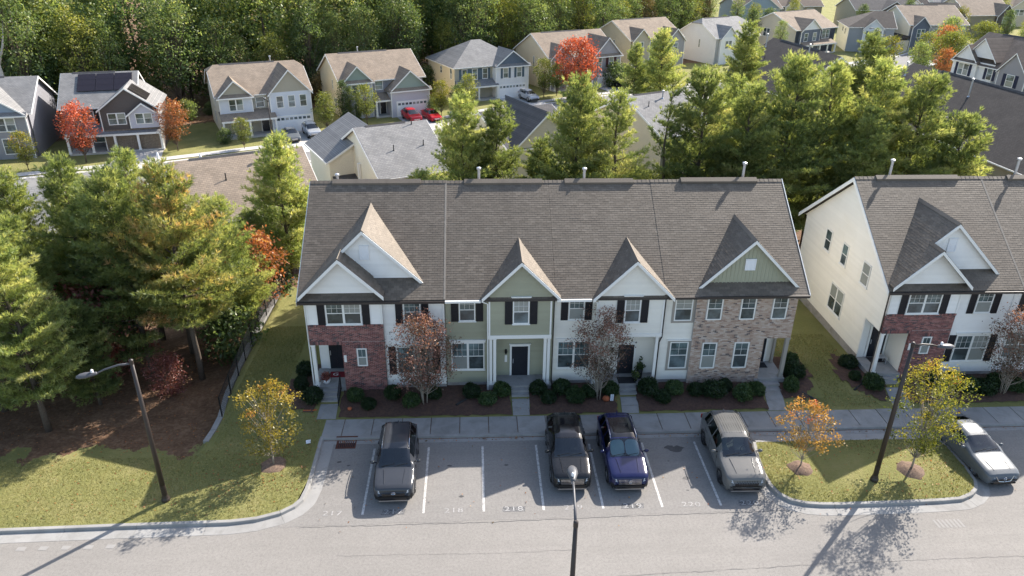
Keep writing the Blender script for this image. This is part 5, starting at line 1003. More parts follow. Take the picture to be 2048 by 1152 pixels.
def car(name, label, pos, rz, kind, paint, cat='car', group='cars parked nose out in front of the townhouses', detail=True, roofglass=False, shade=False, rails=None, ribs=False, grille='bars', emblem=None, trim_dark=True, scale=1., seats='cabin', rim='rim'):
    K = KINDS_CAR[kind]; L = K['L']; root = thing(name, label, cat, (pos[0], pos[1], pos[2] if len(pos) > 2 else .004), rz, group); root.scale = (scale,)*3
    it = lambda key, y: float(np.interp(y, [p[0] for p in K[key]], [p[1] for p in K[key]]))
    st = sorted(set([round(p[0], 3) for k in ('top', 'hw') for p in K[k]] + [round(y, 3) for y in np.arange(.3, L-.1, .11)] + [y for w in K['wins'] for y in w] + [K['ws'], K['cowl']] + list(K['rear'])))
    sm = lambda key, y: (it(key, y-.05)+2*it(key, y)+it(key, y+.05))/4 if .25 < y < L-.25 else it(key, y)
    def ring(y):
        zt, hw, bl, rw = sm('top', y), sm('hw', y), it('belt', y), it('rw', y); zb = K['zb']+(.10 if y < .1 or y > L-.1 else 0); k = max(0., min(1., (zt-bl-.10)/.32)); k = k*k*(3-2*k)
        A = [(hw*.93, zb), (hw*.995, zb+.16), (hw*1.0, lerp(zb, min(bl, zt), .62)), (hw*.975, zt-.11), (hw*.93, zt-.06), (hw*.80, zt-.025), (hw*.45, zt-.004), (0, zt)]
        B = [(hw*.93, zb), (hw*.995, zb+.16), (hw*1.0, lerp(zb, bl, .62)), (hw*.965, bl), (lerp(hw*.95, rw, .5), lerp(bl, zt-.06, .52)), (rw, zt-.075), (rw*.80, zt-.014), (0, zt)]
        C = [(lerp(a[0], b[0], k), max(lerp(a[1], b[1], k), zb+.01*i)) for i, (a, b) in enumerate(zip(A, B))]; out = []
        for i in range(7):
            for s_ in range(3): t = s_/3; out.append((lerp(C[i][0], C[i+1][0], t), lerp(C[i][1], C[i+1][1], t)))
        return out + [C[7]]
    rings = [ring(y) for y in st]; nr = len(rings[0]); sets = {}
    def put(key, quad):
        sets.setdefault(key, []).append(quad)
    for i in range(len(st)-1):
        ym = (st[i]+st[i+1])/2
        for j in range(nr-1):
            for sg in (1, -1):
                q = [(sg*rings[i][j][0], st[i], rings[i][j][1]), (sg*rings[i+1][j][0], st[i+1], rings[i+1][j][1]), (sg*rings[i+1][j+1][0], st[i+1], rings[i+1][j+1][1]), (sg*rings[i][j+1][0], st[i], rings[i][j+1][1])]
                if sg < 0: q = q[::-1]
                key = 'body'
                if (j < 3 or (j < 6 and ym < .2)) and trim_dark: key = 'trim'
                if K['cowl']+.02 < ym < K['ws']-.01 and j >= 15: key = 'windshield'
                if K['rear'][0] < ym < K['rear'][1] and j >= 16: key = 'rear_window'
                for wi, (a, b) in enumerate(K['wins']):
                    if a < ym < b and 10 <= j <= 14: key = ('side_window', wi, sg)
                if roofglass and K['ws']+.12 < ym < 3.75 and j >= 17: key = 'sunroof'
                put(key, q)
    def build(name_, quads, m, smooth=True, parent=root):
        idx = {}; v = []; f = []
        for q in quads:
            fc = []
            for p in q:
                kk = (round(p[0], 4), round(p[1], 4), round(p[2], 4))
                if kk not in idx: idx[kk] = len(v); v.append(kk)
                if idx[kk] not in fc: fc.append(idx[kk])
            if len(fc) >= 3: f.append(tuple(fc))
        b = MB(); b.add(v, f); return b.build(name_, m, parent, smooth=smooth)
    for e, ri in ((0, 0), (-1, len(st)-1)):
        rg = rings[ri]; pts = [(x, st[e], z) for x, z in rg] + [(-x, st[e], z) for x, z in rg[::-1][1:]]; sets['body'].append(pts if e else pts[::-1])
    if trim_dark:
        rg = rings[0][:7]; MB().prism([(x, -.004, z) for x, z in rg]+[(-x, -.004, z) for x, z in rg[::-1]], (0, .01, 0)).build('bumper_cover', 'car_black', root)
    body = build('body', sets['body'], paint)
    if 'trim' in sets: build('lower_trim', sets['trim'], 'car_black')
    build('windshield', sets['windshield'], 'car_glass'); build('rear_window', sets['rear_window'], 'car_glass')
    for k_, q in sets.items():
        if isinstance(k_, tuple): build('side_window', q, 'car_glass')
    if 'sunroof' in sets: build('sunroof', sets['sunroof'], 'car_gloss')
    # cabin
    hw = .95 if kind == 'suv' else .88; bl = it('belt', 2.4); c0 = K['cowl']
    cb = MB().box(-hw*.86, hw*.86, c0-.15, L-.5, .35, bl-.42).box(-hw*.84, hw*.84, c0-.1, c0+.42, bl-.45, bl-.03); cb.build('cabin', 'cabin', root)
    stm = MB()
    for sx in (-1, 1): stm.box(sx*.4-.24, sx*.4+.24, c0+.95, c0+1.4, bl-.5, bl-.28).box(sx*.4-.23, sx*.4+.23, c0+1.35, c0+1.5, bl-.3, bl+.22).box(sx*.4-.13, sx*.4+.13, c0+1.38, c0+1.48, bl+.22, bl+.4)
    stm.box(-.65, .65, c0+2.25, c0+2.4, bl-.35, bl+.2); stm.build('seats', seats, root)
    sw_ = MB(); sw_.tube([(.4+.17*math.cos(a), c0+.62+.05*math.sin(a), bl+.02+.15*math.sin(a)) for a in np.linspace(0, 2*math.pi, 13)], .018, 5, False); sw_.build('steering_wheel', 'car_black', root)
    if shade:
        for sx in (-1, 1):
            pts = []
            for a in np.linspace(0, 2*math.pi, 15)[:-1]:
                u, w_ = .34*math.copysign(abs(math.cos(a))**.6, math.cos(a)), .36*math.copysign(abs(math.sin(a))**.6, math.sin(a)); yy = (K['cowl']+K['ws'])/2+w_+.03; pts.append((sx*.36+u, yy, it('top', yy)-.05-.06*(abs(sx*.36+u)/.7)**2))
            MB().poly(pts).build('sun_shade', 'shade_panel', root)
    # wheels
    for wy in K['wheels']:
        for sx in (-1, 1):
            xw = sx*(hw-.005); r_ = K['r']
            def disc(prof, n=20):
                v = [(xw+sx*dx, wy+rr*math.cos(2*math.pi*k/n), r_+rr*math.sin(2*math.pi*k/n)) for rr, dx in prof for k in range(n)]
                f = [(i*n+k, i*n+(k+1) % n, (i+1)*n+(k+1) % n, (i+1)*n+k) for i in range(len(prof)-1) for k in range(n)] + [tuple(range((len(prof)-1)*n, len(prof)*n))]
                return MB().add(v, f)
            wb = disc([(r_*.66, .0), (r_*.62, -.03), (r_*.2, -.015), (r_*.16, .005)]); 
            for s5 in range(5):
                a = 2*math.pi*s5/5; d_ = (math.cos(a), math.sin(a)); n_ = (-d_[1], d_[0]); w0 = .035
                wb.add([(xw+sx*.008, wy+d_[0]*rr+n_[0]*w0*sg, r_+d_[1]*rr+n_[1]*w0*sg) for rr in (r_*.12, r_*.64) for sg in (-1, 1)], [(0, 1, 3, 2)])
            wh = wb.build('wheel', rim, root, smooth=False); disc([(r_*.7, -.22), (r_, -.2), (r_, -.02), (r_*.94, .012), (r_*.66, .012), (r_*.64, -.04)]).build('tyre', 'tyre', wh, smooth=True)
            n = 16; ar = MB(); r0, r1 = r_*1.03, r_*(1.2 if trim_dark else 1.1); vv = [(sx*(hw+.006), wy+rr*math.cos(math.pi*k/n), r_+.02+rr*math.sin(math.pi*k/n)) for rr in (r0, r1) for k in range(n+1)]; vv += [(sx*(hw-.03), wy+r1*1.03*math.cos(math.pi*k/n), r_+.02+r1*1.03*math.sin(math.pi*k/n)) for k in range(n+1)]
            ar.add(vv, [(i, i+1, n+1+i+1, n+1+i) for i in range(n)] + [(n+1+i, n+2+i, 2*n+3+i, 2*n+2+i) for i in range(n)]); ar.build('wheel_arch', 'car_black', root)
    # lamps, grille, bumper
    zt = it('top', .08); sv = kind == 'suv'; g0, g1 = (.56, .82) if sv else (.42, .62)
    gw = .50 if sv else .36
    gm = MB().prism([(-gw, -.012, g0), (gw, -.012, g0), (gw+.08, .045, g1), (-gw-.08, .045, g1)], (0, .06, 0)); gr = gm.build('grille', 'car_gloss' if grille != 'blue' else 'paint_blue', root)
    if grille == 'bars':
        for k in range(4): z = lerp(g0+.03, g1-.03, k/3); y = lerp(-.012, .045, (z-g0)/(g1-g0)); MB().box(-gw-.04, gw+.04, y-.018, y+.02, z-.012, z+.012).build('grille_bar', 'chrome', gr)
    elif grille == 'mesh':
        mb = MB()
        for k in range(9):
            for q in range(3): x = -gw+.06+k*(2*gw-.12)/8+(q % 2)*.05; z = g0+.06+q*.08; mb.box(x-.02, x+.02, -.02+.01*q, .03, z-.015, z+.015)
        mb.build('grille_mesh', 'car_black', gr, kind='stuff')
    elif grille == 'vee':
        for sx in (-1, 1): MB().tube([(sx*.02, -.02, g0-.06), (sx*(gw-.06), -.015, g0-.03), (sx*(gw+.1), .05, g1+.02)], .022, 6).build('grille_bar', 'chrome', gr)
    if emblem:
        zc = lerp(g0, g1, .55); e = MB(); rx, rz_ = (.10, .055) if emblem in 'H' else (.075, .075); yy = -.02+.03*.55
        e.tube([(rx*math.cos(a), yy-.012, zc+rz_*math.sin(a)) for a in np.linspace(0, 2*math.pi, 17)], .011, 5, False)
        S = {'H': [((-.05, -.03), (-.03, .03)), ((.03, -.03), (.05, .03)), ((-.04, 0), (.04, 0))], 'VW': [((-.035, .06), (0, .01)), ((0, .01), (.035, .06)), ((-.06, .03), (-.03, -.055)), ((-.03, -.055), (0, 0)), ((0, 0), (.03, -.055)), ((.03, -.055), (.06, .03))], 'N': [((-.09, 0), (.09, 0))], 'R': []}[emblem]
        for a, b in S: e.tube([(a[0], yy-.012, zc+a[1]), (b[0], yy-.012, zc+b[1])], .010, 5)
        e.build('emblem', 'chrome', gr)
    for sx in (-1, 1):
        a = (sx*(gw+.10), .005, g1-.10); b = (sx*.80, .115, g1-.06); c = (sx*.845, .26, g1+.03); d = (sx*(gw+.14), .045, g1+.015)
        if not sv: a = (sx*.50, .03, g1-.07); b = (sx*.77, .17, g1-.02); c = (sx*.83, .50, g1+.12); d = (sx*.60, .12, g1+.05)
        MB().prism([a, b, c, d], (sx*.012, -.035, .012)).build('headlight', 'head_lens', root)
        MB().box(sx*.78-.08, sx*.78+.08, L-.1, L-.02, (.85 if sv else .8), (1.05 if sv else .92)).build('tail_light', 'tail_lens', root)
    MB().prism([(-.56, -.014, .32), (.56, -.014, .32), (.62, .0, .44), (-.62, .0, .44)] if sv else [(-.5, -.014, .27), (.5, -.014, .27), (.56, 0, .36), (-.56, 0, .36)], (0, .08, 0)).build('lower_intake', 'car_gloss', root)
    MB().prism([(-.66, -.02, .26), (.66, -.02, .26), (.7, -.01, .31), (-.7, -.01, .31)] if sv else [(-.6, -.02, .21), (.6, -.02, .21), (.64, -.01, .25), (-.64, -.01, .25)], (0, .1, 0)).build('bumper_strip', 'rim' if sv else 'car_black', root)
    if not detail: return root
    for sx in (-1, 1):
        yy = c0+.42; zz = it('belt', yy)+.10; mm = MB(); mm.ell((sx*(hw+.13), yy, zz), (.12, .07, .085)); mo_ = mm.build('door_mirror', paint, root, smooth=True); MB().tube([(sx*(hw-.06), yy+.03, zz-.05), (sx*(hw+.06), yy, zz-.02)], .03, 6).build('mirror_stalk', 'car_black', mo_)
        for wy in ([1.62] if kind != 'sedan' else [1.75]) + [w[1]+.04 for w in K['wins'][:2]]: MB().box(sx*(hw-.012)-.004, sx*(hw-.012)+.016*sx, wy-.006, wy+.006, K['zb']+.2, it('belt', wy)-.02).build('door_seam', 'car_black', root)
        for wi in (0, 1): wy = K['wins'][wi][1]-.15; MB().box(min(sx*(hw-.01), sx*(hw+.03)), max(sx*(hw-.01), sx*(hw+.03)), wy-.1, wy+.1, it('belt', wy)-.14, it('belt', wy)-.11).build('door_handle', paint, root)
        if rails:
            pts = [(sx*(it('rw', y)-.02), y, it('top', y)-.045+.06*min(1, min(y-2.15, 4.2-y)/.12)) for y in (2.15, 2.27, 2.7, 3.2, 3.7, 4.08, 4.2)]; MB().tube(pts, .02, 6).build('roof_rail', rails, root)
        MB().tube([(sx*.30-.32, c0+.03, it('top', c0+.03)+.015), (sx*.30+.3, c0+.13, it('top', c0+.13)+.012)], .012, 5).build('wiper', 'car_black', root)
        MB().tube([(sx*.42, .32, it('top', .32)+.003), (sx*.46, .8, it('top', .8)+.008), (sx*.5, c0-.1, it('top', c0-.1)+.004)], .013, 6).build('hood_crease', paint, root)
    if ribs:
        for k in range(-4, 5): MB().tube([(k*.115, y, it('top', y)-.004) for y in (2.35, 2.9, 3.5, 4.0)], .012, 6).build('roof_rib', paint, root)
    MB().tube([(0, 4.05, it('top', 4.05)), (0, 4.16, it('top', 4.1)+.07)], .025, 6).build('antenna_fin', paint, root)
    return root
car('graphite_suv', 'dark graphite SUV with black mesh grille, alone in the bay beside the storm drain', (-6.86, .55), R(1), 'suv', 'paint_graphite', 'suv', rails='chrome', grille='mesh', emblem='H')
car('black_suv', 'black SUV with chrome grille bars, left of the blue SUV', (1.42, 1.05), R(-.5), 'suv', 'paint_black', 'suv', roofglass=True, emblem='VW')
car('blue_suv', 'violet blue SUV with silver windshield sun shade', (4.12, .95), R(0), 'suv', 'paint_blue', 'suv', roofglass=True, shade=True, rails='chrome', emblem='VW')
car('grey_suv', 'pale grey SUV with ribbed roof and dark wheels beside the grass island', (9.55, .6), R(-1), 'suv', 'paint_grey', 'suv', rails='car_black', ribs=True, grille='mesh', scale=1.06, trim_dark=False, rim='rim_dark', seats='seat_light')
car('steel_sedan', 'steel grey sedan with chrome vee grille at the right border', (22.15, .75), R(3), 'sedan', 'paint_steel', 'car', grille='vee', emblem='N', trim_dark=False)
def hpos(hx, hy, rot, a, b): c, s_ = math.cos(R(rot)), math.sin(R(rot)); return (hx+c*a-s_*b, hy+s_*a+c*b, GB+.09)
GC = 'cars on the driveways of the street behind'
car('silver_sedan', 'silver sedan on the driveway of the cream house, nearer its porch', hpos(-37.8, 77.6, 23.6, 8.3, -7.6), R(23.6), 'sedan', 'paint_steel', group=GC, detail=False, trim_dark=False)
car('silver_suv', 'white-silver SUV on the driveway of the cream house, farther from its porch', hpos(-37.8, 77.6, 23.6, 11.3, -6.6), R(23.6), 'suv', 'paint_silver', 'suv', group=GC, detail=False)
car('red_hatchback', 'dark red hatchback close to the garage of the green gabled house', hpos(-22.8, 87.8, 25.3, 9.0, -7.4), R(25), 'hatch', 'paint_red', group=GC, detail=False, trim_dark=False, scale=1.1)
car('red_sedan', 'bright red sedan at the outer side of the green gabled house driveway', hpos(-22.8, 87.8, 25.3, 11.9, -8.2), R(24), 'sedan', 'paint_red', group=GC, detail=False, trim_dark=False)
car('grey_suv', 'grey SUV by the garage of the hip roofed house', hpos(-6.2, 100.4, 25, 11.6, -6.8), R(24), 'suv', 'paint_silver', 'suv', group=GC, detail=False)
car('dark_hedge_car', 'black car on the driveway under the red maple', hpos(10.4, 109.6, 27, 12.9, -6.6), R(27), 'hatch', 'paint_black', group=GC, detail=False)
# ------------------------------------------------------------------ trees and shrubs
def unit(a): return a/np.maximum(np.linalg.norm(a, axis=-1, keepdims=True), 1e-9)
def tufts(C, D, T, n, L, W, g):
    """needle sprays: n blades of length L at every centre C, leaning along D"""
    k = len(C); d = unit(D[:, None, :]*.7 + g.normal(0, .5, (k, n, 3)) + np.array([0, 0, .45])); base = np.repeat(C[:, None, :], n, 1) - d*.05
    tip = base + d*(L*g.uniform(.75, 1.15, (k, n, 1))); side = unit(np.cross(d, g.normal(0, 1, (k, n, 3))))*W/2; mid = base+(tip-base)*.55
    V = np.stack([base, mid+side, tip, mid-side], 2).reshape(-1, 3); f = np.arange(k*n*4).reshape(-1, 4); return V, f, np.repeat(np.clip(T, 0, 1), n)
def leaves(C, T, n, spread, size, g, up=.5, flat=.75):
    k = len(C); P = np.repeat(C[:, None, :], n, 1) + g.normal(0, 1, (k, n, 3))*np.array([1, 1, flat])*spread; N = unit(g.normal(0, 1, (k, n, 3)) + np.array([0, 0, up])); a = unit(np.cross(N, g.normal(0, 1, (k, n, 3)))); b = np.cross(N, a)
    s = size*g.uniform(.6, 1.25, (k, n, 1)); V = np.stack([P-a*s, P+b*s*.55, P+a*s, P-b*s*.55], 2).reshape(-1, 3); return V, np.arange(k*n*4).reshape(-1, 4), np.clip(np.repeat(T, n)+g.normal(0, .06, k*n), 0, 1)
def join(parts):
    V = []; Fa = []; T = []; o = 0
    for v, f, t in parts: V.append(v); Fa.append(f+o); T.append(t); o += len(v)
    return np.concatenate(V), np.concatenate(Fa), np.concatenate(T)
PROTO = {}
def proto(key, trunk_mb, crown, leafmat, barkmat, extra=()): PROTO[key] = (np_mesh('crown', *crown), trunk_mb, leafmat, barkmat)
def place(key, name, label, pos, h=1., rz=None, group=None, cat='tree', leaf=None, sx=None):
    """a tree: Empty at the foot > trunk, crown (shared meshes)"""
    cm, tm, lm, bm_ = PROTO[key]; leaf = leaf or lm
    if (key, leaf) not in CM:
        me = cm if leaf == lm else cm.copy(); me.materials.clear(); me.materials.append(M[leaf]); CM[(key, leaf)] = me
    if key not in TM:
        me = bpy.data.meshes.new('trunk'); me.from_pydata(tm.v, [], tm.f); me.materials.append(M[bm_]); me.polygons.foreach_set('use_smooth', [True]*len(me.polygons)); TM[key] = me
    r_ = thing(name, label, cat, pos, rnd.uniform(0, 6.28) if rz is None else rz, group); r_.scale = (sx or h, sx or h, h)
    for nm, me in (('trunk', TM[key]), ('crown', CM[(key, leaf)])): o = bpy.data.objects.new(nm, me); COL.objects.link(o); o.parent = r_
    return r_
CM = {}; TM = {}
def pine(key, seed, h, cb, rad, whorl=.47, blades=15, L=.43, W=.042, per=5, leaf='needles', dens=1.):
    g = np.random.default_rng(seed); q = random.Random(seed); tm = MB(); bend = [(q.uniform(-.25, .25)*i/6, q.uniform(-.25, .25)*i/6) for i in range(8)]
    tp = [Vector((bend[i][0], bend[i][1], h*i/7)) for i in range(8)]; tm.tube(tp, [h*.0145*(1-i/7.6)+.015 for i in range(8)], 8)
    def at(z): i = min(6, int(z/h*7)); t = z/h*7-i; return tp[i].lerp(tp[i+1], t)
    C = []; D = []; T = []; z = h*cb
    while z < h-.15:
        t = (z-h*cb)/(h*(1-cb)); Lb = rad*((1-t**1.5)**.7)*(.66+.34*min(1, t/.18))+.25
        for k in range(q.choice((per-1, per, per+1))):
            if q.random() > dens: continue
            az = q.uniform(0, 2*math.pi); el = R(q.uniform(-10, 34)+38*t); ln = Lb*q.uniform(.6, 1.15); p0 = at(min(z+q.uniform(-.15, .15), h*.99)); tone = q.gauss(.5, .16)
            d = Vector((math.cos(az)*math.cos(el), math.sin(az)*math.cos(el), math.sin(el))); n = max(2, int(ln/.35)); pts = [p0 + d*(ln*s/n) + Vector((0, 0, .10*ln*(s/n)**2)) for s in range(n+1)]
            tm.tube(pts, [max(.012, .035*(1-s/(n+.5))*(ln/2)) for s in range(n+1)], 4, False)
            lat = Vector((-math.sin(az), math.cos(az), 0))
            for s in range(1, n+1):
                fr = s/n
                if fr < .2: continue
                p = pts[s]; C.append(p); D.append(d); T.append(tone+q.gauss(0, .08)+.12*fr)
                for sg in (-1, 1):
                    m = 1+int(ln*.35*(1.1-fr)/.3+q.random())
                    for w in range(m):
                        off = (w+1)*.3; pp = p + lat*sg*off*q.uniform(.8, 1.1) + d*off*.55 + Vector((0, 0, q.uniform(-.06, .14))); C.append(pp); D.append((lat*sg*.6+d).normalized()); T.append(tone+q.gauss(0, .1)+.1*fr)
        z += whorl*q.uniform(.8, 1.2)
    for k in range(6): C.append(tp[7]+Vector((q.uniform(-.15, .15), q.uniform(-.15, .15), -.12*k))); D.append(Vector((0, 0, 1))); T.append(.6)
    cr = tufts(np.array([tuple(c) for c in C]), np.array([tuple(d) for d in D]), np.array(T), blades, L, W, g); proto(key, tm, cr, leaf, 'bark')
def broad(key, seed, h, cb, rad, clumps, per, spread, size, leaf='leaf_green', bark='bark', shape=1., stems=1, branch_r=.012, hollow=.35, flat=.75):
    """broadleaf: stems, forking limbs, leaf clumps through the crown volume"""
    g = np.random.default_rng(seed); q = random.Random(seed); tm = MB(); zc = h*(cb+(1-cb)*.5); hz = h*(1-cb)*.52; C = []; T = []
    lobes = [(q.uniform(0, 6.28), q.uniform(-.8, .8), q.uniform(.75, 1.2)) for _ in range(7)]
    for i in range(clumps):
        a = q.uniform(0, 6.28); u = q.uniform(-1, 1); rr = max(hollow, q.random()**.45); w = 1.
        for la, lu, lw in lobes:
            if math.cos(a-la) > .6 and abs(u-lu) < .5: w *= lw
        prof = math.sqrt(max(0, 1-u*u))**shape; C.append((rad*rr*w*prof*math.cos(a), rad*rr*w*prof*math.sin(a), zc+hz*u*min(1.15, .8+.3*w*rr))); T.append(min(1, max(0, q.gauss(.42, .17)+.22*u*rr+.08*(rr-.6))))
    C = np.array(C)
    for s_ in range(stems):
        a0 = 6.28*s_/stems+q.random(); ox = .0 if stems == 1 else .12; top = Vector((ox*4*math.cos(a0)*(stems > 1), ox*4*math.sin(a0)*(stems > 1), h*(cb+(1-cb)*.55))); b0 = Vector((ox*math.cos(a0)*(stems > 1), ox*math.sin(a0)*(stems > 1), -.1)); pts = [b0.lerp(top, i/5)+Vector((q.uniform(-.03, .03)*h*.2*(i > 0), q.uniform(-.03, .03)*h*.2*(i > 0), 0)) for i in range(6)]
        tm.tube(pts, [h*branch_r*(1-.85*i/5)*(1 if stems == 1 else .6) for i in range(6)], 7)
        sel = g.choice(len(C), min(len(C), 70 if stems == 1 else 14), replace=False)
        for i in sel:
            c = Vector(C[i]); t = max(.25, min(.98, (c.z/h-.12)/(cb+(1-cb)*.6)*.75)); p = pts[min(5, int(t*5))]; m = p.lerp(c, .5)+Vector((0, 0, -.04*h*q.random())); tm.tube([p, m, c], [h*branch_r*.34, h*branch_r*.2, h*branch_r*.07], 4, False)
    proto(key, tm, leaves(C, np.array(T), per, spread, size, g, flat=flat), leaf, bark)
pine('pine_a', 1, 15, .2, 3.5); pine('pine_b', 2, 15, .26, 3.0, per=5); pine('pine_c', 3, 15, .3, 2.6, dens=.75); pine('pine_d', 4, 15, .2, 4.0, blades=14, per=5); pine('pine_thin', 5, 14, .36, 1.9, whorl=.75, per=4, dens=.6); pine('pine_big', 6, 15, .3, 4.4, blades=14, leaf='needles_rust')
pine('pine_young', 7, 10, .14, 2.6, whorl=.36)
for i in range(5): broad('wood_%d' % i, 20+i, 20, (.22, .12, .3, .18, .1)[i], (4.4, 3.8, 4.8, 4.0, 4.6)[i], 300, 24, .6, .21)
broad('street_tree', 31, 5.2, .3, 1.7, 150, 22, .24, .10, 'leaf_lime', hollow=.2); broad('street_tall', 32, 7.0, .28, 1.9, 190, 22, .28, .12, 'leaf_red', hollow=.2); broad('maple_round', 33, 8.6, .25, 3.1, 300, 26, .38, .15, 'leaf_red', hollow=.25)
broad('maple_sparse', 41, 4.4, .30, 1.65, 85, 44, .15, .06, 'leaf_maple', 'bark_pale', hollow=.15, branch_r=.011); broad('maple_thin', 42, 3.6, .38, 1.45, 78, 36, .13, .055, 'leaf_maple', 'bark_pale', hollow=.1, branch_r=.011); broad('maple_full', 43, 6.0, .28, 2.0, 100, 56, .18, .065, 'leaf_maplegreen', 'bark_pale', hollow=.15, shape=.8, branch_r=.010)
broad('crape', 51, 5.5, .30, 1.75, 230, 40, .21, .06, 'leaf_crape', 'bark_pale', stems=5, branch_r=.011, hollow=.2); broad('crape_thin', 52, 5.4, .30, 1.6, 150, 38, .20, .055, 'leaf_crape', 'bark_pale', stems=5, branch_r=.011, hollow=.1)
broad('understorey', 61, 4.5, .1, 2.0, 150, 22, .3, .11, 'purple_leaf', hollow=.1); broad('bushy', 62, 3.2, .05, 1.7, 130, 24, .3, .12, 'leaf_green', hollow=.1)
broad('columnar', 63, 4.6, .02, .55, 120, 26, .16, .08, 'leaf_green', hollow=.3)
def shrub_mesh(key, seed, n=420):
    g = np.random.default_rng(seed); q = random.Random(seed); C = []
    for i in range(n):
        u = q.uniform(-.55, 1); a = q.uniform(0, 6.28); r_ = .86+.14*q.random()+.05*math.sin(a*3+seed)+.04*math.sin(u*7+a*2); s = math.sqrt(max(0, 1-u*u)); C.append((r_*s*math.cos(a), r_*s*math.sin(a), .72+.86*r_*u))
    v, f, t = leaves(np.array(C), np.clip(g.normal(.45, .2, n), 0, 1), 9, .075, .085, g, up=.3, flat=1.); core = MB().ell((0, 0, .72), (.8, .8, .7), 14, 9)
    cv = np.array(core.v); me = bpy.data.meshes.new('shrub'); fl = [tuple(int(i) for i in r_) for r_ in f]; o = len(v); me.from_pydata([tuple(p) for p in v.tolist()]+core.v, [], fl+[tuple(i+o for i in fc) for fc in core.f]); at = me.attributes.new('tint', 'FLOAT', 'FACE'); at.data.foreach_set('value', list(t)+[.0]*len(core.f)); me.materials.append(M['box_leaf']); return me
SHR = [shrub_mesh('s', k) for k in (1, 2, 3)]
def shrub(x, y, r_, label, z=None, h=1.):
    o = bpy.data.objects.new('boxwood_shrub', SHR[rnd.randrange(3)]); COL.objects.link(o); o.location = (x, y, (H(x, y) if z is None else z)-.02); k_ = rnd.uniform(.9, 1.1); o.scale = (r_*k_, r_/k_, r_*rnd.uniform(.85, 1.12)*h); o.rotation_euler = (0, 0, rnd.uniform(0, 6.28)); tag(o, label, 'shrub', 'clipped round shrubs in the front beds'); return o
ORD = ['first', 'second', 'third', 'fourth', 'fifth', 'sixth', 'seventh', 'eighth', 'ninth', 'tenth', 'eleventh', 'twelfth', 'thirteenth', 'fourteenth', 'fifteenth', 'sixteenth', 'seventeenth', 'eighteenth', 'nineteenth', 'twentieth']
def nth_word(n): return ORD[n-1] if n <= 20 else '%d%s' % (n, {1: 'st', 2: 'nd', 3: 'rd'}.get(n % 10, 'th'))
def rowl(fmt, pts):
    """number things of one bed from left to right"""
    for i, p in enumerate(sorted(pts)): shrub(p[0], p[1], p[2], fmt % ORD[i], h=p[3] if len(p) > 3 else 1.)
rowl('dark shrub beside the red brick porch steps, %s from the left', [(-12.9, 11.1, .5), (-12.86, 9.65, .42), (-12.0, 8.5, .55)])
rowl('dark shrub in the bed left of the green townhouse steps, %s from the left', [(-9.7, 8.6, .46), (-8.9, 7.95, .4), (-7.65, 8.65, .45), (-6.6, 8.05, .46), (-5.4, 8.65, .42), (-3.3, 8.75, .5), (-2.4, 8.1, .46), (-1.6, 8.85, .5)])
rowl('dark shrub between the green and cream townhouse steps, %s from the left', [(.42, 8.85, .48), (.95, 8.15, .42), (1.73, 8.85, .5), (2.45, 8.15, .52), (3.3, 8.6, .46), (4.45, 8.65, .47)])
rowl('dark shrub in the bed right of the cream townhouse steps, %s from the left', [(6.6, 8.65, .56), (7.3, 8.05, .46), (8.1, 8.65, .48), (9.3, 8.55, .46), (10.25, 8.4, .64), (11.05, 8.85, .42), (11.85, 8.05, .54), (12.72, 8.5, .5)])
rowl('dark round shrub beside the tan brick porch column, %s from the left', [(14.85, 8.75, .46), (15.45, 9.95, .6), (15.75, 11.3, .48)])
rowl('dark round shrub by the cream side wall porch, %s from the left', [(18.95, 9.6, .34), (19.2, 11.0, .5), (19.6, 8.75, .54)])
rowl('dark shrub of the hedge at the right border, %s from the left', [(23.4, 8.85, .56), (24.2, 8.75, .54), (25.0, 8.4, .58), (25.9, 8.25, .58), (26.9, 8.75, .55), (27.7, 8.4, .56)])
# front trees
place('crape', 'crape_myrtle', 'crape myrtle with thick pinkish brown autumn leaves by the brick bay', (-5.87, 8.2, .25), .95, .4, 'crape myrtles in front of the townhouses'); place('crape_thin', 'crape_myrtle', 'crape myrtle with sparse dark leaves before the cream townhouse', (3.75, 8.3, .25), 1.0, 2.1, 'crape myrtles in front of the townhouses'); place('crape_thin', 'crape_myrtle', 'crape myrtle in front of the end unit at the right border', (26.95, 8.15, .25), .98, 4.0, 'crape myrtles in front of the townhouses')
GY = 'young maples in autumn colour along the curb'
place('maple_sparse', 'young_maple', 'young golden maple on the left lawn beside the parking bays', (-12.96, 3.45, .18), 1.02, .5, GY); place('maple_thin', 'young_maple', 'thin orange-tipped maple on the grass island beside the grey SUV', (12.84, 2.27, .25), 1.0, 1.4, GY, leaf='leaf_orange'); place('maple_full', 'young_maple', 'full yellow-green maple on the grass island beside the lamp post', (18.19, 1.85, .3), .94, 2.6, GY)
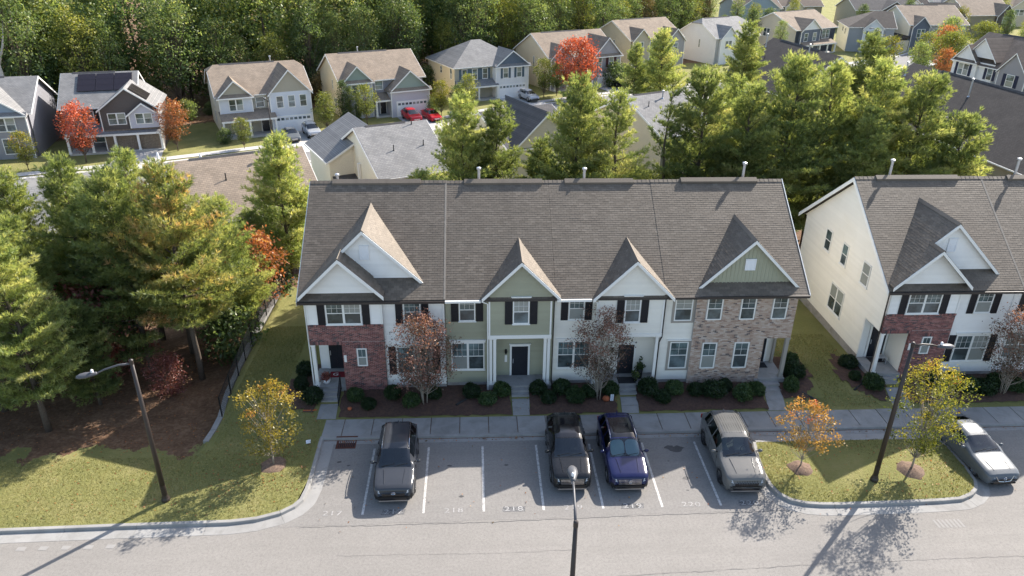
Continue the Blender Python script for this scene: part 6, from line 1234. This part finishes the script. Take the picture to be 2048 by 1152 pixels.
# pines west of the fence
GP = 'pines on the straw slope left of the fence'; gz = lambda x, y: H(x, y)-.05
for i, (k, x, y, s, lab) in enumerate((('pine_a', -25.8, 7.4, .74, 'stout pine nearest the lawn, its trunk foot bare on the straw'), ('pine_big', -19.6, 12.9, .86, 'broad pine with rusty needles left of the black fence, its trunk just above the lamp'), ('pine_b', -29.4, 9.7, .82, 'pine with thin trunk at the left border above the lawn'), ('pine_d', -22.6, 13.2, .84, 'bushy pine between the lawn lamp and the grey roof'),
        ('pine_c', -26.4, 15.5, .86, 'tall pine whose top crosses the right end of the grey roof'), ('pine_b', -24.0, 18.4, .84, 'tall pine in front of the orange maple and white garage'), ('pine_d', -18.9, 17.6, .66, 'wide pine between the rusty pine and the young pine at the fence'), ('pine_young', -16.9, 25.9, 1.06, 'young dense pine at the far end of the black fence'), ('pine_young', -19.5, 25.2, .72, 'short dark pine left of the young fence pine'),
        ('pine_a', -32.5, 13.5, .8, 'pine at the left border below the grey roof'), ('pine_c', -27.6, 11.6, .72, 'lower pine filling the gap behind the stout lawn pine'), ('pine_young', -21.4, 21.0, .8, 'young pine half hidden behind the rusty pine'), ('pine_young', -24.4, 10.2, .62, 'small pine behind the lawn lamp head'), ('pine_d', -31.8, 6.4, .6, 'spreading low pine at the left border beside the lawn'), ('pine_d', -30.4, 16.8, .78, 'pine at the left end of the grey roof eave'), ('pine_a', -27.9, 19.0, .76, 'pine half hidden behind the tall grey-roof pine'), ('pine_a', -21.3, 16.2, .74, 'pine between the bushy pine and the rusty pine, set back'), ('pine_b', -24.6, 14.6, .76, 'pine in the middle of the left group behind the red leaved tree'), ('pine_c', -33.6, 9.6, .74, 'outermost pine of the left group, cut by the border'))): place(k, 'pine_tree', lab, (x, y, gz(x, y)), s, group=GP)
place('understorey', 'purple_tree', 'small purple-red leaved tree behind the left lawn lamp', (-20.9, 11.2, gz(-20.9, 11.2)), .55, .3, 'understorey trees among the left pines'); place('understorey', 'purple_tree', 'small red leaved tree in the gap between the left border pines', (-25.2, 13.6, gz(-25, 13.6)), 1.35, 1.3, 'understorey trees among the left pines'); place('street_tall', 'red_tree', 'slender red and orange tree between the rusty pine and the fence', (-18.0, 20.6, gz(-18, 20.6)), 1.0, .3, 'understorey trees among the left pines', leaf='leaf_rust')
place('bushy', 'green_bush', 'dark green bush under the fence pines', (-18.4, 15.6, gz(-18.4, 15.6)), 1.1, .3, 'understorey trees among the left pines', 'bush'); place('bushy', 'green_bush', 'dark green bush at the far corner of the black fence', (-18.0, 23.0, gz(-18, 23)), 1.2, 1.3, 'understorey trees among the left pines', 'bush')
# pines behind the townhouses
GQ = 'pines in the strip behind the townhouse row'
back = [('pine_a', 2.2, 31.5, .72), ('pine_b', 26.4, 27.5, .85), ('pine_b', 19.4, 33.5, 1.0), ('pine_young', -7.2, 27.5, .8), ('pine_a', -4.0, 29.5, .93), ('pine_b', -1.2, 30.5, .90), ('pine_a', 4.8, 30, 1.03), ('pine_c', 7.8, 29, .95), ('pine_thin', 11.9, 30, 1.03), ('pine_d', 14.6, 30.5, 1.06), ('pine_a', 17.9, 29, .98), ('pine_d', 21.2, 30, 1.12), ('pine_b', 24.6, 31, 1.10), ('pine_a', 28.0, 30, 1.10), ('pine_d', 31.0, 29.0, 1.02), ('pine_young', 33.6, 27.5, 1.2), ('pine_young', 1.9, 27, .75), ('pine_young', 16.6, 26, .7), ('pine_young', 9.6, 26.4, .62)]
for i, (k, x, y, s) in enumerate(sorted(back, key=lambda b: b[1])): place(k, 'pine_tree', 'pine in the row just behind the townhouses, %s from the left' % ORD[i], (x, y, gz(x, y)), s*.98, group=GQ)
far = [('pine_b', 19.6, 80, .80, 'dark pine before the tan house'), ('pine_d', 22.8, 78, .93, 'bright yellow-green pine rising in front of the tan house'), ('pine_a', 32.1, 72, 1.05, 'tall pine left of the patched dark roof'), ('pine_a', 40.3, 56, 1.08, 'pine between the two dark townhouse roofs'), ('pine_c', 20.6, 41, .98, 'pine right of the grey pine-hidden roof'), ('pine_young', 24.5, 38, 1.25, 'young pine below the patched dark roof, left of centre')]
for k, x, y, s, lab in far: place(k, 'pine_tree', lab, (x, y, GB-.05), s, group='pines between the middle roofs')
for k, x, y, s, lf, lab in (('bushy', 24.6, 74, 1.5, 'leaf_rust', 'rusty orange bush under the yellow-green pine'), ('bushy', 27.5, 70, 1.8, 'leaf_yellow', 'golden bush between the pines before the white house'), ('street_tall', 27.2, 60, 1.15, 'leaf_red', 'small pink-red tree before the white house'), ('bushy', 25.8, 56, 2.0, 'leaf_green', 'dark round bush before the white house'), ('bushy', 15.0, 84, 1.3, 'leaf_lime', 'lime green bush above the pine-hidden grey roof'), ('bushy', 12.8, 78, 1.4, 'leaf_green', 'dark hedge bush beside the tan house'), ('bushy', 19.5, 26.5, 1.2, 'leaf_brown', 'brownish bush in the gap between the two townhouse rows'), ('bushy', 17.4, 24.6, 1.1, 'leaf_lime', 'yellow-green bush behind the cream side wall'), ('bushy', 5.8, 26.6, 1.2, 'leaf_green', 'dark green bush behind the cream townhouse roof'), ('bushy', -2.6, 27.0, 1.1, 'leaf_green', 'dark green bush behind the green townhouse roof'), ('bushy', 12.2, 27.2, 1.2, 'leaf_green', 'dark green bush behind the tan brick townhouse roof')):
    place(k, 'garden_bush', lab, (x, y, H(x, y)-.05), s, group='bushes among the pines', cat='bush', leaf=lf)
# street trees by the houses
GS = 'garden trees of the street behind'
for k, x, y, s, lf, lab in (('street_tree', -56.1, 62.4, .85, 'leaf_maplegreen', 'small green and rust tree in front of the grey house at the left border'), ('street_tall', -50.8, 65.5, 1.02, 'leaf_red', 'tall pink-red tree left of the solar house garage'), ('street_tall', -41.5, 70.6, .9, 'leaf_rust', 'orange-red tree right of the solar house garage'), ('street_tree', -33.2, 71.4, .75, 'leaf_lime', 'lime green tree before the cream house porch'),
        ('street_tree', -24.0, 80.7, 1.0, 'leaf_lime', 'green tree between the cream house and the green gabled house'), ('street_tree', -18.9, 84.8, 1.05, 'leaf_lime', 'green tree before the green gabled house windows'), ('street_tree', -8.1, 89.5, 1.0, 'leaf_yellow', 'yellow-green tree right of the red cars'), ('street_tree', -4.0, 91.6, 1.1, 'leaf_lime', 'olive green tree before the hip roofed house porch'), ('street_tree', 9.0, 103.4, 1.2, 'leaf_lime', 'green tree left of the grey gabled house'), ('street_tree', 11.4, 105, 1.0, 'leaf_green', 'dark green tree at the corner of the grey gabled house'),
        ('bushy', -5.4, 97.4, 1.0, 'leaf_green', 'dark bush at the left corner of the hip roofed house'), ('bushy', 23.0, 112.6, 1.3, 'leaf_green', 'dark bushes right of the grey gabled garage'), ('bushy', -36.4, 74.2, .6, 'leaf_green', 'dark bush at the cream house porch post'), ('bushy', -9.5, 91.6, .7, 'leaf_green', 'dark bush beside the bright red sedan')):
    place(k, 'garden_tree', lab, (x, y, GB-.03), s, group=GS, cat='bush' if k == 'bushy' else 'tree', leaf=lf)
place('maple_round', 'red_maple', 'bright red round maple before the grey gabled house', (14.6, 103.2, GB-.03), 1.12, .7, GS)
for i, (x, y) in enumerate(((-22.4, 86.0), (-21.5, 86.6), (-20.3, 87.0))): place('columnar', 'columnar_cypress', 'narrow dark cypress at the corner of the green gabled house, %s from the left' % ORD[i], (x, y, GB), (1.25, 1.05, .9)[i], group='narrow cypresses by the house corner')
for k, x, y, s, lf, lab in (('street_tree', 78, 121, 1.5, 'leaf_yellow', 'yellow and rust tree before the dark roofed house'), ('street_tree', 83, 118.5, 1.35, 'leaf_green', 'green tree at the bend of the concrete lane'), ('street_tree', 89, 127, 1.5, 'leaf_lime', 'pale green tree before the ivory house garage'), ('maple_round', 91, 122, 1.0, 'leaf_lime', 'large light green tree left of the navy shuttered townhouses'), ('street_tree', 84.5, 112.5, 1.3, 'leaf_rust', 'orange tree at the lane edge below the light green tree'), ('street_tree', 97, 134, 1.6, 'leaf_rust', 'rust tree behind the navy shuttered townhouses'),
        ('street_tree', 101, 139, 1.8, 'leaf_green', 'green tree above the navy shuttered townhouse roof'), ('maple_round', 112, 144, .95, 'leaf_lime', 'broad green tree at the right border below the pale blue house'), ('street_tree', 72.5, 172, 1.5, 'leaf_green', 'small dark tree before the pale blue gable end'), ('street_tree', 107, 150, 1.5, 'leaf_green', 'dark tree before the ivory house windows')):
    place(k, 'garden_tree', lab, (x, y, GB-.03), s, group=GS, leaf=lf)
# the wood: its front row tree by tree, the mass behind as one
EDGE = [(-92, 74), (-62, 80), (-48, 90), (-34, 98), (-18, 107), (-2, 118), (14, 130), (32, 150), (50, 172), (66, 196)]
def edge_points(step, off):
    P = resample(EDGE, .5); out = []; acc = 0
    for a, b in zip(P[:-1], P[1:]):
        acc += float(np.linalg.norm(b-a))
        if acc >= step: acc = 0; t = unit(b-a); out.append((b[0]-t[1]*off, b[1]+t[0]*off))
    return out
FORM = {'leaf_green': 'dark green', 'leaf_lime': 'light green', 'leaf_yellow': 'yellowing', 'leaf_brown': 'thinning brown'}
qf = random.Random(12); n_by = {}
for i, (x, y) in enumerate(edge_points(4.6, 1.5)):
    lf = qf.choice(['leaf_green']*8+['leaf_lime']*2+['leaf_yellow', 'leaf_brown']); n_by[lf] = n_by.get(lf, 0)+1; s = qf.uniform(.5, .95); x += qf.uniform(-1.5, 1.5); y += qf.uniform(-2, 2)
    nth = nth_word(n_by[lf])
    place('wood_%d' % qf.randrange(5), 'woodland_tree', '%s tree in the wood front row, %s of its colour from the left' % (FORM[lf], nth), (x, y, GB-.1), s, qf.uniform(0, 6.28), 'front row trees of the wood', leaf=lf)
for i, (x, y) in enumerate(edge_points(3.4, -2.0)):
    s = qf.uniform(.55, 1.4); lf = qf.choice(['leaf_green']*4+['leaf_lime', 'leaf_brown'])
    if y-.62*x < 95 and x > 40: continue
    place('bushy', 'woodland_bush', 'low bush at the foot of the wood, %s from the left' % nth_word(i+1), (x+qf.uniform(-1, 1), y+qf.uniform(-1, 1), GB-.1), s, qf.uniform(0, 6.28), 'low bushes at the foot of the wood', 'bush', leaf=lf)
for i, (x, y, k, s_, lf) in enumerate(sorted(((69, 186, 1, .5, 'leaf_green'), (87, 192, 3, .45, 'leaf_lime'), (103, 184, 0, .4, 'leaf_green'), (127, 178, 2, .42, 'leaf_yellow'), (119, 190, 4, .45, 'leaf_green'), (150, 196, 1, .5, 'leaf_lime'), (132, 166, 3, .42, 'leaf_green'), (126, 150, 0, .42, 'leaf_lime'), (119, 140, 2, .4, 'leaf_green'), (145, 172, 4, .45, 'leaf_green'), (66, 146, 1, .4, 'leaf_green'), (88, 146, 3, .32, 'leaf_green'), (64, 160, 0, .45, 'leaf_green'), (70, 176, 2, .45, 'leaf_lime')), key=lambda a: a[0]/(a[1]+26))):
    place('wood_%d' % k, 'garden_tree', '%s tree between the far houses at top right, %s from the left' % (FORM[lf], ORD[i]), (x, y, GB-.1), s_, qf.uniform(0, 6.28), 'trees between the far houses', leaf=lf)
def wood_mass():
    V = []; Fa = []; T = []; o = 0; g = np.random.default_rng(5); tmv = MB()
    src = []
    for k in range(5):
        me = PROTO['wood_%d' % k][0]; v = np.empty(len(me.vertices)*3, np.float32); me.vertices.foreach_get('co', v); t = np.empty(len(me.polygons), np.float32); me.attributes['tint'].data.foreach_get('value', t); src.append((v.reshape(-1, 3), t))
    for off in (8, 15, 23, 33):
        for x, y in edge_points(6.2, off):
            k = int(g.integers(5)); v, t = src[k]; s = g.uniform(.8, 1.2); a = g.uniform(0, 6.28); c, sn = math.cos(a), math.sin(a); n = len(t); keep = g.random(n) < (.8 if off < 20 else .5)
            vv = v.reshape(n, 4, 3)[keep]*s; cen = vv.mean(1, keepdims=True); vv = cen+(vv-cen)*1.25; vv = vv.reshape(-1, 3); P = np.stack([vv[:, 0]*c-vv[:, 1]*sn+x+g.uniform(-2, 2), vv[:, 0]*sn+vv[:, 1]*c+y+g.uniform(-2, 2), vv[:, 2]+GB], 1)
            V.append(P); Fa.append(np.arange(len(P)).reshape(-1, 4)+o); o += len(P); T.append(np.clip(t[keep]+g.normal(-.02, .16), 0, 1))
            tmv.tube([(x, y, GB), (x+.4, y, GB+9), (x, y, GB+17*s)], [.3, .2, .05], 5, False)
    me = np_mesh('woodland', np.concatenate(V), np.concatenate(Fa), np.concatenate(T)); o_ = link('woodland', me, 'leaf_green', kind='stuff'); tag(o_, 'dense green mass of the wood behind its front row of trees')
    return tmv
wm = wood_mass(); tag(wm.build('woodland_trunks', 'bark', kind='stuff'), 'trunks standing deep inside the wood')
for x, y, s, lab in ((-78, 84, 1.05, 'pale bare trunk at the top left corner of the wood'), (-66, 84, 1.1, 'pale bare trunk right of the corner trunk in the wood')):
    b = MB(); b.tube([(0, 0, 0), (.4, 0, 7), (.2, .1, 14), (-.3, 0, 20)], [.5, .42, .3, .12], 9); b.tube([(.3, 0, 9), (1.6, .2, 12), (2.4, .3, 15)], [.2, .13, .05], 6); o = b.build('bare_tree', 'bark_white', None, smooth=True); o.location = (x, y-6, GB); tag(o, lab, 'tree', 'bare pale trunks of the wood')
# ------------------------------------------------------------------ lamps, fence, small things
def lamp(label, base, h, arm, headmat='lamp_grey', armmat='lamp_grey', r0=.12, group='street lamps of the parking lot'):
    """tapered pole, curved arm and cobra head; arm = (dx, dy, dz) from pole top to head"""
    root = thing('street_lamp', label, 'street lamp', base, 0, group)
    MB().lathe((0, 0, 0), [(r0*1.6, 0), (r0*1.6, .12), (r0*1.3, .2), (r0, .35), (r0, .9)], 14).build('base', 'lamp_bronze', root); MB().tube([(0, 0, .3), (0, 0, h*.5), (0, 0, h)], [r0, r0*.86, r0*.62], 14).build('pole', 'lamp_bronze', root, smooth=True)
    a = Vector(arm); p = [Vector((0, 0, h-.12)), Vector((0, 0, h-.12))+a*.35+Vector((0, 0, .1)), Vector((0, 0, h-.12))+a*.75+Vector((0, 0, .08)), Vector((0, 0, h-.12))+a]; MB().tube(p, [.05, .045, .04, .04], 8).build('arm', armmat, root, smooth=True)
    MB().lathe((0, 0, h-.15), [(r0*.75, 0), (r0*.75, .2), (r0*.3, .24)], 10).build('pole_cap', 'lamp_bronze', root)
    d = a.copy(); d.z = 0; d.normalize(); c = p[3]; hd = MB(); n = 12; prof = [(-.08, .06, .05), (.0, .09, .08), (.15, .13, .10), (.38, .19, .12), (.6, .17, .10), (.74, .09, .05)]; L_ = Vector((-d.y, d.x, 0)); vs_ = []
    for s_, w_, t_ in prof:
        for k in range(n): an = 2*math.pi*k/n; vs_.append(tuple(c+d*s_+L_*(w_*math.cos(an))+Vector((0, 0, t_*math.sin(an)*(1 if math.sin(an) > 0 else .7)-.05*max(0, s_)))))
    hd.add(vs_, [(i*n+k, i*n+(k+1) % n, (i+1)*n+(k+1) % n, (i+1)*n+k) for i in range(len(prof)-1) for k in range(n)] + [tuple(range(n))[::-1], tuple(range((len(prof)-1)*n, len(prof)*n))]); ho = hd.build('lamp_head', headmat, root, smooth=True)
    pc = c+d*.12+Vector((0, 0, .09)); MB().lathe(tuple(pc), [(.055, 0), (.055, .1), (.03, .13)], 10).build('photocell', 'plain_white', ho)
    MB().box(-.03, .03, -r0*.9-.02, -r0*.9+.03, .42, .62).build('hand_hole', 'lamp_bronze', root); return root
lamp('brown lamp post on the left lawn, its arm pointing left', (-17.3, 1.12, .12), 7.5, (-1.35, -.35, -.25)); lamp('brown lamp post on the grass island, its arm pointing right', (16.05, 1.24, .2), 7.6, (1.25, .1, -.1), armmat='lamp_bronze')
lamp('lamp post nearest the camera, rising from the bottom edge before the black SUV', (.03, -8.6, 0), 7.45, (.12, 1.75, .3), r0=.11)
GL = 'slim lamps along the street behind'
lamp('slim dark lamp post before the cream house', (-29.4, 71.4, GB), 6.3, (-.5, .9, .1), 'lamp_bronze', 'lamp_bronze', .09, GL); lamp('slim dark lamp post before the red maple', (17.4, 99.4, GB), 6.6, (-.6, .6, .2), 'lamp_bronze', 'lamp_bronze', .09, GL); lamp('slim dark lamp post beside the dark roofed house', (81.5, 132, GB), 7.6, (-1.8, .3, .8), 'lamp_bronze', 'lamp_bronze', .1, GL)
# black fence on the low wall
fn = thing('fence', 'black mesh fence running back along the retaining wall left of the townhouses', 'fence', (-16.7, 7.3, 0))
def fz(y): return H(-16.55, y)
ys = list(np.arange(7.4, 26.3, 1.85)); org = fn.location; fx = lambda y: -16.62-.35*smooth((y-8)/8)+.45*smooth((y-18)/8)
def net_material():
    m = bpy.data.materials.new('black_net'); m.use_nodes = True; t = NT(m); p = t.n['Principled BSDF']; p.inputs['Base Color'].default_value = (.012, .012, .014, 1); p.inputs['Roughness'].default_value = .5; M['black_net'] = m
net_material()
for y in ys: MB().tube([(fx(y), y, fz(y)-.2), (fx(y), y, fz(y)+1.3)], .035, 6).build('post', 'rail_black', fn, org)
for a, b in zip(ys[:-1], ys[1:]):
    MB().tube([(fx(a), a, fz(a)+1.24), (fx(b), b, fz(b)+1.24)], .022, 5).build('rail', 'rail_black', fn, org); w = MB(); n = 15; k = 9
    for i in range(n): t = i/n; y = lerp(a, b, t); w.tube([(fx(y), y, fz(y)+.05), (fx(y), y, fz(y)+1.24)], .008, 3, False)
    for i in range(k): z = .06+1.16*i/(k-1); w.tube([(fx(a), a, fz(a)+z), (fx(b), b, fz(b)+z)], .008, 3, False)
    w.build('mesh_panel', 'black_net', fn, org, kind='stuff')
rw_ = thing('retaining_wall', 'low pale concrete retaining wall ending on the left lawn', 'wall', (-16.8, 5.3, 0)); yy = [5.35, 6.3, 7.4, 9.2, 11.4, 14.2, 17.4, 20.2, 24, 26]; xw = [-16.85, -16.75, -16.72, -16.85, -16.95, -17.08, -17.1, -17.05, -16.9, -16.7]
for i in range(len(yy)-1):
    x0, x1, y0, y1 = xw[i], xw[i+1], yy[i]+.01, yy[i+1]-.01; z0, z1 = fz(y0)+.06, fz(y1)+.06
    b = MB(); b.add([(x0-.14, y0, z0-2.2), (x0+.14, y0, z0-2.2), (x1+.14, y1, z1-2.2), (x1-.14, y1, z1-2.2), (x0-.14, y0, z0), (x0+.14, y0, z0), (x1+.14, y1, z1), (x1-.14, y1, z1)], [(0, 3, 2, 1), (4, 5, 6, 7), (0, 1, 5, 4), (1, 2, 6, 5), (2, 3, 7, 6), (3, 0, 4, 7)]); b.build('wall_block', 'concrete', rw_, rw_.location)
# small things in front
o = MB().prism([(-11.72, 5.0, .17), (-11.5, 5.06, .17), (-11.56, 5.34, .17), (-11.78, 5.28, .17)], (0, 0, .012)).build('paper_sheet', 'paper_white'); tag(o, 'white sheet of paper lying on the lawn by the curb', 'paper')
def spray(label, x, y, seed):
    q = random.Random(seed); b = MB()
    for k in range(7): a = x+.1*k; b.poly([(a, y+q.uniform(-.04, .04), H(x, y)+.055), (a+.13, y+q.uniform(-.04, .04), H(x, y)+.055), (a+.12, y+.06+q.uniform(-.02, .05), H(x, y)+.06), (a, y+.06, H(x, y)+.06)])
    tag(b.build('utility_mark', 'orange_paint'), label, 'paint mark', kind='stuff')
spray('orange utility paint mark on the ground beside the brick porch walk', -12.4, 7.72, 3)
mt = MB().box(-.45, .45, -.3, .3, 0, .012).build('doormat', 'mat_red'); mt.location = (-10.95, 10.55, .752); tag(mt, 'red doormat with a white letter inside the brick porch', 'doormat'); flat_text('letter_mark', 'G', .4, -.12, 0, .016, 'plain_white', mt, 1.2)
mt = MB().box(-.5, .5, -.33, .33, 0, .012).build('doormat', 'mat_dark'); mt.location = (5.52, 9.5, .722); tag(mt, 'dark doormat before the cream townhouse door', 'doormat')
mt = MB().box(-.4, .4, -.28, .28, 0, .012).build('doormat', 'mat_dark'); mt.location = (13.7, 10.8, .752); tag(mt, 'dark doormat inside the tan brick porch', 'doormat'); mt = MB().box(-.45, .45, -.28, .28, 0, .012).build('doormat', 'mat_dark'); mt.location = (20.95, 11.2, .752); tag(mt, 'dark doormat inside the end unit porch at right', 'doormat')
def pot(label, x, y, z, r_, h, plant, potmat='car_black', leaf='box_leaf', cat='potted plant'):
    root = thing('potted_plant', label, cat, (x, y, z)); MB().lathe((0, 0, 0), [(r_*.7, 0), (r_, h), (r_*.92, h), (r_*.88, h*.85)], 14).build('pot', potmat, root, smooth=True); g = np.random.default_rng(int(abs(x)*10)+50); n = 60
    C = np.stack([g.normal(0, r_*.45, n), g.normal(0, r_*.45, n), h*.9+abs(g.normal(0, 1, n))*plant*.5], 1); v, f, t = leaves(C, g.uniform(0, 1, n), 8, .05, .06, g); link('foliage', np_mesh('foliage', v, f, t), leaf, root)
pot('purple plant in a pale tub on the brick porch', -11.45, 9.75, .75, .26, .28, .35, 'plain_white', 'purple_leaf'); pot('tall dark planter beside the cream townhouse door', 6.3, 9.75, .72, .2, .65, .5); pot('small leafy planter left of the tall one by the cream townhouse door', 6.0, 9.45, .72, .17, .3, .35, 'car_black', 'leaf_green')
def pumpkin(label, x, y, z, r_):
    b = MB(); n = 20; m = 9; vs_ = []
    for i in range(m):
        ph = math.pi*(i+.5)/m
        for k in range(n): a = 2*math.pi*k/n; rr = r_*math.sin(ph)*(1+.07*math.cos(a*8)); vs_.append((rr*math.cos(a), rr*math.sin(a), r_*.8-r_*.8*math.cos(ph)))
    b.add(vs_, [(i*n+k, i*n+(k+1) % n, (i+1)*n+(k+1) % n, (i+1)*n+k) for i in range(m-1) for k in range(n)]+[tuple(range(n))[::-1], tuple(range((m-1)*n, m*n))]); o = b.build('pumpkin', 'terracotta', smooth=True); o.location = (x, y, z); MB().tube([(0, 0, r_*1.5), (.02, 0, r_*1.95)], [.03, .02], 6).build('stalk', 'bark', o); tag(o, label, 'pumpkin')
pumpkin('orange pumpkin on the mulch beside the sparse crape myrtle', 4.15, 8.1, .3, .2); pumpkin('small orange pumpkin on the mulch near the brick porch steps', -9.9, 7.75, .26, .12)
gf = thing('garden_flag', 'small white garden flag next to the pumpkin', 'garden flag', (4.45, 7.95, .28)); MB().tube([(0, 0, 0), (0, 0, .6)], .01, 5).build('stake', 'rail_black', gf); MB().box(-.09, .09, -.006, .006, .12, .55).build('banner', 'paper_white', gf)
def pipe(label, a, b): tag(MB().tube([a, b], .06, 8).build('drain_pipe', 'pvc_dark'), label, 'drain pipe', 'black drain pipes lying on the mulch')
pipe('black drain pipe on the mulch before the green townhouse windows', (-4.15, 7.95, .33), (-3.2, 8.75, .42)); pipe('black drain pipe right of the tan brick steps', (15.4, 8.5, .38), (16.0, 7.75, .30)); pipe('black drain pipe by the cream side wall bed', (18.5, 8.6, .38), (19.3, 9.2, .45))
bn = thing('porch_bench', 'small grey bench inside the end unit porch', 'bench', (21.05, 10.9, .75)); MB().box(-.3, .3, -.2, .2, .4, .45).build('seat', 'galvanised', bn)
for sx in (-1, 1):
    for sy in (-1, 1): MB().box(sx*.26-.02, sx*.26+.02, sy*.16-.02, sy*.16+.02, 0, .4).build('leg', 'galvanised', bn)
# bits in the gardens behind
for k, (x, y, l) in enumerate(((-41.5, 64.2, 'white post lamp on the lawn right of the orange tree'), (-36.2, 63.6, 'white garden post behind the brown roof'))):
    r_ = thing('garden_post', l, 'post', (x, y, GB)); MB().box(-.1, .1, -.1, .1, 0, 1.2).build('post', 'plain_white', r_); MB().lathe((0, 0, 1.2), [(.16, 0), (.13, .3), (.02, .42)], 8).build('cap', 'plain_white', r_)
ut = MB().box(-.9, .9, -.5, .5, 0, 1.2).box(-.98, .98, -.56, .56, 1.2, 1.32).build('utility_box', 'paper_white'); ut.location = (101.5, 158, GB); tag(ut, 'white utility cabinet beside the ivory house wing', 'cabinet')
tb = MB().box(-.5, .5, -.5, .5, 0, .8).box(-.55, .55, -.55, .55, .8, .9).build('transformer_box', 'far_green'); tb.location = (-6.2, 88.5, GB); tag(tb, 'pale green transformer box on the grass below the bright red sedan', 'cabinet')

# grass blades on the near lawns and fallen leaves
mat_foliage('grass_blade', [(.0, (.11, .125, .04)), (.5, (.20, .195, .065)), (1., (.38, .32, .145))], .0, .3)
def scatter():
    g = np.random.default_rng(3); P = []
    def add(x0, x1, y0, y1, n, ok, zf):
        x = g.uniform(x0, x1, n); y = g.uniform(y0, y1, n)
        for a, b in zip(x, y):
            if ok(a, b): P.append((a, b, zf(a, b)))
    add(-34, -11.2, -.4, 8.5, 52000, lambda a, b: b > y_front(a)+.06 and (b < 4.6 or a > -16.4) and not (a > -12.2 and b > 7.5), H)
    def in_isl(a, b):
        c = False; n = len(ISLAND)
        for i in range(n):
            (x1, y1), (x2, y2) = ISLAND[i], ISLAND[(i+1) % n]
            if (y1 > b) != (y2 > b) and a < (x2-x1)*(b-y1)/(y2-y1)+x1: c = not c
        return c
    add(11, 21.2, -.1, 4.4, 14000, lambda a, b: in_isl(a, b) and math.hypot(a-12.84, b-2.27) > .6 and math.hypot(a-18.19, b-1.9) > .75, lambda a, b: .17)
    add(15.0, 19.4, 7.2, 15, 12000, lambda a, b: not (a < 16.5 and b > 8 and b < 12.2) and not (a > 18.2 and b > 8.2 and b < 12.2), H); add(-16.4, -13.7, 8.5, 17, 12000, lambda a, b: True, H)
    P = np.array(P); n = len(P); d = unit(g.normal(0, .5, (n, 3))+np.array([0, 0, 1.])); h = g.uniform(.04, .095, (n, 1)); s = unit(np.cross(d, g.normal(0, 1, (n, 3))))*.013
    V = np.stack([P-s, P+s, P+d*h], 1).reshape(-1, 3); patch = np.sin(P[:, 0]*1.3+np.sin(P[:, 1]*.9)*2)*np.sin(P[:, 1]*1.7+np.sin(P[:, 0]*.6)*2); T = np.clip(g.normal(.5, .22, n)+patch*.2, 0, 1)
    tag(link('grass', np_mesh('grass', V, np.arange(n*3).reshape(-1, 3), T), 'grass_blade', kind='stuff'), 'short yellowing grass on the lawns beside the parking bays')
    L = []
    for x0, x1, y0, y1, n in ((-24, -11.3, 0, 8, 420), (-10.4, 13, 7.3, 9.6, 420), (11.2, 21, 0, 4.3, 220), (-10, 26, 5.15, 5.42, 260), (-11, 24, -1.2, 5.2, 90), (-32, -17.5, 5, 16, 900), (14.6, 20, 7.2, 13, 160), (-15.6, -10.8, 1.4, 5.6, 200), (16.5, 20, .3, 3.6, 160)):
        for k in range(n):
            x, y = g.uniform(x0, x1), g.uniform(y0, y1)
            z = H(x, y) if (y > 7.05 or x < -11.1) else (.2 if in_isl(x, y) else .012 if y < 5.45 else .155)
            if x < -11.1 and y < y_front(x): continue
            L.append((x, y, z+.03))
    C = np.array(L); v, f, t = leaves(C, g.uniform(0, 1, len(C)), 1, .001, .05, g, up=2.5); tag(link('fallen_leaves', np_mesh('fallen_leaves', v, f, t), 'leaf_rust', kind='stuff'), 'scattered fallen autumn leaves on lawns, mulch and gutter')
scatter()
